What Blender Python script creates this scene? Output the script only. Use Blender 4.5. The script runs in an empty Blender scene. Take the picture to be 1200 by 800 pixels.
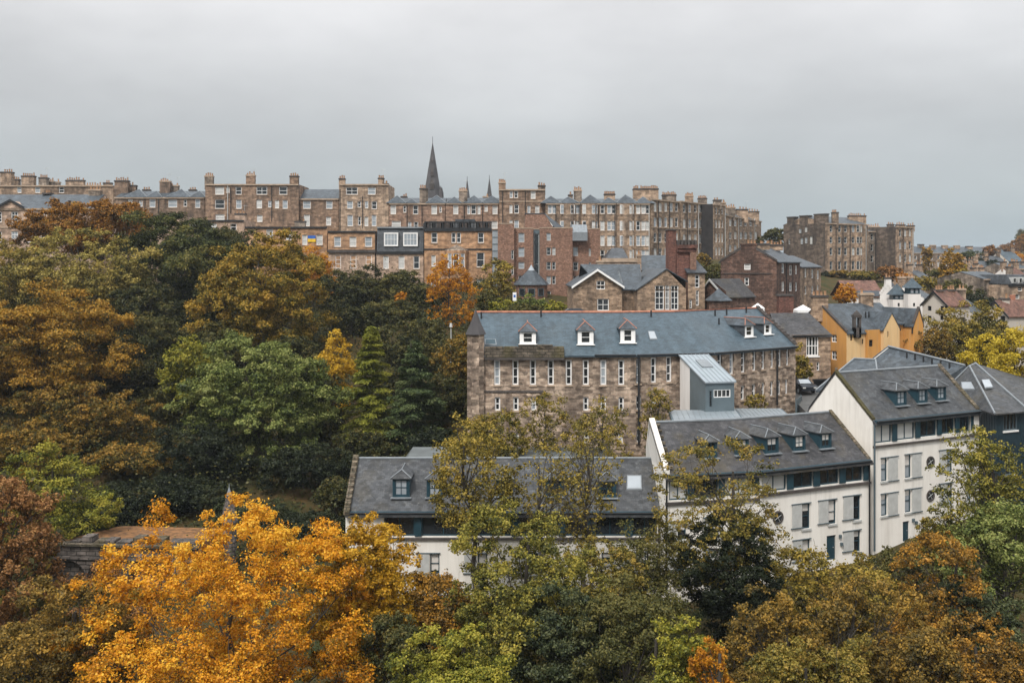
import bpy, math, random
import numpy as np
from mathutils import Vector as V

# ------------------------------------------------------------------ camera, sky, sun, exposure
SC = bpy.context.scene
COL = SC.collection
CZ, HZ, FP = 32.0, 310.0, 1200.0          # eye height, horizon row and focal length on the 1200 x 800 photograph
R = math.radians
cam = bpy.data.cameras.new("camera")
cam.sensor_width = 36.0
cam.lens = 36.0
cam.shift_y = -90.0 / 1200.0
cam.clip_start = 0.5
cam.clip_end = 9000
camo = bpy.data.objects.new("camera", cam)
COL.objects.link(camo)
camo.location = (0, 0, CZ)
camo.rotation_euler = (R(90), 0, 0)
SC.camera = camo

SUN_EL, SUN_AZ = R(52), R(205)            # sun hidden by cloud, behind the viewer
world = bpy.data.worlds.new("World")
SC.world = world
world.use_nodes = True
wn, wl = world.node_tree.nodes, world.node_tree.links
wn.clear()
wo = wn.new("ShaderNodeOutputWorld")
bg = wn.new("ShaderNodeBackground")
bg.inputs["Strength"].default_value = 0.1
sky = wn.new("ShaderNodeTexSky")
sky.sky_type = 'NISHITA'
sky.sun_disc = False
sky.sun_elevation = SUN_EL
sky.sun_rotation = SUN_AZ
tc = wn.new("ShaderNodeTexCoord")
sep = wn.new("ShaderNodeSeparateXYZ")
wl.new(tc.outputs["Generated"], sep.inputs[0])
ramp = wn.new("ShaderNodeValToRGB")       # the overcast layer: greyer blue low down, far brighter overhead
wl.new(sep.outputs["Z"], ramp.inputs[0])
cr = ramp.color_ramp
cr.elements[0].position = 0.0; cr.elements[0].color = (1.36, 1.74, 2.02, 1)
cr.elements[1].position = 1.0; cr.elements[1].color = (9.0, 9.0, 9.1, 1)
for p, c in ((0.07, (2.12, 2.27, 2.36)), (0.15, (2.92, 2.94, 2.95)), (0.25, (3.85, 3.80, 3.79)), (0.5, (6.2, 6.3, 6.4))):
    e = cr.elements.new(p); e.color = c + (1,)
mp = wn.new("ShaderNodeMapping")
mp.inputs["Scale"].default_value = (1.5, 1.5, 4.0)
wl.new(tc.outputs["Generated"], mp.inputs[0])
nz = wn.new("ShaderNodeTexNoise")
nz.inputs["Scale"].default_value = 2.3
nz.inputs["Detail"].default_value = 5
nz.inputs["Roughness"].default_value = 0.52
wl.new(mp.outputs[0], nz.inputs["Vector"])
mr = wn.new("ShaderNodeMapRange")
mr.inputs["From Min"].default_value = 0.3; mr.inputs["From Max"].default_value = 0.7
mr.inputs["To Min"].default_value = 0.87; mr.inputs["To Max"].default_value = 1.14
wl.new(nz.outputs["Fac"], mr.inputs["Value"])
mul = wn.new("ShaderNodeVectorMath"); mul.operation = 'SCALE'
wl.new(ramp.outputs["Color"], mul.inputs[0]); wl.new(mr.outputs[0], mul.inputs["Scale"])
mixw = wn.new("ShaderNodeMix"); mixw.data_type = 'RGBA'
mixw.inputs["Factor"].default_value = 0.94  # share of the sky that the cloud covers
wl.new(sky.outputs["Color"], mixw.inputs["A"]); wl.new(mul.outputs[0], mixw.inputs["B"])
wl.new(mixw.outputs["Result"], bg.inputs["Color"])
wl.new(bg.outputs[0], wo.inputs["Surface"])

sl = bpy.data.lights.new("sun", 'SUN')
sl.energy = 1.5
sl.angle = R(13)
sl.color = (1.0, 0.955, 0.89)
so = bpy.data.objects.new("sun", sl)
COL.objects.link(so)
_sd = V((math.sin(SUN_AZ) * math.cos(SUN_EL), math.cos(SUN_AZ) * math.cos(SUN_EL), math.sin(SUN_EL)))
so.rotation_euler = (-_sd).to_track_quat('-Z', 'Y').to_euler()
so.location = _sd * 300

SC.view_settings.view_transform = 'Standard'
SC.view_settings.look = 'None'
SC.view_settings.gamma = 1
SC.view_settings.exposure = 1.05
SC.view_settings.use_curve_mapping = False
SC.render.engine = 'CYCLES'
SC.cycles.max_bounces = 5
SC.cycles.diffuse_bounces = 2
SC.cycles.transmission_bounces = 3
SC.cycles.glossy_bounces = 2
SC.cycles.use_denoising = True

# ------------------------------------------------------------------ materials
def nmat(name):
    m = bpy.data.materials.new(name)
    m.use_nodes = True
    nt = m.node_tree
    b = nt.nodes["Principled BSDF"]
    return m, nt.nodes, nt.links, b

def inp(n, k, v): n.inputs[k].default_value = v

def c4(c): return (c[0], c[1], c[2], 1)

def mixrgb(N, L, a, b, fac, mode='MIX'):
    x = N.new("ShaderNodeMix"); x.data_type = 'RGBA'; x.blend_type = mode
    for k, s in (("A", a), ("B", b), ("Factor", fac)):
        if hasattr(s, "links"): L.new(s, x.inputs[k] if k != "Factor" else x.inputs[0])
        elif k == "Factor": x.inputs[0].default_value = s
        else: x.inputs[k].default_value = c4(s)
    return x.outputs["Result"]

def noise(N, L, vec, scale, detail=4, rough=0.6):
    n = N.new("ShaderNodeTexNoise")
    inp(n, "Scale", scale); inp(n, "Detail", detail); inp(n, "Roughness", rough)
    L.new(vec, n.inputs["Vector"])
    return n.outputs["Fac"]

def rng_map(N, L, v, a, b, c, d):
    m = N.new("ShaderNodeMapRange")
    for k, x in zip(("From Min", "From Max", "To Min", "To Max"), (a, b, c, d)): inp(m, k, x)
    L.new(v, m.inputs["Value"])
    return m.outputs[0]

def plain(name, col, rough=0.6, metal=0.0, var=0.12, scale=1.5, spec=0.5):
    m, N, L, b = nmat(name)
    t = N.new("ShaderNodeTexCoord")
    f = noise(N, L, t.outputs["Object"], scale, 5)
    f2 = rng_map(N, L, f, 0.3, 0.7, 1 - var, 1 + var)
    s = N.new("ShaderNodeVectorMath"); s.operation = 'SCALE'
    s.inputs[0].default_value = col
    L.new(f2, s.inputs["Scale"])
    L.new(s.outputs[0], b.inputs["Base Color"])
    inp(b, "Roughness", rough); inp(b, "Metallic", metal); inp(b, "Specular IOR Level", spec)
    return m

def masonry(name, c1, c2, mortar, bw, bh, stain=(0.05, 0.045, 0.04), stain_amt=0.55, mort=0.015, bump=0.5, offs=0.5, squash=1.0, tone=.3):
    """Coursed stone or brick laid in metres on the wall's UV, with soot and damp marks of their own shape."""
    m, N, L, b = nmat(name)
    uv = N.new("ShaderNodeUVMap")
    t = N.new("ShaderNodeTexCoord")
    # slightly wavy courses
    wob = N.new("ShaderNodeTexNoise"); inp(wob, "Scale", 0.9); inp(wob, "Detail", 2)
    L.new(uv.outputs[0], wob.inputs["Vector"])
    wv = N.new("ShaderNodeVectorMath"); wv.operation = 'MULTIPLY_ADD'
    L.new(wob.outputs["Color"], wv.inputs[0]); wv.inputs[1].default_value = (bh * .45, bh * .45, 0)
    L.new(uv.outputs[0], wv.inputs[2])
    br = N.new("ShaderNodeTexBrick")
    L.new(wv.outputs[0], br.inputs["Vector"])
    inp(br, "Scale", 1.0); inp(br, "Brick Width", bw); inp(br, "Row Height", bh); inp(br, "Mortar Size", mort)
    inp(br, "Bias", -0.1); inp(br, "Mortar Smooth", 0.3)
    br.offset = offs; br.squash = squash
    br.inputs["Color1"].default_value = c4(c1); br.inputs["Color2"].default_value = c4(c2); br.inputs["Mortar"].default_value = c4(mortar)
    # stone to stone variation
    f = noise(N, L, t.outputs["Object"], 1.1 / max(bw, .3), 3, 0.7)
    v1 = rng_map(N, L, f, 0.3, 0.7, 0.62, 1.38)
    # single stones differ in tone
    vs = N.new("ShaderNodeMapping"); vs.inputs["Scale"].default_value = (.9 / bw, .9 / bh, 1)
    L.new(wv.outputs[0], vs.inputs[0])
    vo = N.new("ShaderNodeTexVoronoi"); inp(vo, "Scale", 1.0); inp(vo, "Randomness", .6)
    L.new(vs.outputs[0], vo.inputs["Vector"])
    vsep = N.new("ShaderNodeSeparateColor"); L.new(vo.outputs["Color"], vsep.inputs[0])
    v2 = rng_map(N, L, vsep.outputs[0], 0, 1, 1 - tone, 1 + tone)
    vm = N.new("ShaderNodeMath"); vm.operation = 'MULTIPLY'
    L.new(v1, vm.inputs[0]); L.new(v2, vm.inputs[1])
    s = N.new("ShaderNodeVectorMath"); s.operation = 'SCALE'
    L.new(br.outputs["Color"], s.inputs[0]); L.new(vm.outputs[0], s.inputs["Scale"])
    # vertical soot runs and patches
    mpn = N.new("ShaderNodeMapping"); mpn.inputs["Scale"].default_value = (0.55, 0.55, 0.16)
    L.new(t.outputs["Object"], mpn.inputs[0])
    g = noise(N, L, mpn.outputs[0], 1.0, 6, 0.65)
    sm = rng_map(N, L, g, 0.44, 0.64, 0.0, stain_amt)
    o = mixrgb(N, L, s.outputs[0], stain, sm)
    L.new(o, b.inputs["Base Color"])
    inp(b, "Roughness", 0.9); inp(b, "Specular IOR Level", 0.2)
    bp = N.new("ShaderNodeBump"); inp(bp, "Strength", bump); inp(bp, "Distance", 0.03)
    L.new(br.outputs["Fac"], bp.inputs["Height"]); bp.invert = True
    L.new(bp.outputs[0], b.inputs["Normal"])
    return m

def slate(name, c1, c2, bw=0.32, bh=0.24, moss=0.0, rough=0.55, speck=0.0, var=0.25):
    m, N, L, b = nmat(name)
    uv = N.new("ShaderNodeUVMap"); t = N.new("ShaderNodeTexCoord")
    br = N.new("ShaderNodeTexBrick")
    L.new(uv.outputs[0], br.inputs["Vector"])
    inp(br, "Scale", 1.0); inp(br, "Brick Width", bw); inp(br, "Row Height", bh); inp(br, "Mortar Size", 0.012)
    br.inputs["Color1"].default_value = c4(c1); br.inputs["Color2"].default_value = c4(c2)
    br.inputs["Mortar"].default_value = c4([x * .55 for x in c1])
    f = noise(N, L, t.outputs["Object"], 0.5, 6, 0.65)
    v1 = rng_map(N, L, f, 0.3, 0.7, 1 - var, 1 + var)
    s = N.new("ShaderNodeVectorMath"); s.operation = 'SCALE'
    L.new(br.outputs["Color"], s.inputs[0]); L.new(v1, s.inputs["Scale"])
    # slates replaced over the years, and streaks down the slope
    vs = N.new("ShaderNodeMapping"); vs.inputs["Scale"].default_value = (.8 / bw, .8 / bh, 1); L.new(uv.outputs[0], vs.inputs[0])
    vo = N.new("ShaderNodeTexVoronoi"); inp(vo, "Scale", 1.0); L.new(vs.outputs[0], vo.inputs["Vector"])
    vsep = N.new("ShaderNodeSeparateColor"); L.new(vo.outputs["Color"], vsep.inputs[0])
    st = N.new("ShaderNodeMapping"); st.inputs["Scale"].default_value = (1.6, .12, 1); L.new(uv.outputs[0], st.inputs[0])
    gs = noise(N, L, st.outputs[0], 1.0, 5, .65)
    vm = N.new("ShaderNodeMath"); vm.operation = 'MULTIPLY'
    L.new(rng_map(N, L, vsep.outputs[0], 0, 1, 1 - var * 1.3, 1 + var * 1.3), vm.inputs[0]); L.new(rng_map(N, L, gs, .3, .7, 1 - var * .9, 1 + var * .9), vm.inputs[1])
    s2 = N.new("ShaderNodeVectorMath"); s2.operation = 'SCALE'; L.new(s.outputs[0], s2.inputs[0]); L.new(vm.outputs[0], s2.inputs["Scale"])
    o = s2.outputs[0]
    if speck:
        g = noise(N, L, t.outputs["Object"], 3.2, 3, 0.8)
        o = mixrgb(N, L, o, (0.19, 0.185, 0.175), rng_map(N, L, g, 0.58, 0.75, 0, speck))
    if moss:
        g = noise(N, L, t.outputs["Object"], 0.35, 6, 0.7)
        o = mixrgb(N, L, o, (0.10, 0.075, 0.03), rng_map(N, L, g, 0.5, 0.72, 0, moss))
    L.new(o, b.inputs["Base Color"])
    inp(b, "Roughness", rough); inp(b, "Specular IOR Level", 0.35)
    bp = N.new("ShaderNodeBump"); inp(bp, "Strength", 0.35); inp(bp, "Distance", 0.02)
    L.new(br.outputs["Fac"], bp.inputs["Height"]); bp.invert = True
    L.new(bp.outputs[0], b.inputs["Normal"])
    return m

def harl(name, col, dirt=(0.36, 0.32, 0.27), amt=0.35):
    m, N, L, b = nmat(name)
    t = N.new("ShaderNodeTexCoord")
    mpn = N.new("ShaderNodeMapping"); mpn.inputs["Scale"].default_value = (0.9, 0.9, 0.14)
    L.new(t.outputs["Object"], mpn.inputs[0])
    g = noise(N, L, mpn.outputs[0], 1.3, 6, 0.65)
    o = mixrgb(N, L, col, dirt, rng_map(N, L, g, 0.45, 0.8, 0.0, amt))
    h = noise(N, L, t.outputs["Object"], 0.35, 3, 0.5)
    o = mixrgb(N, L, o, dirt, rng_map(N, L, h, 0.5, 0.8, 0.0, amt * .6))
    mp2 = N.new("ShaderNodeMapping"); mp2.inputs["Scale"].default_value = (2.6, 2.6, 0.10)
    L.new(t.outputs["Object"], mp2.inputs[0])
    g2 = noise(N, L, mp2.outputs[0], 1.0, 5, 0.6)
    o = mixrgb(N, L, o, (.30, .285, .24), rng_map(N, L, g2, 0.55, 0.75, 0.0, amt * .8))
    L.new(o, b.inputs["Base Color"])
    inp(b, "Roughness", 0.92); inp(b, "Specular IOR Level", 0.15)
    k = noise(N, L, t.outputs["Object"], 14, 3, 0.7)
    bp = N.new("ShaderNodeBump"); inp(bp, "Strength", 0.25); inp(bp, "Distance", 0.02)
    L.new(k, bp.inputs["Height"]); L.new(bp.outputs[0], b.inputs["Normal"])
    return m

M = {}
SOOT = (0.045, 0.038, 0.034)
M['brown_stone'] = masonry('brown_stone', (0.306, 0.206, 0.140), (0.213, 0.140, 0.098), (.24, .17, .125), .75, .33, SOOT, .7)
M['rose_stone'] = masonry('rose_stone', (0.331, 0.215, 0.152), (0.237, 0.150, 0.109), (.25, .175, .13), .75, .33, SOOT, .6)
M['umber_stone'] = masonry('umber_stone', (0.256, 0.177, 0.125), (0.181, 0.125, 0.090), (.19, .14, .105), .75, .33, SOOT, .8)
M['tan_stone'] = masonry('tan_stone', (0.402, 0.288, 0.202), (0.270, 0.190, 0.132), (.27, .20, .15), .75, .33, SOOT, .75)
M['buff_stone'] = masonry('buff_stone', (0.450, 0.330, 0.234), (0.318, 0.228, 0.162), (.30, .22, .165), .75, .33, SOOT, .65)
M['grey_stone'] = masonry('grey_stone', (0.300, 0.240, 0.186), (0.198, 0.158, 0.126), (.18, .145, .12), .8, .35, SOOT, .85)
M['pink_stone'] = masonry('pink_stone', (.46, .33, .245), (.39, .275, .20), (.30, .23, .18), .8, .33, (.14, .10, .08), .45, bump=.25)
M['orange_stone'] = masonry('orange_stone', (.44, .265, .15), (.365, .21, .12), (.30, .20, .13), .8, .33, (.14, .10, .08), .45, bump=.25)
M['dark_grey_stone'] = masonry('dark_grey_stone', (.15, .115, .09), (.10, .08, .065), (.10, .08, .07), .8, .35, SOOT, .85)
M['rubble'] = masonry('rubble', (.43, .33, .25), (.19, .135, .10), (.34, .27, .21), .62, .27, (.055, .042, .036), .55, .03, .8, .37, tone=.5)
M['warm_rubble'] = masonry('warm_rubble', (.37, .26, .175), (.23, .155, .105), (.28, .21, .155), .6, .26, SOOT, .5, .03, .7, .4, tone=.4)
M['dark_red_stone'] = masonry('dark_red_stone', (.17, .095, .07), (.10, .058, .046), (.16, .115, .09), .55, .25, (.02, .018, .018), .65, .03, .7, .4)
M['red_brick'] = masonry('red_brick', (.25, .138, .095), (.185, .10, .07), (.24, .16, .12), .23, .078, (.09, .06, .05), .35, .01, .2)
M['old_brick'] = masonry('old_brick', (.19, .075, .055), (.115, .05, .04), (.14, .10, .08), .24, .08, (.02, .02, .02), .6, .01, .3)
M['mossy_stone'] = masonry('mossy_stone', (.17, .135, .10), (.10, .085, .06), (.06, .055, .04), .55, .3, (.055, .047, .014), .6, .04, .9, .4)
M['parapet_stone'] = masonry('parapet_stone', (.13, .105, .08), (.065, .055, .045), (.05, .045, .035), .55, .25, (.085, .075, .02), .6, .04, .9, .4, tone=.5)
M['ruin_stone'] = masonry('ruin_stone', (.16, .135, .12), (.09, .078, .07), (.05, .045, .04), .7, .32, (.04, .04, .035), .6, .04, .9, .4)
M['cream_harl'] = harl('cream_harl', (.80, .765, .71), amt=.42)
M['grey_harl'] = harl('grey_harl', (.50, .455, .40))
M['white_harl'] = harl('white_harl', (.72, .69, .66))
M['orange_harl'] = harl('orange_harl', (.56, .285, .085), (.32, .15, .05), .6)
M['straw_harl'] = harl('straw_harl', (.70, .485, .25), (.54, .31, .13), .55)
M['blue_slate'] = slate('blue_slate', (.060, .090, .112), (.050, .077, .097), .3, .2, .10, .5, 0, .17)
M['grey_slate'] = slate('grey_slate', (.064, .068, .073), (.038, .041, .045), .3, .22, .3, .6, .6)
M['warm_slate'] = slate('warm_slate', (.056, .055, .058), (.034, .034, .037), .3, .22, .45, .6, .45)
M['old_slate'] = slate('old_slate', (.062, .077, .091), (.042, .053, .064), .35, .28, .12, .5, .25)
M['dark_slate'] = slate('dark_slate', (.055, .062, .07), (.038, .043, .05), .35, .28, 0, .5, .1)
M['red_tile'] = slate('red_tile', (.165, .082, .06), (.115, .06, .047), .3, .3, .35, .8, .2)
M['rear_lead'] = plain('rear_lead', (.10, .112, .112), .6, .0, .3, .5)
M['lead'] = plain('lead', (.19, .21, .225), .5, .0, .18, 2)
M['zinc'] = plain('zinc', (.31, .355, .385), .38, .35, .10, .8)
M['zinc_wall'] = plain('zinc_wall', (.115, .15, .168), .45, .2, .12, .9)
M['dark_zinc'] = plain('dark_zinc', (.10, .135, .155), .5, .2, .12, .9)
M['teal_paint'] = plain('teal_paint', (.013, .043, .060), .45, 0, .2, 2)
M['teal_board'] = plain('teal_board', (.012, .03, .042), .55, 0, .3, 3)
M['white_paint'] = plain('white_paint', (.80, .79, .77), .45, 0, .06, 3)
M['grey_paint'] = plain('grey_paint', (.47, .475, .46), .6, 0, .12, 2.5)
M['black_paint'] = plain('black_paint', (.015, .016, .018), .45, 0, .3, 2)
M['black_stone'] = plain('black_stone', (.028, .025, .025), .95, 0, .5, .8)  # near-black stone, uneven in tone, for one side wall
M['dark_stone'] = plain('dark_stone', (.065, .055, .05), .9, 0, .4, 1.2)
M['trim_stone'] = plain('trim_stone', (.36, .27, .195), .9, 0, .3, 1.2)
M['spire_stone'] = plain('spire_stone', (.062, .058, .06), .9, 0, .35, .4)
M['clay'] = plain('clay', (.36, .20, .105), .8, 0, .3, 2)
M['ridge_tile'] = plain('ridge_tile', (.40, .165, .10), .75, 0, .35, 2)
M['moss'] = plain('moss', (.05, .042, .012), .95, 0, .5, 3)
M['leaf_litter'] = plain('leaf_litter', (.16, .075, .025), .95, 0, .7, 2.5)
M['glass'] = plain('glass', (.018, .022, .026), .06, 0, .3, .6, .8)
M['sky_tinted_glass'] = plain('sky_tinted_glass', (.30, .335, .365), .12, 0, .15, .6, .9)  # pale base colour stands in for the sky reflected in the pane
M['pale_pane'] = plain('pale_pane', (.52, .52, .50), .25, 0, .15, .6, .6)
M['curtain'] = plain('curtain', (.60, .57, .53), .6, 0, .1, 3)
M['curtain_red'] = plain('curtain_red', (.6, .13, .03), .8, 0, .1, 3)
M['flag_blue'] = plain('flag_blue', (.02, .11, .42), .7, 0, .05, 3)
M['flag_yellow'] = plain('flag_yellow', (.75, .48, .02), .7, 0, .05, 3)
M['sign_white'] = plain('sign_white', (.8, .8, .8), .4, 0, .03, 3)
M['asphalt'] = plain('asphalt', (.085, .085, .082), .9, 0, .25, 1.2)
M['wood_rail'] = plain('wood_rail', (.20, .135, .08), .8, 0, .3, 3)
M['bark'] = plain('bark', (.05, .042, .034), .9, 0, .35, 2)
M['pale_bark'] = plain('pale_bark', (.17, .145, .12), .9, 0, .35, 2)
M['car_dark'] = plain('car_dark', (.025, .03, .038), .2, .3, .05, 2)
M['car_grey'] = plain('car_grey', (.16, .17, .18), .25, .4, .05, 2)
M['rubber'] = plain('rubber', (.02, .02, .02), .8, 0, .2, 2)

# ------------------------------------------------------------------ geometry helpers
def gx(px, Y): return (px - 600.0) / FP * Y
def gz(py, Y): return CZ - (py - HZ) / FP * Y
def at(px, py, Y): return V((gx(px, Y), Y, gz(py, Y)))
def P2(px, Y): return V((gx(px, Y), Y))

class MB:
    def __init__(s): s.v, s.f, s.m, s.uv = [], [], [], []
    def poly(s, pts, mat=0, uvs=None):
        i = len(s.v)
        pts = [V(p) for p in pts]
        s.v += [tuple(p) for p in pts]
        s.f.append(tuple(range(i, i + len(pts)))); s.m.append(mat)
        if uvs is None:
            n = V((0, 0, 0))
            for k in range(len(pts)):
                a, b = pts[k], pts[(k + 1) % len(pts)]
                n += a.cross(b)
            n = n.normalized() if n.length > 1e-9 else V((0, 0, 1))
            t = V((-n.y, n.x, 0))
            t = t.normalized() if t.length > 0.04 else V((1, 0, 0))
            b = n.cross(t)
            uvs = [(p.dot(t), p.dot(b)) for p in pts]
        s.uv += uvs
    def hexa(s, c, mat=0):
        """c: eight corners, bottom ring then top ring, each counter-clockwise seen from above"""
        for q in ((3, 2, 1, 0), (4, 5, 6, 7), (0, 1, 5, 4), (1, 2, 6, 5), (2, 3, 7, 6), (3, 0, 4, 7)):
            s.poly([c[k] for k in q], mat)
    def box(s, x0, x1, y0, y1, z0, z1, mat=0):
        s.hexa([V((x0, y0, z0)), V((x1, y0, z0)), V((x1, y1, z0)), V((x0, y1, z0)),
                V((x0, y0, z1)), V((x1, y0, z1)), V((x1, y1, z1)), V((x0, y1, z1))], mat)
    def fbox(s, F, u0, u1, z0, z1, w0, w1, mat=0):
        """box in a facade's frame: u along, z up, w outwards"""
        P = F.P
        s.hexa([P(u0, z0, w1), P(u1, z0, w1), P(u1, z0, w0), P(u0, z0, w0),
                P(u0, z1, w1), P(u1, z1, w1), P(u1, z1, w0), P(u0, z1, w0)], mat)
    def slab(s, pts, th, mat=0):
        """pts: counter-clockwise from above; a slab th thick below it"""
        dn = V((0, 0, -th))
        pts = [V(p) for p in pts]
        s.poly(pts, mat)
        lo = [p + dn for p in pts]
        s.poly(lo[::-1], mat)
        k = len(pts)
        for i in range(k):
            j = (i + 1) % k
            s.poly([pts[i], lo[i], lo[j], pts[j]], mat)
    def prism(s, foot, z0, z1, mat=0, cap=True):
        """foot: list of xy, counter-clockwise"""
        k = len(foot)
        for i in range(k):
            a, b = foot[i], foot[(i + 1) % k]
            s.poly([(a[0], a[1], z0), (b[0], b[1], z0), (b[0], b[1], z1), (a[0], a[1], z1)], mat)
        if cap:
            s.poly([(a[0], a[1], z1) for a in foot], mat)
            s.poly([(a[0], a[1], z0) for a in foot[::-1]], mat)
    def cone(s, foot, z0, apex, mat=0):
        k = len(foot)
        for i in range(k):
            a, b = foot[i], foot[(i + 1) % k]
            s.poly([(a[0], a[1], z0), (b[0], b[1], z0), apex], mat)
        s.poly([(a[0], a[1], z0) for a in foot[::-1]], mat)
    def tube(s, pts, rad, n=6, mat=0):
        rings = []
        pts = [V(p) for p in pts]
        for i, p in enumerate(pts):
            d = (pts[min(i + 1, len(pts) - 1)] - pts[max(i - 1, 0)])
            d = d.normalized() if d.length > 1e-9 else V((0, 0, 1))
            a = d.cross(V((1, 0, 0)) if abs(d.x) < .8 else V((0, 1, 0))).normalized(); b = d.cross(a)
            r = rad[i] if hasattr(rad, '__len__') else rad
            rings.append([p + (a * math.cos(t) + b * math.sin(t)) * r for t in [2 * math.pi * k / n for k in range(n)]])
        for i in range(len(rings) - 1):
            for k in range(n):
                j = (k + 1) % n
                s.poly([rings[i][k], rings[i][j], rings[i + 1][j], rings[i + 1][k]], mat)
        s.poly(rings[0][::-1], mat); s.poly(rings[-1], mat)
    def build(s, name, mats, parent=None, origin=None, smooth=False):
        me = bpy.data.meshes.new(name)
        o0 = V(origin) if origin is not None else (V(parent['_o']) if parent is not None and '_o' in parent else V((0, 0, 0)))
        ox, oy, oz = o0
        me.from_pydata([(x - ox, y - oy, z - oz) for x, y, z in s.v], [], s.f)
        if not isinstance(mats, (list, tuple)): mats = [mats]
        for m in mats: me.materials.append(M[m] if isinstance(m, str) else m)
        me.polygons.foreach_set("material_index", s.m)
        ul = me.uv_layers.new(name="UVMap")
        ul.data.foreach_set("uv", [x for t in s.uv for x in t])
        if smooth: me.polygons.foreach_set("use_smooth", [True] * len(s.f))
        me.update()
        o = bpy.data.objects.new(name, me)
        COL.objects.link(o)
        if parent is not None:
            o.parent = parent
            o['_o'] = (ox, oy, oz)
        elif origin is not None:
            o.location = o0
        return o

def tag(o, label=None, cat=None, group=None, kind=None):
    for k, v in (('label', label), ('category', cat), ('group', group), ('kind', kind)):
        if v: o[k] = v
    return o

def root(name, loc, label, cat, group=None):
    o = bpy.data.objects.new(name, None)
    o.empty_display_size = 0.5
    COL.objects.link(o)
    o.location = loc
    o['_o'] = tuple(loc)
    return tag(o, label, cat, group)

class Facade:
    """a vertical wall plane from A to B (plan points); outside is on the right-hand side of A->B seen from above"""
    def __init__(s, A, B):
        s.A, s.B = V(A).to_2d(), V(B).to_2d()
        s.L = (s.B - s.A).length
        s.d = (s.B - s.A) / s.L
        s.n = V((s.d.y, -s.d.x))
    def P(s, u, z, w=0.0):
        q = s.A + s.d * u + s.n * w
        return V((q.x, q.y, z))
    def uz(s, px, py):
        k = (px - 600.0) / FP
        u = (k * s.A.y - s.A.x) / (s.d.x - k * s.d.y)
        Y = s.A.y + u * s.d.y
        return u, gz(py, Y)
    def op(s, px0, px1, py0, py1):
        """opening from photo columns / rows (rows read at the middle column)"""
        u0, _ = s.uz(px0, HZ); u1, _ = s.uz(px1, HZ)
        pm = (px0 + px1) / 2
        return (u0, u1, s.uz(pm, py1)[1], s.uz(pm, py0)[1])

def wall(mb, F, z0, z1, ops=(), rec=0.2, mat=0, z1b=None):
    """wall panel with real recessed openings; z1b = top at the B end when the top slopes"""
    e = 1e-4
    ops = [(max(a, .05), min(b, F.L - .05), max(c, z0 + .02), min(d, z1 - .02)) for a, b, c, d in ops]
    ops = [o for o in ops if o[1] - o[0] > .05 and o[3] - o[2] > .05]
    us = sorted({0.0, F.L} | {x for o in ops for x in o[:2]})
    zs = sorted({z0, z1} | {x for o in ops for x in o[2:]})
    for i in range(len(us) - 1):
        if us[i + 1] - us[i] < e: continue
        um = (us[i] + us[i + 1]) / 2
        j = 0
        while j < len(zs) - 1:
            zm = (zs[j] + zs[j + 1]) / 2
            hole = any(o[0] < um < o[1] and o[2] < zm < o[3] for o in ops)
            k = j
            while not hole and k + 1 < len(zs) - 1:
                z2 = (zs[k + 1] + zs[k + 2]) / 2
                if any(o[0] < um < o[1] and o[2] < z2 < o[3] for o in ops): break
                k += 1
            if not hole and zs[k + 1] - zs[j] > e:
                a, b, c, d = us[i], us[i + 1], zs[j], zs[k + 1]
                mb.poly([F.P(a, c), F.P(b, c), F.P(b, d), F.P(a, d)], mat, [(a, c), (b, c), (b, d), (a, d)])
            j = k + 1
    for a, b, c, d in ops:
        P = F.P
        mb.poly([P(a, c), P(a, c, -rec), P(a, d, -rec), P(a, d)][::-1], mat)
        mb.poly([P(b, c), P(b, d), P(b, d, -rec), P(b, c, -rec)][::-1], mat)
        mb.poly([P(a, d), P(a, d, -rec), P(b, d, -rec), P(b, d)][::-1], mat)
        mb.poly([P(a, c), P(b, c), P(b, c, -rec), P(a, c, -rec)][::-1], mat)
    return ops

def window(parent, F, op, fm='white_paint', fw=.09, nx=1, ny=2, rec=.2, glass='glass', sill=None, rows=None, near=False, dep=.07, blind=None, name='window'):
    a, b, c, d = op
    mb = MB()
    w0 = -rec + .02
    w1 = w0 + dep
    if near:
        g = MB(); g.poly([F.P(a, c, w0 + .004), F.P(b, c, w0 + .004), F.P(b, d, w0 + .004), F.P(a, d, w0 + .004)])
    else:
        mb.poly([F.P(a, c, w0 + .004), F.P(b, c, w0 + .004), F.P(b, d, w0 + .004), F.P(a, d, w0 + .004)], 1)
    mb.fbox(F, a, b, c, c + fw, w0, w1); mb.fbox(F, a, b, d - fw, d, w0, w1)
    mb.fbox(F, a, a + fw, c + fw, d - fw, w0, w1); mb.fbox(F, b - fw, b, c + fw, d - fw, w0, w1)
    bw = fw * .62
    for i in range(1, nx):
        u = a + (b - a) * i / nx
        mb.fbox(F, u - bw / 2, u + bw / 2, c + fw, d - fw, w0, w1 - .012)
    rr = rows if rows else [i / ny for i in range(1, ny)]
    for r in rr:
        z = c + (d - c) * r
        mb.fbox(F, a + fw, b - fw, z - bw / 2, z + bw / 2, w0, w1 - .006)
    o = mb.build(name, [fm, glass], parent)
    if near: g.build('pane', glass, o)
    if blind:
        bm = MB(); z = d - (d - c) * blind[1]
        bm.fbox(F, a + fw, b - fw, z, d - fw, w0 + .008, w0 + .014)
        bm.build('blind', blind[0], o)
    if sill:
        sb = MB(); sb.fbox(F, a - .08, b + .08, c - .14, c - .004, -.02, .09)
        sb.build('sill', sill, o)
    return o

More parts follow.
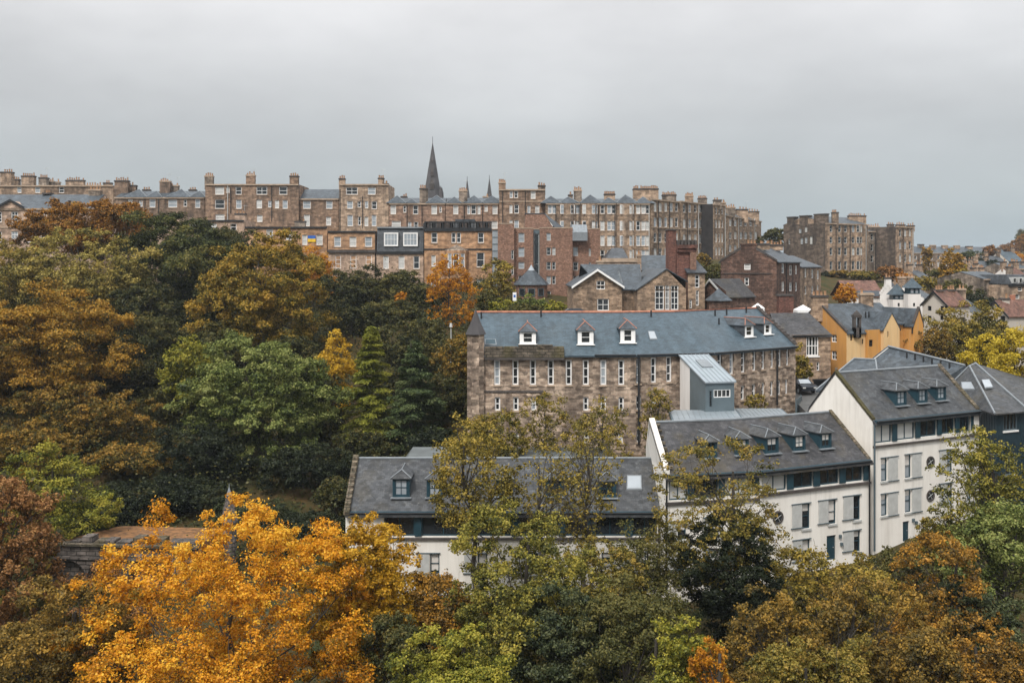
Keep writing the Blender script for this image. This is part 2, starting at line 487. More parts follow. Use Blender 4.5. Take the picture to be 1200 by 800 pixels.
# ------------------------------------------------------------------ the lie of the land
TP = np.array([
 (-11,70,9.0),(0,71,9.2),(11,70,9.3),(26,72,10.6),(38,80,12.3),(52,84,12.5),(0,40,3),(-20,45,4),(25,45,4),(0,10,2),(-45,20,5),(45,20,5),(-25,58,6),
 (22,58,6.5),(40,60,8),(60,60,9),(-50,55,6),(-3,90,14.3),(18,92,14.9),(28,99,17.2),(-3,105,18),(20,115,19.5),(10,80,13),(22,84,14),(0,80,12.5),(31,108,18.3),
 (36,116,18.6),(48,122,17.5),(44,92,13.5),(60,100,14),(-20,92,13),(-30,98,14),(-50,90,13),(-62,70,9),(-30,70,8),(-20,78,9.5),(-36,80,10),
 (-40,130,22),(-15,135,24.5),(-60,140,24),(-80,160,28),(-30,115,18),(-60,115,18),(-30,172,30),(-85,172,31),(0,166,29),(12,158,27),(15,138,24.3),
 (25,138,24.5),(36,146,25),(-50,200,33),(0,200,33),(-110,200,34),(40,195,33),(60,230,32),(75,225,29),(90,230,29),(60,140,18),(72,160,20),(95,170,20),
 (75,185,23),(105,190,22),(105,250,26),(135,300,28),(150,220,25),(0,400,28),(-300,400,28),(250,420,27),(0,1500,22),(-1500,1500,22),(1500,1500,22),(1500,0,12),(-1500,0,12),
 (262,500,38),(275,505,42),(300,510,46),(0,-100,6),(200,100,12),(-200,100,20),(0,4000,15),(-150,160,32),(-120,120,24)], float)

def terr(x, y):
    x = np.asarray(x, float); y = np.asarray(y, float)
    d2 = (x[..., None] - TP[:, 0]) ** 2 + (y[..., None] - TP[:, 1]) ** 2
    soft = (2.0 + 0.02 * np.hypot(x, y)) ** 2
    w = 1.0 / (d2 + soft[..., None]) ** 1.8
    return (w * TP[:, 2]).sum(-1) / w.sum(-1)

def tz(x, y): return float(terr(np.array(x), np.array(y)))

def ground_material():
    m, N, L, b = nmat("hillside_soil")
    t = N.new("ShaderNodeTexCoord")
    f = noise(N, L, t.outputs["Object"], .25, 8, .7)
    g = noise(N, L, t.outputs["Object"], 2.2, 6, .75)
    a = mixrgb(N, L, (.035, .042, .016), (.085, .055, .024), rng_map(N, L, f, .4, .62, 0, 1))
    o = mixrgb(N, L, a, (.13, .075, .02), rng_map(N, L, g, .55, .75, 0, .8))
    L.new(o, b.inputs["Base Color"]); inp(b, "Roughness", 1); inp(b, "Specular IOR Level", .1)
    bp = N.new("ShaderNodeBump"); inp(bp, "Strength", .9); inp(bp, "Distance", .2)
    L.new(g, bp.inputs["Height"]); L.new(bp.outputs[0], b.inputs["Normal"])
    return m
M['soil'] = ground_material()

def build_ground():
    def axis(a, b, fine0, fine1, step):
        xs = list(np.arange(fine0, fine1 + .1, step))
        s = step
        x = fine1
        while x < b: s *= 1.35; x += s; xs.append(min(x, b))
        s = step; x = fine0
        while x > a: s *= 1.35; x -= s; xs.insert(0, max(x, a))
        return np.array(xs)
    xs = axis(-5000, 5000, -140, 150, 2.5); ys = axis(-800, 6000, 5, 260, 2.5)
    X, Y = np.meshgrid(xs, ys)
    Z = terr(X, Y)
    rs = np.random.RandomState(3)
    near = (Y < 250) & (abs(X) < 140)
    Z = Z + near * rs.uniform(-.15, .15, Z.shape)
    ny, nx = X.shape
    me = bpy.data.meshes.new("ground")
    vs = np.stack([X, Y, Z], -1).reshape(-1, 3)
    idx = np.arange(nx * ny).reshape(ny, nx)
    q = np.stack([idx[:-1, :-1], idx[:-1, 1:], idx[1:, 1:], idx[1:, :-1]], -1).reshape(-1, 4)
    me.from_pydata(vs.tolist(), [], q.tolist())
    me.materials.append(M['soil'])
    me.polygons.foreach_set("use_smooth", [True] * len(q))
    o = bpy.data.objects.new("ground", me); COL.objects.link(o)
    o['kind'] = 'structure'
build_ground()

# ------------------------------------------------------------------ building kit
POT = None
def chimney(par, x0, x1, y0, y1, z0, z1, mat='tan_stone', pots=4, rng=random, cap='trim_stone'):
    """stack with corbelled cope; the pots stand in a line along its longer side"""
    global POT
    mb = MB()
    h = .28
    mb.box(x0, x1, y0, y1, z0, z1 - h)
    mb.box(x0 - .09, x1 + .09, y0 - .09, y1 + .09, z1 - h, z1 - .09, 1)
    mb.box(x0 - .02, x1 + .02, y0 - .02, y1 + .02, z1 - .09, z1, 1)
    c = mb.build('chimney', [mat, 'dark_stone' if cap == 'trim_stone' and rng.random() < .6 else cap], par)
    if POT is None:
        pb = MB()
        n = 8
        prof = [(.15, 0), (.12, .1), (.115, .62), (.14, .66), (.14, .74)]
        for (r0, a), (r1, b) in zip(prof[:-1], prof[1:]):
            for k in range(n):
                t0, t1 = 2 * math.pi * k / n, 2 * math.pi * (k + 1) / n
                pb.poly([(r0 * math.cos(t0), r0 * math.sin(t0), a), (r0 * math.cos(t1), r0 * math.sin(t1), a),
                         (r1 * math.cos(t1), r1 * math.sin(t1), b), (r1 * math.cos(t0), r1 * math.sin(t0), b)])
        pb.poly([(.12 * math.cos(2 * math.pi * k / n), .12 * math.sin(2 * math.pi * k / n), .70) for k in range(n)])
        q = pb.build('chimney_pot', ['clay'])
        POT = q.data
        bpy.data.objects.remove(q)
    lx, ly = x1 - x0, y1 - y0
    for k in range(pots):
        f = (k + .5) / pots
        if rng.random() < .12: continue
        p = bpy.data.objects.new('chimney_pot', POT); COL.objects.link(p)
        p.parent = c
        px, py = (x0 + lx * f, (y0 + y1) / 2) if lx >= ly else ((x0 + x1) / 2, y0 + ly * f)
        o = c['_o']
        p.location = (px - o[0], py - o[1], z1 - o[2])
        p.scale = (1.15, 1.15, rng.uniform(.45, .85))
    return c

def offset_line(pts, d):
    """polyline offset inwards (to the left of its direction) with mitred corners"""
    out = []
    for i, p in enumerate(pts):
        ns = []
        if i > 0: e = (pts[i] - pts[i - 1]).normalized(); ns.append(V((-e.y, e.x)))
        if i < len(pts) - 1: e = (pts[i + 1] - pts[i]).normalized(); ns.append(V((-e.y, e.x)))
        n = sum(ns, V((0, 0))).normalized()
        out.append(p + n * (d / max(.3, n.dot(ns[0]))))
    return out

def pt3(p, z): return V((p[0], p[1], z))

def gable_roof(mb, front, ridge, back, ze, zr, zeb=None, over=.25, th=.14, mat=0):
    """front / ridge / back: plan polylines of equal length"""
    zeb = ze if zeb is None else zeb
    k = len(front)
    for i in range(k - 1):
        fe = []
        for j in (i, i + 1):
            o = front[j] - ridge[j]; s = (o.length + over) / o.length
            fe.append(pt3(ridge[j] + o * s, zr + (ze - zr) * s))
        mb.slab([fe[0], fe[1], pt3(ridge[i + 1], zr), pt3(ridge[i], zr)], th, mat)
        be = []
        for j in (i, i + 1):
            o = back[j] - ridge[j]; s = (o.length + over) / o.length
            be.append(pt3(ridge[j] + o * s, zr + (zeb - zr) * s))
        mb.slab([pt3(ridge[i], zr), pt3(ridge[i + 1], zr), be[1], be[0]], th, mat)

def coping(par, a, b, w=.35, h=.22, mat='trim_stone', name='coping'):
    """sloping cope laid along a gable from a to b (3-D points)"""
    a, b = V(a), V(b)
    d = (b - a); t = V((-d.y, d.x, 0)).normalized() * (w / 2)
    up = V((0, 0, h))
    mb = MB()
    mb.hexa([a - t, b - t, b + t, a + t, a - t + up, b - t + up, b + t + up, a + t + up])
    return mb.build(name, mat, par)

def pipe(par, F, px, py0, py1, r=.06, mat='black_paint', w=.1):
    u, _ = F.uz(px, HZ); z0 = F.uz(px, py1)[1]; z1 = F.uz(px, py0)[1]
    mb = MB(); mb.tube([F.P(u, z0, w), F.P(u, z1, w)], r, 6)
    return mb.build('downpipe', mat, par)

RNG = random.Random(11)
def auto_windows(b, F, wins, fm='white_paint', pale=.5, nx=1, ny=2, fw=.1, rec=.2, sill=None, rng=RNG):
    """each window is a part of its own: pale ones have the sky or a blind in them"""
    ops = []
    for w in wins:
        op = F.op(*w[:4])
        ops.append(op)
        wide = (op[1] - op[0])
        g = rng.random()
        gl = 'pale_pane' if g < pale * .55 else ('sky_tinted_glass' if g < pale else 'glass')
        if len(w) > 4: gl = w[4]
        n = nx if wide < 1.9 else max(nx, 2 if wide < 2.8 else 3)
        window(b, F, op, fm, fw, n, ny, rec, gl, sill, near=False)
    return ops

def aerial(par, x, y, z, h=1.6):
    mb = MB(); mb.tube([(x, y, z), (x, y, z + h)], .025, 4)
    mb.tube([(x - .5, y, z + h - .1), (x + .5, y, z + h - .1)], .018, 4)
    for k in range(5):
        mb.tube([(x - .4 + .2 * k, y - .25, z + h - .1), (x - .4 + .2 * k, y + .25, z + h - .1)], .014, 4)
    return mb.build('aerial', 'grey_paint', par)

def tenement(name, label, px0, Y0, px1, Y1, pyt, zb, wins, depth=10.0, mat='brown_stone', roof='flat', pyr=None,
             chims=(), pipes=(), bands=(), group='tenement houses along the ridge', cat='tenement', pale=.8, pyrs=(), side=None,
             cornice='trim_stone', roofmat='old_slate', fm='white_paint', back=True, extra_ops=(), ny=2, fw=.1, nx=1, bays=()):
    """one house of a stone row. pyt: wall-head row at px0; chims: (px0, px1, row, pots, depth behind the front)"""
    A, B = P2(px0, Y0), P2(px1, Y1)
    F = Facade(A, B)
    A, B = F.P(.03, 0).to_2d(), F.P(F.L - .03, 0).to_2d()
    F = Facade(A, B)
    zt = gz(pyt, Y0)
    if mat in ('brown_stone', 'tan_stone'): mat = RNG.choice(('brown_stone', 'rose_stone', 'umber_stone') if mat == 'brown_stone' else ('tan_stone', 'buff_stone', 'tan_stone'))
    b = root(name, (*((A + B) / 2), zb), label, cat, group)
    mb = MB()
    wins = list(wins); cuts = []
    for a, c in bays:      # canted bays standing proud of the front
        u0, u1 = F.uz(a, HZ)[0], F.uz(c, HZ)[0]
        cn, pj = .55, .75
        mine = [w for w in wins if a < (w[0] + w[1]) / 2 < c]
        wins = [w for w in wins if w not in mine]
        q = [F.P(u0, 0, 0).to_2d(), F.P(u0 + cn, 0, pj).to_2d(), F.P(u1 - cn, 0, pj).to_2d(), F.P(u1, 0, 0).to_2d()]
        S = Facade(q[1], q[2]); bo = auto_windows(b, S, mine, fm, pale, nx, ny, fw)
        bm = MB(); wall(bm, S, zb, zt - .01, bo)
        for i in (0, 2):
            E = Facade(q[i], q[i + 1]); eo = [(.14, E.L - .14, o[2], o[3]) for o in bo[::max(1, len(mine) // max(1, len({round(w[2]) for w in mine})))]]
            for o in eo: window(b, E, o, fm, .07, 1, ny, rec=.15, glass='glass' if i == 0 else 'sky_tinted_glass')
            wall(bm, E, zb, zt - .01, eo, .15)
        bm.poly([pt3(p, zt - .01) for p in q])
        bm.build('bay', mat, b)
    ops = auto_windows(b, F, wins, fm, pale, nx, ny, fw, sill='trim_stone' if Y0 < 215 else None) + list(extra_ops)
    wall(mb, F, zb, zt, ops)
    A2, B2 = F.P(0, 0, -depth).to_2d(), F.P(F.L, 0, -depth).to_2d()
    for p, q in ((B, B2), (B2, A2)):
        wall(mb, Facade(p, q), zb, zt)
    SF = Facade(A2, A)
    so = auto_windows(b, SF, side[0], fm, pale, nx, ny, fw) if side else []
    if side and side[1]:
        sm = MB(); wall(sm, SF, zb, zt, so); sm.build('gable_wall', side[1], b)
    else:
        wall(mb, SF, zb, zt, so)
    r = MB()
    if roof == 'flat':
        r.poly([pt3(F.P(0, 0, -.2).to_2d(), zt - .25), pt3(F.P(F.L, 0, -.2).to_2d(), zt - .25), pt3(B2, zt - .25), pt3(A2, zt - .25)])
        rm = 'lead'
    else:
        zr = gz(pyr, (Y0 + Y1) / 2 + depth / 2)
        ra, rb = F.P(0, 0, -depth / 2).to_2d(), F.P(F.L, 0, -depth / 2).to_2d()
        gable_roof(r, [A, B], [ra, rb], [A2, B2], zt, zr, over=.15)
        for e, q, g in ((A, A2, ra), (B, B2, rb)):
            mb.poly([pt3(e, zt), pt3(q, zt), pt3(g, zr - .1)])
        rm = roofmat
    mb.build('wall', mat, b)
    r.build('roof', rm, b)
    if cornice:
        c = MB(); c.fbox(F, -.0, F.L, zt - .22, zt + .04, -.15, .22); c.build('cornice', cornice, b)
    for py in bands:
        z = gz(py, (Y0 + Y1) / 2); c = MB(); c.fbox(F, 0.004, F.L - .004, z - .12, z + .1, -.02, .1); c.build('string_course', cornice or 'trim_stone', b)
    for px, pt, hw in pyrs:       # little hipped slate roofs over the bays
        u = F.uz(px, HZ)[0]; Y = F.P(u, 0).y
        h = max(.4, gz(pt, Y + hw) - zt)
        q = [F.P(u - hw, 0, .3).to_2d(), F.P(u + hw, 0, .3).to_2d(), F.P(u + hw, 0, -hw * 2 + .3).to_2d(), F.P(u - hw, 0, -hw * 2 + .3).to_2d()]
        c = MB(); c.cone([tuple(p) for p in q], zt + .06, pt3(F.P(u, 0, -hw + .3).to_2d(), zt + h)); o = c.build('bay_roof', roofmat, b)
        l = MB()
        ap = pt3(F.P(u, 0, -hw + .3).to_2d(), zt + h + .03)
        for p in q[:2]: l.tube([pt3(p, zt + .09), ap], .07, 4)
        l.build('lead_hip', 'lead', o)
    for c in chims:
        c0, c1, pt, n = c[:4]; dy = c[4] if len(c) > 4 else 2.0
        u = F.uz((c0 + c1) / 2, HZ)[0]; Y = F.P(u, 0, -dy).y
        x0, x1 = gx(c0, Y), gx(c1, Y)
        dd = c[5] if len(c) > 5 else 1.0
        chimney(b, x0, x1, Y - dd / 2, Y + dd / 2, zt - 1.0, gz(pt, Y), RNG.choice((mat, mat, 'grey_stone')), n, RNG)
        if RNG.random() < .35: aerial(b, x1 - .2, Y, gz(pt, Y) - .2, RNG.uniform(1.2, 2.2))
    for px, a, q in pipes: pipe(b, F, px, a, q, .07, 'black_paint' if RNG.random() < .7 else 'grey_paint')
    return b, F

# ------------------------------------------------------------------ near buildings
class RoofPlane:
    def __init__(s, F, ze, sl):
        s.F, s.ze, s.sl = F, ze, sl
    def us(s, px, py):
        k, q = (px - 600) / FP, (py - HZ) / FP
        m = -s.F.n
        c = k * m.x + m.y
        t = (CZ - s.ze + s.sl * s.F.A.dot(m)) / (q + s.sl * c)
        p = V((k * t, t))
        return (p - s.F.A).dot(s.F.d), (p - s.F.A).dot(m), t
    def at(s, u, w, up=0.0):
        return s.F.P(u, s.ze + s.sl * w + up, -w)
    def px(s, px, py, up=0.0):
        u, w, _ = s.us(px, py)
        return s.at(u, w, up)

def dormer(par, RP, px0, px1, py0, py1, face='teal_paint', roofmat='grey_slate', hip='lead', glass='glass', nx=2, ny=2, blind=None, hr=.42, margin=.16, cheek=None):
    u, s, Y = RP.us((px0 + px1) / 2, py1)
    k = ((px0 + px1) / 2 - 600) / FP
    w = (px1 - px0) * Y / (FP * (RP.F.d.x - k * RP.F.d.y))
    h = (py1 - py0) / FP * Y
    z0 = RP.ze + RP.sl * s
    F = Facade(RP.F.P(u - w / 2, 0, -s).to_2d(), RP.F.P(u + w / 2, 0, -s).to_2d())
    z1 = z0 + h
    sb = h / RP.sl
    mb = MB()
    op = (margin, w - margin, z0 + .16, z1 - .1)
    wall(mb, F, z0 - .3, z1, [op], .1)
    for e, sg in ((0, 1), (w, -1)):
        a, b, c = F.P(e, z0, 0), F.P(e, z1, 0), F.P(e, z1, -sb)
        mb.poly([a, b, c] if sg > 0 else [a, c, b], 1)
    o = mb.build('dormer', [face, cheek or face], par)
    ov = .13
    e0, e1 = F.P(-ov, z1, ov), F.P(w + ov, z1, ov)
    zr = z1 + hr * w
    ap = F.P(w / 2, zr, -w * .38)
    sr = (zr - z0) / RP.sl
    rb = F.P(w / 2, zr + .01, -sr)
    b0, b1 = F.P(-ov, z1 + .01, -sb), F.P(w + ov, z1 + .01, -sb)
    r = MB()
    r.slab([e0, e1, ap], .06); r.slab([e0, ap, rb, b0], .06); r.slab([e1, b1, rb, ap], .06)
    r.build('dormer_roof', roofmat, o)
    l = MB()
    for p in (e0, e1): l.tube([p + V((0, 0, .03)), ap + V((0, 0, .03))], .036, 5)
    l.tube([ap + V((0, 0, .03)), rb + V((0, 0, .03))], .036, 5)
    l.build('hip_ridge', hip, o)
    f = MB(); f.fbox(F, -.12, w + .12, z0 - .02, z0 + .05, -.02, .28); f.build('apron', 'lead' if hip == 'lead' else 'white_paint', o)
    window(o, F, op, face, .07, nx, ny, .1, glass, None, near=True, blind=blind, dep=.05)
    return o

def rooflight(par, RP, c, mat='sky_tinted_glass'):
    """c: four photo corners, anticlockwise from lower left"""
    pts = [RP.px(x, y, .09) for x, y in c]
    m = sum(pts, V((0, 0, 0))) / 4
    mb = MB(); mb.slab([m + (p - m) * 1.16 for p in pts], .12)
    o = mb.build('rooflight', 'lead', par)
    g = MB(); g.poly([p + V((0, 0, .006)) for p in pts]); g.build('pane', mat, o)
    return o

def shutter(par, F, px0, px1, py0, py1, mat='grey_paint'):
    u0, u1, z0, z1 = F.op(px0, px1, py0, py1)
    mb = MB(); n = max(4, int((u1 - u0) / .13)); w = (u1 - u0) / n
    for i in range(n):
        mb.fbox(F, u0 + i * w + .006, u0 + (i + 1) * w - .006, z0, z1, .03, .07)
    mb.fbox(F, u0, u1, z0 + .02, z1 - .02, .022, .05)
    o = mb.build('shutter', mat, par)
    return o

def rail(par, F, px0, px1, py, mat='dark_zinc'):
    u0, u1, z0, _ = F.op(px0, px1, py, py)
    mb = MB(); mb.fbox(F, u0, u1, z0 - .03, z0 + .03, .03, .1)
    return mb.build('shutter_rail', mat, par)

def round_window(par, F, px, py, r, mat='trim_stone'):
    u, z = F.uz(px, py)
    mb, g = MB(), MB(); n = 28
    def P(rr, t, w): return F.P(u + rr * math.cos(t), z + rr * math.sin(t), w)
    for k in range(n):
        a, b = 2 * math.pi * k / n, 2 * math.pi * (k + 1) / n
        mb.poly([P(r, a, .06), P(r, b, .06), P(r * .72, b, .06), P(r * .72, a, .06)])
        mb.poly([P(r, a, -.01), P(r, b, -.01), P(r, b, .06), P(r, a, .06)])
        mb.poly([P(r * .72, a, .06), P(r * .72, b, .06), P(r * .72, b, .012), P(r * .72, a, .012)])
    g.poly([P(r * .73, 2 * math.pi * k / n, .014) for k in range(n)])
    o = mb.build('round_window', 'dark_stone', par)
    f = MB()
    for s in (0, 1):
        t = s * math.pi / 2 + .5
        f.tube([P(r * .7, t, .03), P(r * .7, t + math.pi, .03)], .016, 4)
    f.build('pane_bar', 'grey_paint', o)  # crossed bars stand in for the pale diagonal reflection on the glass
    g.build('pane', 'glass', o)
    return o

def glazing_band(par, F, py0, py1, bays, posts, fm='teal_paint', curtains=(), py_at=None):
    """row of wide windows under the eaves; rows read at each bay's own column"""
    ops = []
    for i, (a, b) in enumerate(bays):
        op = F.op(a, b, py0, py1) if not callable(py0) else F.op(a, b, py0((a + b) / 2), py1((a + b) / 2))
        ops.append(op)
        window(par, F, op, fm, .09, 2, 1, .22, 'pale_pane' if i in curtains else 'glass', None, near=True)
    for a, b in posts:
        m = (a + b) / 2
        u0, u1, z0, z1 = F.op(a, b, py0(m), py1(m)) if callable(py0) else F.op(a, b, py0, py1)
        mb = MB(); mb.fbox(F, u0, u1, z0, z1, -.1, .06); mb.build('post', fm, par)
    return ops

def lin(x0, y0, x1, y1): return lambda x: y0 + (y1 - y0) * (x - x0) / (x1 - x0)

def window_with_shutter(par, F, w, s, z, mat='teal_paint', glass='glass', rng=RNG):
    """w, s: photo columns of window and shutter; z: rows"""
    op = F.op(w[0], w[1], *z)
    window(par, F, op, mat, .07, 1, 2, .16, glass, 'grey_paint', near=True, blind=('curtain', rng.choice((.3, .5, .55, .85))) if rng.random() < .75 else None)
    if s:
        shutter(par, F, s[0], s[1], *z)
        lo, hi = min(w[0], s[0]), max(w[1], s[1])
        rail(par, F, lo - 1, hi + 1, z[0] - .4); rail(par, F, min(s) - 1.5, max(s) + 1.5, z[1] - .6)
    return op

def eaves(par, F, z, u0=None, u1=None, w=.32):
    mb = MB(); mb.fbox(F, 0 if u0 is None else u0, F.L if u1 is None else u1, z - .2, z - .03, .02, w); mb.build('fascia', 'teal_paint', par)
    g = MB(); g.tube([F.P(0 if u0 is None else u0, z - .1, w + .04), F.P(F.L if u1 is None else u1, z - .1, w + .04)], .055, 6); g.build('gutter', 'black_paint', par)

# ---- low white block in the middle foreground
def low_block():
    A, B = P2(405, 70), P2(774, 70)
    F = Facade(A, B)
    ze = gz(598, 70)
    zr = gz(537, 74)
    b = root('housing_block', (0.0, 70, 9), 'low white housing block with dark slate roof, dormers and glazed band behind the foreground trees', 'building')
    D = 8.0
    wins = [(504, 515, 648, 672), (705, 720, 647, 660), (745, 757, 647, 668), (560, 571, 648, 672), (620, 631, 648, 672)]
    bays = [(450, 486), (494, 545), (553, 600), (608, 655), (662, 688), (697, 733), (741, 770)]
    ops = glazing_band(b, F, 602, 628, bays, [(486, 494), (545, 553), (600, 608), (655, 662), (688, 697), (733, 741)])
    for i, w in enumerate(wins): ops.append(window_with_shutter(b, F, w[:2], None if i in (1,) else (w[0] - 16, w[0] - 1), w[2:]))
    mb = MB()
    zb = 7.0
    wall(mb, F, zb, ze, ops, .22)
    A2, B2 = P2(405, 70) + V((0, D)), B + V((0, D))
    for p, q in ((B, B2), (B2, A2), (A2, A)): wall(mb, Facade(p, q), zb, ze)
    ra, rb = A + V((0, D / 2)), B + V((0, D / 2))
    for e, q, g in ((A, A2, ra), (B, B2, rb)): mb.poly([pt3(e, ze), pt3(q, ze), pt3(g, zr - .05)])
    mb.build('wall', 'cream_harl', b)
    r = MB(); gable_roof(r, [A, B], [ra, rb], [A2, B2], ze, zr, over=.35); r.build('roof', 'grey_slate', b)
    s = MB(); s.fbox(F, .6, F.L - .02, gz(632, 70), gz(629.5, 70), -.02, .14); s.build('sill_band', 'dark_stone', b)
    eaves(b, F, ze, 0, F.L - .3)
    RP = RoofPlane(F, ze, (zr - ze) / (D / 2))
    for q in ((460, 480, 560, 583, 'sky_tinted_glass'), (500, 518, 561, 583, 'sky_tinted_glass'), (581, 600, 561, 582, 'glass'), (640, 660, 561, 582, 'glass'), (701, 722, 563, 583.5, 'glass')):
        dormer(b, RP, *q[:4], glass=q[4])
    rooflight(b, RP, ((735.5, 573), (751, 573), (750.5, 559), (736, 559)))
    coping(b, V((A.x + .12, A.y - .4, ze - .2)), V((ra.x + .12, ra.y, zr + .05)), .4, .24, 'mossy_stone')
    for k in range(9):   # stepped skews stand proud along the left verge
        f = (k + .5) / 9; p = V((A.x + .14, A.y + f * 3.9, ze + (zr - ze) * f))
        m = MB(); m.box(p.x - .16, p.x + .16, p.y - .16, p.y + .12, p.z + .12, p.z + .34); m.build('skew_stone', 'mossy_stone', b)
    t = MB(); t.tube([pt3(ra, zr + .03), pt3(rb, zr + .03)], .09, 6); t.build('ridge', 'lead', b)
    pipe(b, F, 452, 600, 690); pipe(b, F, 772, 602, 690)
    # flat-topped rear range rising behind the ridge
    q = MB(); zt = gz(523.5, 85)
    x0, x1 = gx(463, 79), gx(727, 79)
    q.prism([(x0, 78.3), (x1, 78.3), (x1, 86), (x0, 86)], 8, zt - 1.4); q.build('rear_wall', 'cream_harl', b)
    r2 = MB()
    lo = [V((x0 - .2, 78.1, zt - 1.4)), V((x1 + .2, 78.1, zt - 1.4)), V((x1 + .2, 86.2, zt - 1.4)), V((x0 - .2, 86.2, zt - 1.4))]
    hi = [V((x0 + .8, 79.4, zt)), V((x1 - .3, 79.4, zt)), V((x1 - .3, 85, zt)), V((x0 + .8, 85, zt))]
    r2.hexa(lo + hi); r2.build('rear_roof', 'rear_lead', b)
low_block()

# ---- white block that bends along the lane, four hipped dormers
def bent_block():
    A, Bm, C = V((10.2, 68.4)), V((16.87, 69.8)), V((25.88, 73.98))
    fr = [A, Bm, C]
    D = 8.0
    ri, ba = offset_line(fr, D / 2), offset_line(fr, D)
    ze = gz(537, 74); zr = gz(482.5, ri[2].y)
    e1 = (Bm - A).normalized(); ri[0] = ri[0] + e1 * .35; ba[0] = ba[0] + e1 * 1.5
    b = root('housing_block', (17, 71, 10), 'white three storey block with four teal dormers and grey shutters, bending along the lane', 'building')
    F1, F2 = Facade(A, Bm), Facade(Bm, C)
    zb = 7.5
    y0, y1 = lin(880, 552, 1018, 538), lin(880, 578.5, 1018, 562)
    # right-hand face
    ops2 = glazing_band(b, F2, y0, y1, [(893, 922), (929.5, 953), (960.5, 983.5), (990.5, 1011.5)], [(922, 929.5), (953, 960.5), (983.5, 990.5), (1011.5, 1018)], curtains=(0,))
    for w, s, z in (((940, 949), (928, 939), (590, 619)), ((971, 979.5), (959, 970), (585.5, 613.5)), ((1000, 1008), (988, 999.5), (580.5, 609)),
                    ((940, 949), (929, 939.5), (632, 658)), ((1000.5, 1008), (988, 1000), (621.5, 646))):
        ops2.append(window_with_shutter(b, F2, w, s, z))
    d = F2.op(968.8, 979.5, 627, 656); ops2.append(d)
    m = MB(); m.fbox(F2, d[0], d[1], d[2], d[3], -.16, -.1); m.fbox(F2, d[1] - .22, d[1] - .12, (d[2] + d[3]) / 2 - .05, (d[2] + d[3]) / 2 + .02, -.1, -.05, 1); m.build('door', ['teal_paint', 'lead'], b)
    round_window(b, F2, 911.5, 606, .46)
    for px, py in ((984, 628), (985.5, 637)):
        u, z = F2.uz(px, py); m = MB(); m.fbox(F2, u - .09, u + .09, z - .12, z + .12, 0.004, .14); m.build('wall_lamp', 'dark_zinc', b)
    # left-hand face, half hidden by a tree
    a0, a1 = lin(780, 557, 890, 551), lin(780, 587, 880, 579.5)
    ops1 = glazing_band(b, F1, a0, a1, [(784, 806), (813, 842), (849, 884)], [(806, 813), (842, 849), (884, 889.5)], curtains=(0, 2))
    for w, s, z in (((794, 804), (780, 792.5), (611, 632)), ((794, 804), (780, 792.5), (644, 668)), ((838, 848), (824, 836), (606, 630)), ((872, 881), (859, 870), (602, 628)),
                    ((838, 848), (824, 836), (644, 668)), ((872, 881), (859, 870), (640, 664))):
        ops1.append(window_with_shutter(b, F1, w, s, z))
    mb = MB()
    wall(mb, F1, zb, ze, ops1, .22); wall(mb, F2, zb, ze, ops2, .22)
    for p, q in ((C, ba[2]), (ba[2], ba[1]), (ba[1], ba[0]), (ba[0], A)): wall(mb, Facade(p, q), zb, ze)
    for e, q, g, sg in ((A, ba[0], ri[0], 1), (C, ba[2], ri[2], -1)):
        t = (e - ri[1]).normalized() * 0
        mb.poly([pt3(e, ze), pt3(q, ze), pt3(g, zr - .02)])
    mb.build('wall', 'cream_harl', b)
    r = MB()
    ins = [p + (ri[1] - ri[0]).normalized() * 0.0 for p in ri]
    gable_roof(r, fr, ri, ba, ze, zr, over=.35); r.build('roof', 'warm_slate', b)
    # tall white skew gable on the left end, standing proud of the slates
    n1 = -F1.d
    a_, r_, b_ = A + n1 * .02, ri[0] + n1 * .02, ba[0] + n1 * .02
    g = MB()
    th = F1.d * .38
    up = .32
    P = [pt3(a_, ze - .3), pt3(b_, ze - .3), pt3(b_, ze + up), pt3(r_, zr + up), pt3(a_, ze + up)]
    Q = [p + V((th.x, th.y, 0)) for p in P]
    g.poly(P); g.poly(Q[::-1])
    for i in range(5): g.poly([P[i], Q[i], Q[(i + 1) % 5], P[(i + 1) % 5]])
    g.build('skew_gable', 'cream_harl', b)
    for k in range(8):
        f = (k + .6) / 8.6; p = A + (ri[0] - A) * f + F1.d * .5; z = ze + (zr - ze) * f + .12
        m = MB(); m.box(p.x - .14, p.x + .14, p.y - .13, p.y + .13, z, z + .16); m.build('skew_stone', 'mossy_stone', b)
    for F, q in ((F1, (.4, F1.L)), (F2, (0, F2.L - .15))):
        eaves(b, F, ze, *q)
    for F, yy in ((F1, a1), (F2, y1)):
        c0 = F.P(0, 0); z0 = gz(yy(600 + c0.x / c0.y * FP) + 1.0, c0.y); s = MB(); s.fbox(F, 0.02, F.L - .02, z0 - .2, z0 - .02, -.02, .14); s.build('sill_band', 'dark_stone', b)
    sl = (zr - ze) / (D / 2)
    RP1, RP2 = RoofPlane(F1, ze, sl), RoofPlane(F2, ze, sl)
    dormer(b, RP1, 826, 840.5, 517, 537)
    dormer(b, RP1, 862, 877.5, 513.5, 533.5, blind=('curtain', .45))
    for q in ((897, 912.5, 511.5, 531.5), (930, 944, 509, 528.5), (961, 974.5, 506.5, 525.5)): dormer(b, RP2, *q, blind=('curtain', RNG.choice((.35, .5, .8))))
    t = MB(); t.tube([pt3(p, zr + .03) for p in ri], .09, 6); t.build('ridge', 'lead', b)
    coping(b, pt3(C - F2.d * .1, ze - .1), pt3(ri[2] - F2.d * .1, zr + .02), .3, .16, 'mossy_stone')
    pipe(b, F1, 780.5, 560, 700); pipe(b, F2, 1017.5, 540, 650, w=.12)
bent_block()

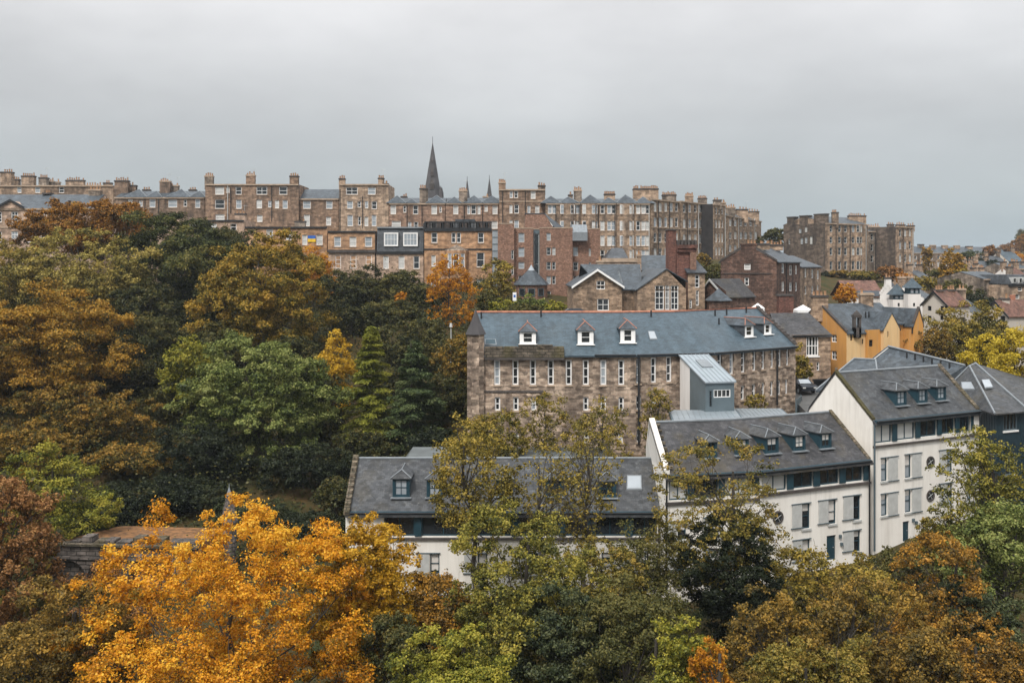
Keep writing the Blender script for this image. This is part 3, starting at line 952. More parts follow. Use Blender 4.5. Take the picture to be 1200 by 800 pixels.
# ---- tall white block stepping up the lane, three dormers
def tall_block():
    A = P2(1022.5, 75); th = R(28)
    d = V((math.cos(th), math.sin(th))); n = V((-d.y, d.x))
    k = (1147 - 600) / FP
    t = (k * A.y - A.x) / (d.x - k * d.y)
    Bp = A + d * t
    D = 7.3
    ze = gz(492, 75); rA, rB = A + n * D / 2, Bp + n * D / 2
    zr = gz(437, rA.y)
    b = root('housing_block', (30, 78, 11), 'tall white block with three roof dormers and a bare cream gable facing left', 'building')
    F = Facade(A, Bp)
    e0, e1 = lin(1024, 495, 1147, 480.5), lin(1024, 520, 1147, 503)
    ops = glazing_band(b, F, e0, e1, [(1024.5, 1045.5), (1051, 1072.5), (1078, 1098), (1103, 1119), (1124, 1137)], [(1045.5, 1051), (1072.5, 1078), (1098, 1103), (1119, 1124), (1137, 1140.5)], curtains=(0, 1))
    for w, s, z in (((1032.5, 1039.5), (1040.5, 1051.5), (535.5, 563.5)), ((1060.5, 1067.5), (1068.5, 1079), (531.5, 559.5)), ((1110, 1116), (1100.5, 1109), (527, 553)),
                    ((1032.5, 1039.5), (1040.5, 1051.5), (577.5, 604)), ((1060.5, 1067.5), (1068.5, 1079), (572.5, 600)), ((1110, 1116), (1100.5, 1109), (566, 591)),
                    ((1133, 1138), None, (522, 548)), ((1133, 1138), None, (561, 586))):
        ops.append(window_with_shutter(b, F, w, s, z, glass='sky_tinted_glass'))
    dd = F.op(1058, 1065.5, 610.5, 634); ops.append(dd)
    m = MB(); m.fbox(F, dd[0], dd[1], dd[2], dd[3], -.16, -.1); m.fbox(F, dd[1] - .22, dd[1] - .12, (dd[2] + dd[3]) / 2, (dd[2] + dd[3]) / 2 + .07, -.1, -.05, 1); m.build('door', ['teal_paint', 'lead'], b)
    for py in (541, 580.5): round_window(b, F, 1090.2, py, .44)
    for px, py in ((1069.5, 609), (1073, 612)):
        u, z = F.uz(px, py); m = MB(); m.fbox(F, u - .09, u + .09, z - .12, z + .12, .004, .14); m.build('wall_lamp', 'dark_zinc', b)
    mb = MB(); zb = 8.5
    wall(mb, F, zb, ze, ops, .2)
    A2, B2 = A + n * D * .88, Bp + n * D * .88
    for p, q in ((Bp, B2), (B2, A2), (A2, A)): wall(mb, Facade(p, q), zb, ze)
    for e, q, g in ((A, A2, rA), (Bp, B2, rB)): mb.poly([pt3(e, ze), pt3(q, ze), pt3(g, zr - .04)])
    mb.build('wall', 'cream_harl', b)
    r = MB(); gable_roof(r, [A, Bp], [rA, rB], [A2, B2], ze, zr, over=.3); r.build('roof', 'grey_slate', b)
    coping(b, pt3(A - d * -.12, ze - .05), pt3(rA + d * .12, zr + .02), .32, .2, 'moss')
    coping(b, pt3(A2 + d * .1, ze - .05), pt3(rA + d * .1, zr + .0), .28, .18, 'black_paint')
    coping(b, pt3(Bp - d * .1, ze - .05), pt3(rB - d * .1, zr + .02), .34, .2, 'mossy_stone')
    t = MB(); t.tube([pt3(rA, zr + .03), pt3(rB, zr + .03)], .09, 6); t.build('ridge', 'lead', b)
    f = MB(); f.tube([pt3(rA + d * .1, zr), pt3(rA + d * .1, zr + .42)], .1, 6); f.build('finial', 'mossy_stone', b)
    eaves(b, F, ze, .1, F.L - .1)
    c0 = F.P(0, 0); z0 = gz(521.5, 75); s = MB(); s.fbox(F, .02, F.L - .02, z0 - .2, z0 - .06, -.02, .13); s.build('sill_band', 'dark_stone', b)
    RP = RoofPlane(F, ze, (zr - ze) / (D / 2))
    for q in ((1050, 1062.5, 457, 475.5), (1075.5, 1087, 455, 472.5), (1097.5, 1108.8, 452.5, 469.5)): dormer(b, RP, *q, glass='sky_tinted_glass')
    pipe(b, F, 1023.6, 494, 645, .07, 'dark_zinc', .1)
    w = MB(); w.fbox(F, F.L - 1.0, F.L - .02, z0, ze - .3, 0.01, .05); w.build('end_pier', 'cream_harl', b)
tall_block()

# ---- roofs and dark timber drum behind the tall block
def rear_ranges():
    b = root('housing_block', (36, 92, 13), 'slate roofed rear range of the white housing whose long ridge runs back from the gable', 'building')
    # hipped roof nearest the lane
    m = MB()
    z0 = gz(456, 85)
    foot = [(gx(959, 85), 85), (gx(1030, 83.5), 83.5), (gx(1060, 90), 90), (gx(985, 94), 94)]
    m.prism(foot, 11, z0); 
    # long wing running back
    L0, L1 = at(1041, 406, 97), at(1131, 428.5, 89)
    w = 4.6; zs = L1.z - 2.6
    foot2 = [(L1.x - w, L1.y - 0.2), (L1.x + 1.2, L1.y - .2), (L0.x + 1.2, L0.y), (L0.x - w, L0.y)]
    m.prism(foot2, 11, zs)
    m.poly([(L0.x - w, L0.y, zs), (L0.x + 1.2, L0.y, zs), (L0.x + 1.2, L0.y, L0.z - .9), (L0.x, L0.y, L0.z - .05)])
    m.build('wall', 'cream_harl', b)
    r = MB()
    ap0, ap1 = at(1001, 420.5, 89.5), at(1026, 420.5, 88.5)
    ap1.z = ap0.z
    f3 = [V((x, y, z0 - .1)) for x, y in foot]
    c = sum(f3, V((0, 0, 0))) / 4
    f3 = [c + (p - c) * 1.06 for p in f3]
    r.slab([f3[0], f3[1], ap1, ap0], .12); r.slab([f3[1], f3[2], ap1], .12); r.slab([f3[2], f3[3], ap0, ap1], .12); r.slab([f3[3], f3[0], ap0], .12)
    r.slab([V((L1.x - w - .3, L1.y - .4, zs - .2)), L1, L0 + V((0, .3, 0)), V((L0.x - w - .3, L0.y + .3, zs - .2))][::-1], .14)
    r.slab([V((L1.x + 1.5, L1.y - .4, L1.z - .95)), L1, L0 + V((0, .3, 0)), V((L0.x + 1.5, L0.y + .3, L0.z - .95))], .14)
    r.poly([(L1.x - w, L1.y - .25, zs - .2), (L1.x + 1.2, L1.y - .25, zs - .2), (L1.x + 1.2, L1.y - .1, L1.z - .85), (L1.x, L1.y, L1.z - .05)])
    r.build('roof', 'old_slate', b)
    h = MB()
    for p, q in ((f3[0], ap0), (f3[1], ap1), (ap0, ap1)): h.tube([p + V((0, 0, .05)), q + V((0, 0, .05))], .08, 5)
    h.build('lead_hip', 'lead', b)
    h = MB(); h.tube([L0 + V((0, 0, .04)), L1 + V((0, 0, .04))], .1, 5); h.build('ridge', 'lead', b)
    for k in range(6):
        p = L1 + (L0 - L1) * (.12 + .11 * k); q = MB(); q.tube([p + V((-.5, 0, -.5)), p + V((-.5, 0, .08))], .08, 6); q.build('vent_pipe', 'black_paint', b)
    d = root('timber_drum', (42, 84, 12), 'dark teal boarded polygonal house under a faceted slate roof beyond the tall white block', 'building')
    pts = [(1106, 89), (1167, 79.0), (1204, 80.5), (1240, 86), (1225, 97), (1150, 99)]
    foot = [tuple(P2(*p)) for p in pts]
    ze = gz(482, 79)
    m = MB(); Fs = []
    for i in range(6):
        F = Facade(V(foot[i]), V(foot[(i + 1) % 6])); Fs.append(F)
        ops = []
        if i == 1:
            op = F.op(1176, 1192, 481.5, 504); ops.append(op); window(d, F, op, 'dark_zinc', .08, 4, 1, .12, 'glass', 'white_paint', near=True)
            op = F.op(1178, 1190, 530, 556); ops.append(op); window(d, F, op, 'dark_zinc', .08, 2, 2, .12, 'glass', 'white_paint', near=True)
        wall(m, F, 8.5, ze, ops)
    m.build('wall', 'teal_board', d)
    bo = MB()
    for F in Fs[:3]:
        k = int(F.L / .45)
        for j in range(k):
            u = (j + .5) * F.L / k
            if F is Fs[1] and any(o[0] - .1 < u < o[1] + .1 for o in (F.op(1176, 1192, 481.5, 504), F.op(1178, 1190, 530, 556))): continue
            bo.fbox(F, u - .03, u + .03, 8.6, ze - .05, -.01, .04)
    bo.build('board_strips', 'teal_board', d)
    ap = at(1136, 429, 88); ap2 = at(1143, 430, 90.5); ap2.z = ap.z
    r = MB()
    c = V((sum(p[0] for p in foot) / 6, sum(p[1] for p in foot) / 6))
    e = [pt3(c + (V(p) - c) * 1.07, ze - .1) for p in foot]
    A_ = [ap, ap, ap2, ap2, ap2, ap]
    for i in range(6):
        j = (i + 1) % 6
        a, b2 = A_[i], A_[j]
        if i == 1: r.slab([e[1], e[2], ap2, ap], .12)
        elif a is b2: r.slab([e[i], e[j], a], .12)
        else: r.slab([e[i], e[j], b2, a], .12)
    r.build('roof', 'grey_slate', d)
    h = MB()
    for i, a in ((0, ap), (1, ap), (2, ap2)): h.tube([e[i] + V((0, 0, .05)), a + V((0, 0, .05))], .08, 5)
    h.tube([ap, ap2], .09, 5); h.build('lead_hip', 'lead', d)
    # rooflights on the two near slopes
    def on(tri, px, py):
        o = V((0, 0, CZ)); dr = V(((px - 600) / FP, 1, -(py - HZ) / FP)); n = (tri[1] - tri[0]).cross(tri[2] - tri[0])
        return o + dr * ((tri[0] - o).dot(n) / dr.dot(n))
    for tri, cs in (([e[0], e[1], ap], ((1128, 456.5), (1141.5, 456.5), (1137.5, 449), (1127, 449))), ([e[1], e[2], ap], ((1154.5, 455), (1163, 454), (1159, 446), (1151, 446.5)))):
        p = [on(tri, *q) + V((0, 0, .1)) for q in cs]
        m = MB(); cc = sum(p, V((0, 0, 0))) / 4; m.slab([cc + (x - cc) * 1.14 for x in p], .12); o = m.build('rooflight', 'lead', d)
        g = MB(); g.poly([x + V((0, 0, .006)) for x in p]); g.build('pane', 'sky_tinted_glass', o)
rear_ranges()

# ---- the long curved stone mill
def mill():
    A, B1, C, Dp = V((gx(553, 92), 92)), V((gx(745, 92), 92)), V((18.4, 93.95)), V((28.1, 101.5))
    fr = [A, B1, C, Dp]
    D = 12.0
    ri, ba = offset_line(fr, D / 2), offset_line(fr, D)
    rend = ri[3] + (Dp - C).normalized() * 1.6
    ri[3] = rend
    ba[3] = ba[3] + (Dp - C).normalized() * 3.2
    ze, zr = gz(414, 92), gz(366, 98)
    b = root('stone_mill', (8, 95, 14), 'long curved rubble stone mill with smooth blue slate roof and narrow white framed windows', 'building')
    Fs = [Facade(fr[i], fr[i + 1]) for i in range(3)]
    zb = 12.5
    r1 = (423, 450.5); r2 = (465, 480.5); r3 = (498, 518)
    tall = [582.5, 604, 624.5, 645.5, 666.5, 686.5, 707, 728]
    ops = [[], [], []]
    def win(i, px, hw, y0, y1, rows, lo=False):
        F = Fs[i]; op = F.op(px - hw, px + hw, y0, y1); ops[i].append(op)
        window(b, F, op, 'white_paint', .12, 1, 1, .24, 'sky_tinted_glass' if RNG.random() < .12 else 'glass', 'trim_stone', rows=rows, near=True)
    for px in tall: win(0, px, 3.6, 421.5, 451, (.33, .66))
    for px in (583, 604.5, 625.5, 686.5, 707, 728): win(0, px, 3.2, 465, 481, (.5,))
    for px in (605, 687, 727): win(0, px, 3.0, 507, 519, (.5,))
    y = lin(745, 420, 835, 415)
    for px in (747.6, 766, 784, 800): 
        if px > 746: win(1, px, 3.2, y(px), y(px) + 29.5, (.33, .66))
    for px in (748.5, 766): win(1, px, 3.0, 463.5, 480, (.5,))
    for px, q in ((748.5, 503), (766.5, 498)): win(1, px, 2.6, q, q + 15, (.5,))
    y = lin(838, 414.5, 932, 404)
    for px, hw in ((843.5, 2.6), (857.5, 2.5), (871, 2.4), (884, 2.2), (894.5, 2.0), (905, 1.9), (914, 1.8), (923, 1.7)): win(2, px, hw, y(px), y(px) + 27 - (px - 843) * .05, (.33, .66))
    y2 = lin(838, 456, 932, 443)
    for px, hw in ((870.5, 2.4), (883.5, 2.2), (894.5, 2.0), (904.5, 1.9), (913.5, 1.8), (922, 1.7)): win(2, px, hw, y2(px), y2(px) + 17, (.5,))
    mb = MB()
    for F, o in zip(Fs, ops): wall(mb, F, zb, ze, o, .24)
    for p, q in ((Dp, ba[3]), (ba[3], ba[2]), (ba[2], ba[1]), (ba[1], ba[0]), (ba[0], A)): wall(mb, Facade(p, q), zb, ze)
    for e, q, g in ((A, ba[0], ri[0]), (Dp, ba[3], ri[3])): mb.poly([pt3(e, ze), pt3(q, ze), pt3(g, zr - .08)])
    mb.build('wall', 'rubble', b)
    r = MB(); gable_roof(r, fr, ri, ba, ze, zr, over=.3); r.build('roof', 'blue_slate', b)
    t = MB(); t.tube([pt3(p, zr + .04) for p in ri], .11, 6); t.build('ridge', 'ridge_tile', b)
    for i, F in enumerate(Fs):
        g = MB(); g.tube([F.P(0 if i else 11.0, ze - .12, .36), F.P(F.L, ze - .12, .36)], .07, 6); g.build('gutter', 'black_paint', b)
    coping(b, pt3(Dp, ze + .02), pt3(ri[3], zr + .1), .34, .2, 'dark_stone')
    for k in range(13):
        f = (k + .5) / 13; p = Dp + (ri[3] - Dp) * f; z = ze + (zr - ze) * f + .2
        m = MB(); m.box(p.x - .14, p.x + .14, p.y - .13, p.y + .13, z, z + .17); m.build('skew_stone', 'dark_stone', b)
    sl = (zr - ze) / (D / 2)
    RP = [RoofPlane(F, ze, sl) for F in Fs]
    for i, q in ((0, (609, 628, 388.5, 403.5)), (0, (677, 695.5, 387, 404)), (0, (727, 744.5, 385, 402))):
        dormer(b, RP[i], *q, face='white_paint', roofmat='old_slate', hip='ridge_tile', nx=1, ny=2, margin=.3, hr=.55, cheek='old_slate')
    for q in ((873, 883, 381, 395), (895.5, 904, 379, 392)):
        dormer(b, RP[2], *q, face='white_paint', roofmat='old_slate', hip='ridge_tile', nx=1, ny=2, margin=.22, hr=.5, cheek='dark_slate')
    rooflight(b, RP[1], ((762, 397.5), (769.5, 397.5), (766.5, 389.5), (760, 389.5)))
    rooflight(b, RP[0], ((569, 404), (581, 404), (580, 398.5), (569, 398.5)), 'teal_paint')
    for px, py in ((564, 373), (634, 371), (763, 371), (838, 370), (851.5, 369), (842.5, 380), (874.5, 366.5)):
        i = 0 if px < 745 else (1 if px < 822 else 2)
        p = RP[i].px(px, py); m = MB(); m.tube([p - V((0, 0, .2)), p + V((0, 0, .62))], .085, 6); m.build('vent_pipe', 'black_paint', b)
    # mossy stepped parapet over the left bays
    F = Fs[0]
    p0, p1 = F.uz(568, HZ)[0], F.uz(661, HZ)[0]
    m = MB(); zt = gz(407.5, 92); m.fbox(F, p0, p1, ze - .35, zt, -.45, .40)
    k = 0; u = p0
    while u < p1 - .3:
        w = RNG.uniform(1.0, 1.7)
        w = min(w, p1 - u)
        m.fbox(F, u + .02, u + w - .02, zt, zt + RNG.choice((.12, .28, .42)), -.42, .36); u += w
    m.build('parapet', 'parapet_stone', b)
    s = MB(); s.fbox(F, p0, p1, ze - .55, ze - .36, -.02, .46); s.build('string_course', 'dark_stone', b)
    s = MB(); z = gz(458.5, 92); s.fbox(F, .4, F.uz(640, 458)[0], z - .08, z + .08, -.02, .09); s.build('string_course', 'dark_stone', b)
    pipe(b, Fs[1], 750.5 - 3.2 + .6, 415, 520, .1, 'black_paint', .13)
    pipe(b, Fs[2], 909.5, 407, 474, .09, 'black_paint', .13)
    # corner turret with a stone cone
    c = V((gx(557.5, 92), 92.0)); rr = .82
    foot = [(c.x + rr * math.cos(a), c.y + rr * math.sin(a)) for a in [2 * math.pi * (k + .5) / 8 for k in range(8)]]
    m = MB(); m.prism(foot, zb, gz(391, 92)); tw = m.build('turret', 'rubble', b)
    foot = [(c.x + 1.0 * math.cos(a), c.y + 1.0 * math.sin(a)) for a in [2 * math.pi * (k + .5) / 8 for k in range(8)]]
    m = MB(); z = gz(391.5, 92)
    mid = [(c.x + .52 * math.cos(a), c.y + .52 * math.sin(a)) for a in [2 * math.pi * (k + .5) / 8 for k in range(8)]]
    for k in range(8):
        j = (k + 1) % 8
        m.poly([(*foot[k], z), (*foot[j], z), (*mid[j], z + .95), (*mid[k], z + .95)])
    m.poly([(*p, z) for p in foot[::-1]])
    m.cone(mid, z + .951, pt3(c, gz(361.5, 92))); m.build('turret_roof', 'spire_stone', tw)
    # zinc stair tower against the mill's bend
    t = root('stair_tower', (17.5, 90, 18), 'small zinc clad stair tower with pitched metal roof, against the mill front', 'stair tower')
    a = P2(827, 87); th = R(13); d = V((math.cos(th), math.sin(th))); n = V((-d.y, d.x)); w, dp = 2.62, 5.7
    zf, zk = gz(447.5, 87), gz(415.5, 92.6)
    Ff = Facade(a, a + d * w)
    o1, o2 = Ff.op(831, 835, 457.5, 477), Ff.op(836.3, 856, 456.2, 465.5)
    m = MB(); wall(m, Ff, 13, zf - .1, [o1, o2], .12); window(t, Ff, o1, 'dark_zinc', .06, 1, 1, .12, 'glass', near=True); window(t, Ff, o2, 'white_paint', .07, 4, 1, .12, 'glass', near=True)
    m.build('front_wall', 'zinc_wall', t)
    def side(p, q, f0, f1, name, mat, off):
        zz = lambda f: zf + (zk - zf) * f - .1
        pa, pb = p + (q - p) * f0, p + (q - p) * f1
        m = MB(); m.poly([pt3(pa, 13), pt3(pb, 13), pt3(pb, zz(f1)), pt3(pa, zz(f0))]); m.build(name, mat, t)
    side(a, a + n * dp, 0, .60, 'side_wall', 'zinc_wall', 0); side(a, a + n * dp, .60, 1, 'white_wall', 'white_harl', 0); side(a + d * w, a + d * w + n * dp, 0, 1, 'side_wall', 'zinc_wall', 0)
    m = MB(); k = 7
    q0, q1, q2, q3 = a - d * .12 - n * .15, a + d * (w + .12) - n * .15, a + d * (w + .12) + n * dp, a - d * .12 + n * dp
    m.slab([pt3(q0, zf), pt3(q1, zf), pt3(q2, zk), pt3(q3, zk)], .12)
    for i in range(k + 1):
        f = i / k; p = q0 + (q1 - q0) * f; q = q3 + (q2 - q3) * f
        m.tube([pt3(p, zf + .03), pt3(q, zk + .03)], .035, 4)
    m.build('roof', 'zinc', t)
    m = MB(); sm = [q0 + (q1 - q0) * x + (q3 - q0) * y for x, y in ((.36, .5), (.72, .5), (.72, .76), (.36, .76))]
    zz = lambda y: zf + (zk - zf) * y
    m.slab([pt3(sm[0], zz(.5) + .12), pt3(sm[1], zz(.5) + .12), pt3(sm[2], zz(.76) + .12), pt3(sm[3], zz(.76) + .12)], .16); o = m.build('rooflight', 'lead', t)
    # low flat zinc roofs before it
    for (x0, x1, ya, yb, py, lab) in ((788, 873, 82.2, 88.2, 480, 'low flat zinc roofed link below the stair tower'), (869, 934, 84.5, 92.0, 478, 'low flat zinc roofed link to the right of the stair tower, by the lane')):
        q = root('flat_roofed_link', (gx((x0 + x1) / 2, ya), ya, 14), lab, 'building')
        zt = gz(py, yb)
        X0, X1 = gx(x0, ya), gx(x1, ya)
        m = MB(); m.prism([(X0 + .3, ya + .3), (X1 - .3, ya + .3), (X1 + .4, yb - .3), (X0 + .9, yb - .3)], 11.5, zt - .45); m.build('wall', 'warm_rubble', q)
        m = MB(); m.prism([(X0, ya), (X1, ya), (X1 + .7, yb), (X0 + .6, yb)], zt - .45, zt - .05); m.build('fascia', 'dark_zinc', q)
        m = MB(); m.prism([(X0 + .15, ya + .15), (X1 - .15, ya + .15), (X1 + .5, yb - .15), (X0 + .7, yb - .15)], zt - .05, zt); 
        for i in range(1, 12):
            f = i / 12; m.tube([(X0 + .15 + (X1 - X0 - .3) * f, ya + .15, zt + .01), (X0 + .7 + (X1 - X0 - .2) * f, yb - .15, zt + .01)], .03, 4)
        m.build('roof', 'zinc', q)
mill()

def gable_block(b, F, ze, zap, ua, depth, zb, wins=(), mat='warm_rubble', roofmat='old_slate', fm='white_paint', over=.2, barge=None, pale=.3, nx=1, ny=2, wallname='wall', roofname='roof', zeb=None, cope=None):
    """block whose gable is the facade F; its roof runs straight back"""
    zr = ze if zeb is None else zeb
    ops = auto_windows(b, F, wins, fm, pale, nx, ny, .1)
    top = max([ze] + [o[3] + .1 for o in ops])
    m = MB()
    L = F.L
    if top <= ze + .01:
        wall(m, F, zb, ze, ops)
        m.poly([F.P(0, ze), F.P(L, ze), F.P(ua, zap)])
        if zr != ze: m.poly([F.P(L, ze), F.P(L, zr), F.P(ua, zap)])
    else:   # windows that reach up into the gable triangle: central strip carries them
        a = min(o[0] for o in ops if o[3] > ze) - .15; c = max(o[1] for o in ops if o[3] > ze) + .15
        zt = lambda u: ze + (zap - ze) * (u / ua if u < ua else (L - u) / (L - ua))
        lo = [o for o in ops if o[3] <= ze]
        wall(m, F, zb, ze, [o if o[3] <= ze else (o[0], o[1], o[2], ze + 1) for o in ops])
        sub = Facade(F.P(a, 0).to_2d(), F.P(c, 0).to_2d())
        wall(m, sub, ze, top, [(o[0] - a, o[1] - a, max(o[2], ze - .5), o[3]) for o in ops if o[3] > ze])
        m.poly([F.P(0, ze), F.P(a, ze), F.P(a, zt(a))])
        m.poly([F.P(c, ze), F.P(L, ze), F.P(c, zt(c))])
        up = [F.P(a, top), F.P(c, top), F.P(c, zt(c))] + ([F.P(ua, zap)] if a < ua < c else []) + [F.P(a, zt(a))]
        m.poly(up)
    A2, B2 = F.P(0, 0, -depth).to_2d(), F.P(L, 0, -depth).to_2d()
    wall(m, Facade(F.B, B2), zb, zr); wall(m, Facade(A2, F.A), zb, ze); wall(m, Facade(B2, A2), zb, min(ze, zr))
    m.poly([pt3(A2, min(ze, zr)), pt3(B2, min(ze, zr)), F.P(ua, zap - .05, -depth)])
    m.build(wallname, mat, b)
    r = MB()
    g0, g1 = F.P(ua, zap + .1, over), F.P(ua, zap + .1, -depth)
    def eave(u, z, w):
        p = F.P(ua, zap, w); e = F.P(u, z, w); q = e - p
        return p + q * ((q.length + .3) / q.length) + V((0, 0, .1))
    r.slab([eave(0, ze, over), g0, g1, eave(0, ze, -depth)][::-1], .14)
    r.slab([eave(L, zr, over), g0, g1, eave(L, zr, -depth)], .14)
    r.build(roofname, roofmat, b)
    if barge:
        for u, z in ((0, ze), (L, zr)):
            e = eave(u, z, over + .05); t = g0 + F.n.to_3d() * .05
            coping(b, e - V((0, 0, .28)), t - V((0, 0, .28)), .08, .3, barge, 'bargeboard')
    if cope:
        for u, z in ((0, ze), (L, zr)): coping(b, F.P(u, z + .05, -.1), F.P(ua, zap + .05, -.1), .36, .26, cope)

# ------------------------------------------------------------------ orange house and its neighbour beyond the lane
def orange_house():
    b = root('harled_house', (42, 118, 18), 'ochre orange harled house with slate roof, stepped gables and a little bellcote beyond the lane', 'house')
    A = P2(992, 114); th = R(25); d = V((math.cos(th), math.sin(th))); n = V((-d.y, d.x))
    k = (1064 - 600) / FP
    L = (k * A.y - A.x) / (d.x - k * d.y)
    Bp = A + d * L
    D = 8.6; zb = 15
    ze, zr = gz(389, 114), gz(356, 117.8)
    F = Facade(A, Bp)
    G = Facade(A + n * D, A)
    m = MB()
    gops = auto_windows(b, G, [(974, 980.5, 392, 401, 'glass'), (974, 980.5, 411, 421.5, 'glass')], 'white_paint', 0, 2, 2, .1)
    wall(m, G, zb, ze, [o for o in gops]); m.poly([G.P(0, ze), G.P(G.L, ze), G.P(G.L / 2, zr - .05)])
    wall(m, Facade(Bp, Bp + n * D), zb, ze); m.poly([pt3(Bp, ze), pt3(Bp + n * D, ze), pt3(Bp + n * D / 2, zr - .05)])
    wall(m, Facade(Bp + n * D, A + n * D), zb, ze)
    m.build('gable_wall', 'orange_harl', b)
    m = MB(); fo = auto_windows(b, F, [(996.5, 999, 391.5, 399, 'glass'), (1006, 1007.5, 393, 397, 'glass'), (1010, 1012, 397, 403, 'glass')], 'black_paint', 0, 1, 1, .05)
    wall(m, F, zb, ze, fo); m.build('front_wall', 'straw_harl', b)
    r = MB(); gable_roof(r, [A, Bp], [A + n * D / 2, Bp + n * D / 2], [A + n * D, Bp + n * D], ze, zr, over=.2); r.build('roof', 'old_slate', b)
    coping(b, pt3(A + d * .05, ze), pt3(A + n * D / 2 + d * .05, zr), .3, .22, 'dark_stone'); coping(b, pt3(A + n * D + d * .05, ze), pt3(A + n * D / 2 + d * .05, zr), .3, .22, 'dark_stone')
    # orange bay, gabled bay and end wing stepping forward
    def U(px): return F.uz(px, HZ)[0]
    def sub(u0, u1, w): return Facade(F.P(u0, 0, w).to_2d(), F.P(u1, 0, w).to_2d())
    S = sub(U(1014), U(1031), .35); m = MB(); z1 = gz(386, 115.5)
    o = auto_windows(b, S, [(1018.5, 1023, 398, 406, 'glass')], 'black_paint', 0, 1, 2, .05)
    wall(m, S, zb, z1, o); m.poly([S.P(0, zb), S.P(0, z1), S.P(0, z1, -.4), S.P(0, zb, -.4)]); m.build('bay_wall', 'orange_harl', b)
    S = sub(U(1029.5), U(1048), .8); L1 = S.L
    gable_block(b, S, gz(384, 117), gz(366.5, 117), L1 / 2, 4.2, zb, [(1040, 1041.5, 388, 395, 'glass')], 'straw_harl', over=.05, fm='black_paint', wallname='bay_wall', roofname='bay_roof')
    S = sub(U(1046), U(1062), .5); m = MB(); wall(m, S, zb, gz(377.5, 118.5)); m.build('bay_wall', 'orange_harl', b)
    r = MB(); r.slab([S.P(-.5, gz(378, 118.5), .25), S.P(S.L, gz(378, 118.5), .25), S.P(S.L, gz(365.5, 120), -4), S.P(-.5, gz(365.5, 120), -4)], .14); r.build('bay_roof', 'old_slate', b)
    S = sub(U(1055), U(1066), 2.0)
    gable_block(b, S, gz(379, 118), gz(361.5, 118), S.L * .55, 7.5, zb, [(1069.5, 1071, 384, 391, 'glass'), (1069, 1070.5, 412, 418, 'glass')], 'orange_harl', over=.05, fm='black_paint', wallname='wing_wall', roofname='wing_roof', cope='dark_stone')
    # bellcote
    u = U(1003.5); p = F.P(u, 0, .05); w = .40
    m = MB(); z0, z1 = gz(389, 114.5), gz(372, 114.5)
    m.box(p.x - w, p.x - w + .22, p.y - .35, p.y + .35, z0 - .6, z1); m.box(p.x + w - .22, p.x + w, p.y - .35, p.y + .35, z0 - .6, z1)
    m.box(p.x - w, p.x + w, p.y - .35, p.y + .35, z0 - .6, z0 + .5); m.box(p.x - w - .06, p.x + w + .06, p.y - .4, p.y + .4, z1, z1 + .3)
    m.cone([(p.x - w, p.y - .35), (p.x + w, p.y - .35), (p.x + w, p.y + .35), (p.x - w, p.y + .35)], z1 + .301, V((p.x, p.y, z1 + .85)))
    m.build('bellcote', 'dark_stone', b)
    for px in (1006, 1010): 
        q = F.P(U(px) + 3, 0, -2); m = MB(); m.tube([pt3(q.to_2d(), zr - 1.6), pt3(q.to_2d(), zr - .9)], .09, 5); m.build('vent_pipe', 'black_paint', b)
    q = (A + n * D / 2); chimney(b, q.x - .9, q.x + .85, q.y - .45, q.y + .5, ze + 1, gz(345.5, q.y), 'warm_rubble', 4, RNG)
    q = Bp + n * D / 2 - d * 2.2; chimney(b, q.x - .75, q.x + .75, q.y - .4, q.y + .4, ze + 1, gz(343, q.y), 'warm_rubble', 3, RNG)
orange_house()

def lane_house():
    b = root('stone_house', (34.5, 113, 18), 'rubble stone house with a tall white window, between the mill and orange house', 'house')
    A, Bp = P2(929, 111.5), P2(973.5, 112.4)
    F = Facade(A, Bp); zb = 16
    ze, zr = gz(392, 112), gz(366.5, 115.5)
    op = F.op(945, 959.5, 392.5, 417); ops = [(op[0], op[1], op[2], ze - .12)]
    window(b, F, ops[0], 'white_paint', .13, 4, 1, .2, 'glass', 'white_paint', rows=(.5,), near=True)
    o = F.op(957, 960.5, 424, 434); ops.append(o); window(b, F, o, 'white_paint', .08, 1, 2, .2, 'glass', near=True)
    o = F.op(953.5, 967, 446, 466); ops.append(o)
    o2 = F.op(944, 948, 438, 446); ops.append(o2); window(b, F, o2, 'white_paint', .08, 1, 2, .2, 'pale_pane', near=True)
    m = MB(); wall(m, F, zb, ze, ops, .35)
    A2, B2 = A + V((0, 7)), Bp + V((0, 7))
    for p, q in ((Bp, B2), (B2, A2), (A2, A)): wall(m, Facade(p, q), zb, ze)
    m.build('wall', 'warm_rubble', b)
    g = MB(); g.fbox(F, o[0], o[1], o[2], o[3], -.36, -.32); g.build('archway_shade', 'black_paint', b)  # flat black panel stands in for the shade inside the archway
    g = MB(); g.fbox(F, o[0] - .15, o[1] + .15, o[3] - .001, o[3] + .22, -.02, .08); g.build('lintel', 'black_paint', b)
    r = MB(); L0 = P2(912, 111.5)
    gable_roof(r, [L0, Bp + V((.1, 0))], [L0 + V((0, 3.5)), Bp + V((-1.4, 3.5))], [L0 + V((0, 7)), Bp + V((-1.6, 7))], ze, zr, over=.25); r.build('roof', 'warm_slate', b)
    f = MB(); f.fbox(F, 0, F.L, ze - .16, ze - .03, .02, .2); f.build('fascia', 'black_paint', b)
lane_house()

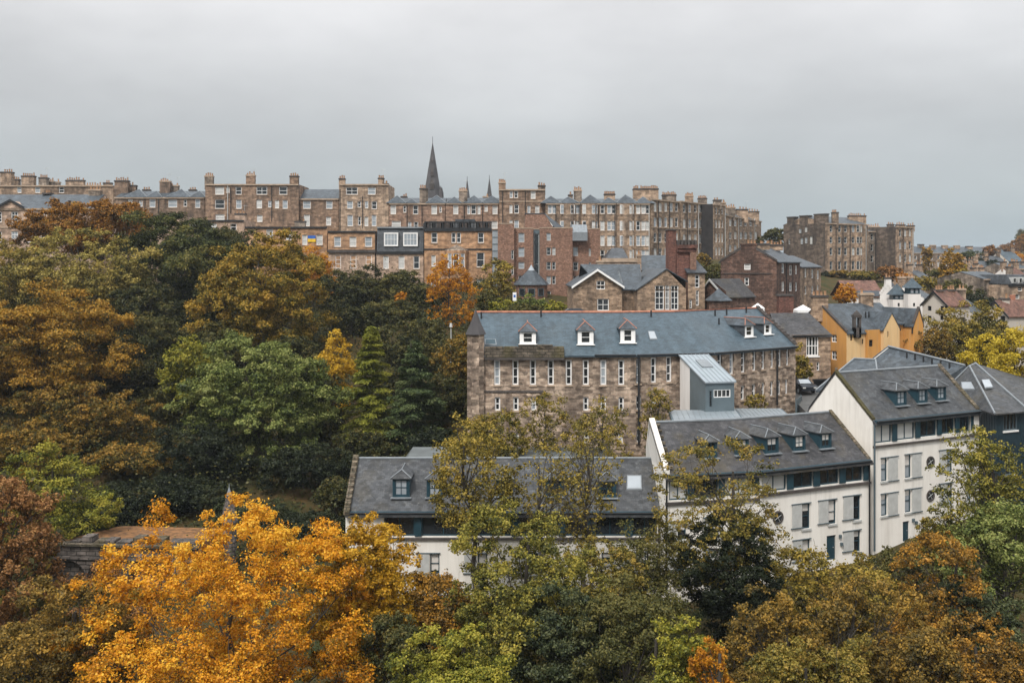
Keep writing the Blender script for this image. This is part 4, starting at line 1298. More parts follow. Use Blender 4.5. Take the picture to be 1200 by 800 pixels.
# ------------------------------------------------------------------ stone and brick houses behind the mill
def school_house():
    b = root('gabled_house', (15, 133, 24), 'brown gabled house with white bargeboards and a big white window above the mill roof', 'house')
    zb = 20
    F = Facade(P2(672, 133), P2(729, 133)); ua = F.uz(700, HZ)[0]
    gable_block(b, F, gz(335, 133), gz(316, 133), ua, 15, zb, [(699, 709, 329, 339, 'glass'), (700, 713.5, 350, 364, 'glass')], 'warm_rubble', nx=2, ny=2, barge='white_paint', over=.45)
    F = Facade(P2(747, 129.5), P2(804, 129.5)); ua = F.uz(781, HZ)[0]
    gable_block(b, F, gz(339, 129.5), gz(315.5, 129.5), ua, 19, zb, [(767.5, 778, 334.5, 363, 'glass'), (779.5, 784.5, 334.5, 363, 'glass'), (786, 795, 334.5, 363, 'glass')], 'warm_rubble', fm='white_paint', nx=2, ny=4, over=.15, zeb=gz(329, 129.5), wallname='wing_wall', roofname='wing_roof')
    F = Facade(P2(715, 134), P2(748, 134)); m = MB(); wall(m, F, zb, gz(338.5, 134), auto_windows(b, F, [(722.5, 728.5, 359, 364)], pale=0)); m.build('link_wall', 'warm_rubble', b)
    r = MB(); ze = gz(339, 134); r.slab([F.P(-1, ze, .3), F.P(F.L + .5, ze, .3), F.P(F.L + 1, ze + 3.3, -6), F.P(-3.5, ze + 3.3, -6)], .14); r.slab([F.P(-3.5, ze + 3.3, -6), F.P(F.L + 1, ze + 3.3, -6), F.P(F.L + 1, ze, -12), F.P(-3.5, ze, -12)], .14); r.build('link_roof', 'old_slate', b)
    m = MB(); m.tube([at(724.5, 318, 133), at(729, 332, 132.8)], .12, 5); m.build('lead_valley', 'lead', b)
    pipe(b, Facade(P2(715, 133.9), P2(748, 133.9)), 747, 338, 366)
    Y = 131.5; chimney(b, gx(699, 146), gx(707, 146), 145.5, 146.6, 28, gz(305, 146), 'warm_rubble', 3, RNG)
    q = [at(*p, 138) for p in ((743, 322.5), (757, 322.5), (760, 317.5), (748, 317.5))]
    # taller range behind with a hipped roof over a stone parapet
    c = root('stone_house', (21, 150, 25), 'stone house with a hipped slate roof above a plain parapet, behind the gabled house', 'house')
    m = MB(); x0, x1 = gx(707, 150), gx(746, 150); m.prism([(x0, 150), (x1, 150), (x1, 160), (x0, 160)], 22, gz(303, 150)); m.build('wall', 'warm_rubble', c)
    m = MB(); m.prism([(x0 - .15, 149.85), (x1 + .15, 149.85), (x1 + .15, 150.3), (x0 - .15, 150.3)], gz(307, 150), gz(302.5, 150)); m.build('parapet', 'trim_stone', c)
    r = MB(); z0, z1 = gz(304, 151), gz(290.5, 155)
    lo = [V((gx(709, 151), 150.6, z0)), V((gx(737, 151), 150.6, z0)), V((gx(737, 151), 159, z0)), V((gx(709, 151), 159, z0))]
    cx = gx(723, 155)
    hi = [V((cx - .8, 154.5, z1)), V((cx + .8, 154.5, z1)), V((cx + .8, 155.5, z1)), V((cx - .8, 155.5, z1))]
    r.hexa(lo + hi); r.build('roof', 'dark_slate', c)
    chimney(c, gx(746.5, 152), gx(751, 152), 151.5, 152.5, 28, gz(298, 152), 'warm_rubble', 2, RNG)
    d = root('stone_house', (25, 158, 25), 'plain slate roof range tucked beside the red brick chimney stack', 'house')
    F = Facade(P2(745, 154), P2(785, 154)); m = MB(); wall(m, F, 22, gz(316, 154)); m.build('wall', 'warm_rubble', d)
    r = MB(); gable_roof(r, [F.A, F.B], [F.A + V((1, 4)), F.B + V((0, 4))], [F.A + V((1, 8)), F.B + V((0, 8))], gz(316, 154), gz(299, 158)); r.build('roof', 'old_slate', d)
    m = MB(); m.slab([at(752, 308, 156), at(762, 308, 156), at(764, 302, 157.4), at(756, 302, 157.4)], .1); m.build('rooflight', 'pale_pane', d)
school_house()

def brick_chimney():
    b = root('brick_stack', (28.5, 136, 24), 'massive dark red brick chimney stack with crenellated top, right of the gabled house', 'chimney stack')
    Y = 136
    m = MB(); m.box(gx(783, Y), gx(792.5, Y), Y, Y + 2.2, 20, gz(270, Y)); m.box(gx(783, Y) - .1, gx(792.5, Y) + .1, Y - .1, Y + 2.3, gz(270, Y), gz(268.5, Y), 1); m.build('tall_flue', ['old_brick', 'dark_stone'], b)
    m = MB(); m.box(gx(792.6, Y), gx(813, Y), Y - .3, Y + 3.2, 20, gz(295, Y)); m.build('shaft', 'old_brick', b)
    m = MB(); m.box(gx(792.6, Y) - .0, gx(815.5, Y), Y - .65, Y + 3.5, gz(295, Y), gz(291, Y)); m.box(gx(792.6, Y), gx(816.5, Y), Y - .85, Y + 3.7, gz(291, Y), gz(287, Y)); m.build('corbel_course', 'old_brick', b)
    for i in range(6):
        a = gx(793.0 + i * 4.0, Y); m = MB(); m.box(a, a + .3, Y - .8, Y + 1.0, gz(287, Y) - .02, gz(281.5, Y)); m.build('merlon', 'dark_stone', b)
    m = MB(); m.box(gx(808, Y), gx(815, Y), Y - .62, Y - .3, 20, gz(295, Y) - .01); m.build('pilaster', 'red_brick', b)
    h = root('stone_house', (30, 139, 24), 'narrow stone house front with tall white windows pressed against the red brick stack', 'house')
    F = Facade(P2(806, 134.8), P2(826, 135.2))
    ops = auto_windows(h, F, [(814.5, 819.8, 322, 337, 'glass'), (815.5, 819, 340, 358, 'glass'), (808, 811, 351, 361, 'glass')], pale=0, nx=1, ny=3)
    m = MB(); wall(m, F, 20, gz(318, 135), ops); wall(m, Facade(F.B, F.B + V((0, 7))), 20, gz(318, 135)); m.build('wall', 'warm_rubble', h)
    r = MB(); z = gz(319, 135); r.slab([F.P(-.2, z, .25), F.P(F.L + .25, z, .25), F.P(F.L, z + 2, -4), F.P(0, z + 2, -4)], .14); r.build('roof', 'dark_slate', h)
brick_chimney()

def back_shed():
    b = root('stone_shed', (34, 141, 24), 'stone outbuilding with low slate roof, between the brick stack and dark red gable', 'outbuilding')
    A, Bp = P2(824, 139), P2(851, 135.5)
    F = Facade(A, Bp)
    gable_block(b, F, gz(341, 137.5), gz(327.5, 137.5), F.L * .35, 5.5, 20, [], 'dark_red_stone', 'warm_slate', over=.3, zeb=gz(347, 137.5), barge='grey_paint')
    m = MB(); S = Facade(Bp, P2(866, 140)); wall(m, S, 20, gz(346, 138)); m.build('side_wall', 'dark_red_stone', b)
    for px in (855, 861): pipe(b, S, px, 346, 362, .07, 'trim_stone')
    c = at(842, 340, 134); m = MB()
    foot = [(c.x + 1.6 * math.cos(a), c.y + 1.6 * math.sin(a)) for a in [2 * math.pi * (k + .5) / 6 for k in range(6)]]
    m.prism(foot, 20, gz(352, 134)); o = m.build('turret', 'dark_red_stone', b)
    m = MB(); m.cone([(c.x + (x - c.x) * 1.2, c.y + (y - c.y) * 1.2) for x, y in foot], gz(352, 134), V((c.x, c.y, gz(338, 134)))); m.build('turret_roof', 'old_slate', o)
back_shed()

def dark_gable():
    b = root('tenement', (45, 146, 24), 'dark red stone tenement with a broad flat topped gable and small white windows', 'tenement')
    Y = 142
    A, Bp = P2(844.5, Y + 2), P2(910, Y)
    F = Facade(A, Bp); zb = 20
    z = lambda py: gz(py, Y)
    ops = auto_windows(b, F, [(872, 879.5, 309, 316, 'pale_pane'), (872.5, 877.5, 325, 334.5, 'glass'), (872.5, 878, 344, 351.5, 'pale_pane')], nx=1)
    ze = z(306); m = MB()
    wall(m, F, zb, ze, [o for o in ops if o[3] < ze])
    u0, u1 = F.uz(868, HZ)[0], F.uz(886, HZ)[0]
    m.poly([F.P(0, ze), F.P(F.L, ze), F.P(u1, z(292)), F.P(u0, z(292))])
    dp = 13
    Rr = Bp + V((6.9, dp)); Lr = A + V((6.9, dp))
    S = Facade(Bp, Rr)
    so = auto_windows(b, S, [(916, 919.5, 309, 320), (925, 928.5, 311, 322), (932, 934.5, 311, 321), (916, 919.5, 330, 341), (925, 928.5, 331, 341), (932, 934.5, 331, 341), (925, 928, 350, 358)], pale=.6)
    wall(m, S, zb, ze, so); wall(m, Facade(Lr, A), zb, ze); wall(m, Facade(Rr, Lr), zb, ze)
    m.build('wall', 'dark_red_stone', b)
    m = MB(); p = F.P(u0, 0, 0); q = F.P(u1, 0, 0)
    m.fbox(F, u0, u1, z(292), z(287), -.9, .03); m.fbox(F, u0 - .12, u1 + .12, z(287), z(285.3), -1, .12); m.build('gable_chimney', 'dark_red_stone', b)
    r = MB(); g = lambda u, w, zz: F.P(u, zz, w) + V((6.9 * (-w / dp), 0, 0))
    um = (u0 + u1) / 2
    r.slab([F.P(um, z(289), -.05), F.P(F.L + .3, ze - .1, -.05), pt3(Rr + V((.3, 0)), ze - .1), pt3((Rr + Lr) / 2, z(289))], .14)
    r.slab([F.P(um, z(289), -.05), pt3((Rr + Lr) / 2, z(289)), pt3(Lr + V((-.3, 0)), ze - .1), F.P(-.3, ze - .1, -.05)], .14); r.build('roof', 'old_slate', b)
    coping(b, F.P(-.1, ze - .1, -.1), F.P(u0, z(291.5), -.1), .4, .3, 'dark_stone'); coping(b, F.P(F.L + .1, ze - .1, -.1), F.P(u1, z(291.5), -.1), .4, .3, 'dark_stone')
    for f in (.35, .9): 
        c = pt3((A + Bp) / 2 + V((6.9, dp)) * f, 0); chimney(b, c.x - 1.6, c.x + 1.6, c.y - .5, c.y + .5, z(292), z(284), 'tan_stone', 7, RNG)
    m = MB(); m.fbox(F, .4, F.L - .6, z(321), z(320), -.02, .12); m.build('string_course', 'dark_stone', b)
    pipe(b, S, 921, 306, 362)
    c = root('tenement', (55, 158, 25), 'narrower stone tenement stepping down to the right of the dark red gable', 'tenement')
    S = Facade(P2(937.5, 155.5), P2(962, 165)); so = auto_windows(c, S, [(943, 945.5, 315, 325), (951, 953.5, 316, 326), (957.5, 960, 317, 327), (943, 945.5, 335, 345), (951, 953.5, 335, 344), (957.5, 959.7, 334, 343)], pale=.6)
    ze = gz(312, 156); m = MB(); wall(m, S, 21, ze, so); A2, B2 = S.P(0, 0, -9).to_2d(), S.P(S.L, 0, -9).to_2d()
    for p, q in ((S.B, B2), (B2, A2), (A2, S.A)): wall(m, Facade(p, q), 21, ze)
    ra, rb = S.P(0, 0, -4.5).to_2d(), S.P(S.L, 0, -4.5).to_2d()
    zr = gz(299, 161)
    for e, q, g in ((S.A, A2, ra), (S.B, B2, rb)): m.poly([pt3(e, ze), pt3(q, ze), pt3(g, zr - .1)])
    m.build('wall', 'tan_stone', c); r = MB(); gable_roof(r, [S.A, S.B], [ra, rb], [A2, B2], ze, zr); r.build('roof', 'old_slate', c)
    chimney(c, ra.x - 1.2, ra.x + 1.2, ra.y - .4, ra.y + .5, zr - 1, gz(293, 161), 'tan_stone', 5, RNG)
    d = root('brick_stack', (33, 126, 22), 'squat square red brick chimney stack just above the right end of the mill roof', 'chimney stack')
    Y = 126; m = MB(); m.box(gx(913, Y), gx(930, Y), Y, Y + 1.2, 20, gz(347, Y)); m.build('shaft', 'old_brick', d)
    m = MB(); m.box(gx(912, Y), gx(931, Y), Y - .1, Y + 1.3, gz(347, Y), gz(345, Y)); m.build('cope', 'dark_stone', d)
    for i, px in enumerate((884, 944)):
        t = root('canopy_tent', (gx(px, 124), 124, 22), 'white peaked canopy showing behind the mill ridge, left of the squat brick stack' if i == 0 else 'white low canopy between the squat brick stack and the orange house', 'canopy')
        Y = 124; h = gz(355 if i == 0 else 357, Y); e = gz(360.5 if i == 0 else 363, Y); w = 6.5 / FP * Y if i == 0 else 9 / FP * Y; x = gx(888 if i == 0 else 941, Y)
        m = MB(); m.cone([(x - w, Y - w), (x + w, Y - w), (x + w, Y + w), (x - w, Y + w)], e, V((x, Y, h))); m.build('canopy', 'white_paint', t)
        m = MB(); m.prism([(x - w, Y - w), (x + w, Y - w), (x + w, Y + w), (x - w, Y + w)], e - .3, e - .01, cap=False); m.build('valance', 'white_paint', t)
        for sx in (-1, 1):
            for sy in (-1, 1): m = MB(); m.tube([V((x + sx * w * .95, Y + sy * w * .95, 21)), V((x + sx * w * .95, Y + sy * w * .95, e - .1))], .06, 6); m.build('leg', 'grey_paint', t)
dark_gable()

def rows(cols, hw, ys, skip=()):
    return [(c - hw, c + hw, a, b) for j, (a, b) in enumerate(ys) for i, c in enumerate(cols) if (i, j) not in skip]

# ------------------------------------------------------------------ lower row in front of the ridge
GL = 'houses in the lower terrace'
def lower_row():
    b, F = tenement('town_house', 'pale classical stone town house with small pediment and slate roof at the far left edge', -46, 170, 106, 170, 244.5, 24,
        [(13, 21, 248, 260.5), (30.5, 39, 248, 260.5), (-6, 2, 248, 260.5), (-24, -16, 248, 260.5), (47.5, 55, 248, 260.5), (13, 21, 271, 284), (30.5, 39, 271, 284), (-6, 2, 271, 284), (47.5, 55, 271, 284)],
        12, 'pink_stone', 'slate', 228, [(105, 119, 222, 4, 6)], bands=(266.5,), group=GL, cat='house', pale=.1, nx=2, ny=3, fw=.12)
    u0, u1 = F.uz(-1, HZ)[0], F.uz(28, HZ)[0]; z0, z1 = gz(244.5, 170) + .05, gz(235.5, 170)
    m = MB(); um = (u0 + u1) / 2
    m.poly([F.P(u0, z0, .3), F.P(u1, z0, .3), F.P(um, z1, .3)]); m.poly([F.P(u0, z0, .3), F.P(um, z1, .3), F.P(um, z1, -5), F.P(u0, z0, -1)]); m.poly([F.P(um, z1, .3), F.P(u1, z0, .3), F.P(u1, z0, -1), F.P(um, z1, -5)])
    m.build('pediment', 'pink_stone', b)
    for a, c in (((u0 - .2, z0), (um, z1)), ((um, z1), (u1 + .2, z0))): coping(b, F.P(a[0], a[1] - .05, .42), F.P(c[0], c[1] - .05, .42), .35, .35, 'black_paint', 'raking_cornice')
    chimney(b, gx(51, 176), gx(60, 176), 175.5, 177, 44, gz(226, 176), 'dark_stone', 3, RNG)
    tenement('town_house', 'low flat roofed stone house with one pale window above the big orange brown tree', 166, 172, 211, 172, 253, 25, [(184, 192, 257.5, 268, 'sky_tinted_glass')], 8, 'pink_stone', group=GL, cat='house', cornice='black_paint', pale=.6)
    tenement('town_house', 'low pale house between the flat roofed house and the flag house, mostly behind tree crowns', 212, 176, 286, 176, 258, 25, [(222, 229, 262, 270), (247, 254, 262, 270), (270, 277, 262, 270)], 8, 'pink_stone', chims=[(276, 288, 250, 3)], group=GL, cat='house', cornice='black_paint', pale=.6)
    b, F = tenement('town_house', 'pinkish flat roofed stone house with a blue and yellow flag beside its window', 287, 170, 383.3, 170, 266, 25,
        [(312, 320, 268.5, 279), (370.5, 378, 275, 287), (354, 360, 275, 287), (335, 342, 270, 281), (312, 320, 290, 303), (352, 361, 300, 316)], 10, 'orange_stone', chims=[(346, 358, 259, 3, 3)], group=GL, cat='house', cornice='black_paint', pale=.8)
    f = root('flag', tuple(at(365.5, 284, 169.7)), 'blue and yellow flag hung flat on the pinkish stone house', 'flag')
    a, c = F.uz(360.8, 276), F.uz(370, 283.5); zm = (a[1] + c[1]) / 2
    for nm, za, zc, mt in (('blue_band', zm, a[1], 'flag_blue'), ('yellow_band', c[1], zm, 'flag_yellow')):
        m = MB(); n = 8
        W = lambda t: .12 + .05 * math.sin(t * 7)
        for i in range(n):
            t0, t1 = i / n, (i + 1) / n; u0, u1 = a[0] + (c[0] - a[0]) * t0, a[0] + (c[0] - a[0]) * t1
            m.poly([F.P(u0, za, W(t0)), F.P(u1, za, W(t1)), F.P(u1, zc, W(t1)), F.P(u0, zc, W(t0))])
        m.build(nm, mt, f)
    b, F = tenement('town_house', 'pale pink stone house with three square attic windows over tall sashes', 384, 168, 440.6, 168, 271, 24,
        [(391.5, 399.5, 277.5, 289), (409.5, 417.5, 277.5, 289), (427.5, 436, 277.5, 289)], 10, 'orange_stone', group=GL, cat='house', cornice='black_paint', pale=.95,
        bands=(294,), pipes=[(440, 272, 335)], extra_ops=())
    lo = MB(); F2 = Facade(F.P(0, 0, .12).to_2d(), F.P(F.L, 0, .12).to_2d())
    ops = auto_windows(b, F2, [(393, 399.5, 299, 314.5), (410.5, 417.5, 299, 314.5), (428.5, 435.5, 299, 314.5), (393, 399.5, 325, 338), (428.5, 435.5, 325, 338)], pale=.1, nx=2, ny=3)
    wall(lo, F2, 24, gz(296, 168), ops); lo.build('lower_wall', 'pink_stone', b)
    s = MB(); s.fbox(F2, 0, F2.L, gz(296, 168), gz(292.5, 168), -.1, .3); s.build('ledge', 'dark_stone', b)
    # mansard house
    b, F = tenement('town_house', 'pale stone house with black mansard storey and two white framed bay windows', 441, 167.5, 496.5, 167.5, 296, 24,
        [(449, 455.5, 300, 315), (467, 474, 300, 315), (484.5, 491.5, 300, 315), (449, 455, 325, 336), (472, 478, 325, 336)], 10, 'pink_stone', group=GL, cat='house', cornice='black_paint', pale=.3, nx=1, ny=2)
    m = MB(); z0, z1 = gz(295, 167.5), gz(267.5, 168.5)
    lo = [F.P(0.02, z0, 0), F.P(F.L - .02, z0, 0), F.P(F.L - .02, z0, -9), F.P(.02, z0, -9)]; hi = [F.P(0.02, z1, -.9), F.P(F.L - .02, z1, -.9), F.P(F.L - .02, z1, -9), F.P(.02, z1, -9)]
    m.hexa(lo + hi); m.build('mansard_roof', 'dark_slate', b)
    m = MB(); m.fbox(F, -.02, F.L + .02, z1, z1 + .22, -9, -.5); m.build('roof_edge', 'lead', b)
    for x0, x1 in ((450, 466.5), (472.5, 489.5)):
        u0, u1 = F.uz(x0, HZ)[0], F.uz(x1, HZ)[0]; za, zc = gz(288.5, 167.3), gz(272.5, 167.3)
        S = Facade(F.P(u0, 0, .05).to_2d(), F.P(u1, 0, .05).to_2d())
        m = MB(); op = (.1, S.L - .1, za + .12, zc - .14); wall(m, S, za, zc, [op], .1)
        for p, q in (((0, 0), (0, -1)),): pass
        m.poly([S.P(0, za), S.P(0, zc), S.P(0, zc, -1.2), S.P(0, za, -1.2)]); m.poly([S.P(S.L, za), S.P(S.L, zc), S.P(S.L, zc, -1.2), S.P(S.L, za, -1.2)]); m.poly([S.P(0, zc), S.P(S.L, zc), S.P(S.L, zc, -1.2), S.P(0, zc, -1.2)])
        o = m.build('bay_window', 'white_paint', b); window(o, S, op, 'white_paint', .09, 4, 2, .1, 'sky_tinted_glass', near=False)
    # warm block with balustrade
    b, F = tenement('town_house', 'warm orange stone house with a black balustrade along its flat roof and a bowed bay', 497, 167, 576.5, 167, 269.5, 24,
        [(505.5, 512.5, 272.5, 284.5), (529, 534, 272.5, 284.5), (535, 540, 272.5, 284.5), (560, 567, 272.5, 284.5), (505.5, 510.5, 299, 312), (558.5, 567.5, 296, 313), (558.5, 567.5, 327, 342), (505, 511, 327, 342)], 10, 'orange_stone',
        group=GL, cat='house', cornice='black_paint', pale=.45, nx=1, ny=2, bands=(292,))
    m = MB(); z0, z1 = gz(269.5, 167), gz(259.5, 167); m.fbox(F, 0, F.L, z0 + .02, z0 + .35, -.3, .05); m.fbox(F, 0, F.L, z1 - .22, z1, -.28, .03)
    n = 46
    for i in range(n):
        u = (i + .5) * F.L / n; wd = .1 if i % 6 else .32; m.fbox(F, u - wd, u + wd, z0 + .35, z1 - .22, -.24, -.02)
    m.build('balustrade', 'black_paint', b)
    m = MB(); m.fbox(F, F.uz(533, HZ)[0], F.uz(556, HZ)[0], z1, gz(256.5, 167), -6, -1.2); m.build('roof_box', 'dark_slate', b)
    c = F.uz(535, HZ)[0]; pts = [F.P(c + 2.0 * math.sin(a), 0, 1.4 * math.cos(a)).to_2d() for a in [R(x) for x in (-90, -50, -18, 18, 50, 90)]]
    w = MB(); zt = gz(293.5, 166)
    for i in range(5):
        S = Facade(pts[i], pts[i + 1]); op = [(.15, S.L - .15, gz(314, 166), gz(297, 166)), (.15, S.L - .15, gz(344, 166), gz(328, 166))] if i in (1, 2, 3) else []
        for o in op: window(b, S, o, 'white_paint', .1, 1, 2, .15, 'glass' if i == 2 else 'sky_tinted_glass')
        wall(w, S, 24, zt, op, .15)
    w.build('bow', 'orange_stone', b)
    r = MB(); ap = F.P(c, gz(286.5, 167), -.02)
    for i in range(5): r.poly([pt3(pts[i], zt), pt3(pts[i + 1], zt), ap])
    r.build('bow_roof', 'grey_stone', b)
lower_row()

def brick_flats():
    b = root('apartment_block', (15, 160, 25), 'modern red brick apartment block with dark glass stair strip and pale metal roof box', 'building')
    zb = 22
    def blk(name, x0, x1, Y, dp, pt, wins, mat='red_brick', pale=.15, rm='lead', nx=1):
        F = Facade(P2(x0, Y), P2(x1, Y)); zt = gz(pt, Y); ops = auto_windows(b, F, wins, 'grey_paint', pale, nx, 2, .09)
        m = MB(); wall(m, F, zb, zt, ops); A2, B2 = F.A + V((0, dp)), F.B + V((0, dp))
        for p, q in ((F.B, B2), (B2, A2), (A2, F.A)): wall(m, Facade(p, q), zb, zt)
        m.build(name, mat, b); r = MB(); r.poly([pt3(p, zt - .05) for p in (F.A, F.B, B2, A2)]); r.build('roof', rm, b)
        c = MB(); c.fbox(F, -.02, F.L + .02, zt, zt + .14, -.3, .05); c.build('cope', 'trim_stone', b)
        return F
    blk('stair_tower', 583.5, 602.5, 158.5, 9, 262.5, [(599, 602, 293, 304, 'glass'), (599, 602, 312, 322, 'glass')])
    blk('wall', 602.7, 625, 159.5, 10, 268, [(607.5, 614.5, 273, 284, 'sky_tinted_glass'), (607.5, 614.5, 290, 301, 'sky_tinted_glass'), (607.5, 614.5, 307, 315, 'sky_tinted_glass'), (607.5, 614.5, 323, 331, 'glass')], nx=1)
    F = blk('stair_wall', 625.1, 632.3, 160.3, 9, 269, [(625.6, 631.8, 274, 345, 'glass')], 'dark_zinc')
    blk('wall', 632.4, 671, 159, 10, 267.5, [(640.5, 645.5, 273, 282, 'sky_tinted_glass'), (640.5, 645.5, 290, 299, 'glass'), (647, 651, 290, 299, 'pale_pane'), (640.5, 645.5, 307, 316, 'glass'), (647, 651, 307, 316, 'glass'), (640.5, 645.5, 323.5, 333, 'sky_tinted_glass'), (647, 651, 323.5, 333, 'glass'), (640.5, 645.5, 341, 350, 'glass')])
    blk('wall', 671.2, 703, 160.2, 11, 268.5, [(671.7, 677.5, 289.5, 300, 'sky_tinted_glass'), (671.7, 677.5, 307, 317, 'glass'), (671.7, 677.5, 323.5, 333, 'glass'), (671.7, 677.5, 341, 351, 'glass'), (690, 692.5, 291, 300, 'pale_pane'), (690, 692.5, 307, 316, 'glass')])
    F = Facade(P2(577, 161), P2(583.3, 161)); g = MB(); m = MB()
    wall(m, F, zb, gz(270, 161), []); m.build('glazed_link', 'sky_tinted_glass', b)
    g = MB(); 
    for py in (270.5, 278, 286, 294, 302): g.fbox(F, 0, F.L, gz(py, 161) - .06, gz(py, 161) + .06, -.02, .06)
    g.build('pane_bar', 'dark_zinc', b)
    m = MB(); Y = 158.9; x0, x1 = gx(671, Y), gx(688.5, Y)
    pr = [(Y, gz(282, Y)), (Y, gz(272, Y)), (Y + 1.6, gz(263.5, Y + 1.6)), (Y + 6, gz(263, Y + 5)), (Y + 6, gz(282, Y))]
    for i in range(len(pr)): a, c = pr[i], pr[(i + 1) % len(pr)]; m.poly([(x0, a[0], a[1]), (x1, a[0], a[1]), (x1, c[0], c[1]), (x0, c[0], c[1])])
    for x in (x0, x1): m.poly([(x, p[0], p[1]) for p in pr])
    m.build('metal_roof_box', 'lead', b)
    for i in range(5): q = MB(); xx = x0 + (x1 - x0) * (i + .5) / 5; q.tube([(xx, Y - .02, gz(272, Y)), (xx, Y + 1.58, gz(263.5, Y + 1.6))], .05, 4); q.build('standing_seam', 'zinc', b)
    # brick penthouse with a sloping slate side
    m = MB(); Y = 166; zt = gz(250.5, Y); x0, x1, x2 = gx(614, Y), gx(638, Y), gx(653, Y); z1 = gz(267, Y)
    m.poly([(x0, Y, z1 - 1), (x2, Y, z1 - 1), (x1, Y, zt), (x0 + .3, Y, zt)]); m.poly([(x0, Y, z1 - 1), (x0 + .3, Y, zt), (x0 + .3, Y + 6, zt), (x0, Y + 6, z1 - 1)]); m.poly([(x0, Y + 6, z1 - 1), (x2, Y + 6, z1 - 1), (x1, Y + 6, zt), (x0 + .3, Y + 6, zt)])
    m.build('penthouse', 'red_brick', b)
    r = MB(); r.slab([(x0 + .2, Y - .1, zt + .1), (x1, Y - .1, zt + .1), (x1 + .4, Y + 6, zt + .12), (x0 + .2, Y + 6, zt + .12)], .12); r.slab([(x1, Y - .1, zt + .1), (x2 + .4, Y - .1, z1 - 1), (x2 + 2.2, Y + 6, z1 - .4), (x1 + .4, Y + 6, zt + .12)], .12); r.build('penthouse_roof', 'old_slate', b)
    h = root('pavilion', (3.2, 153, 25), 'small pavilion with a low conical slate roof and glass lantern, before the brick flats', 'pavilion')
    Y = 152; c = V((gx(623, Y), Y + 3)); rr = 2.45
    ring = lambda r_, n=10: [(c.x + r_ * math.cos(2 * math.pi * k / n), c.y + r_ * math.sin(2 * math.pi * k / n)) for k in range(n)]
    m = MB(); m.prism(ring(rr), 22, gz(334, Y)); m.build('wall', 'red_brick', h)
    for k in (6, 7, 8):
        f = ring(rr + .03); F = Facade(V(f[k]), V(f[(k + 1) % 10])); window(h, F, (.25, F.L - .25, gz(347, Y), gz(338, Y)), 'dark_zinc', .08, 1, 1, 0.0, 'glass')
    m = MB(); f = ring(rr + .35); g = ring(.55); z0, z1 = gz(334, Y), gz(317, Y)
    for k in range(10):
        j = (k + 1) % 10; m.poly([(*f[k], z0), (*f[j], z0), (*g[j], z1), (*g[k], z1)])
    m.poly([(*p, z0) for p in f[::-1]]); m.build('roof', 'old_slate', h)
    m = MB(); m.cone(ring(.55), z1 + .01, V((c.x, c.y, gz(310, Y)))); m.build('lantern', 'sky_tinted_glass', h)
brick_flats()

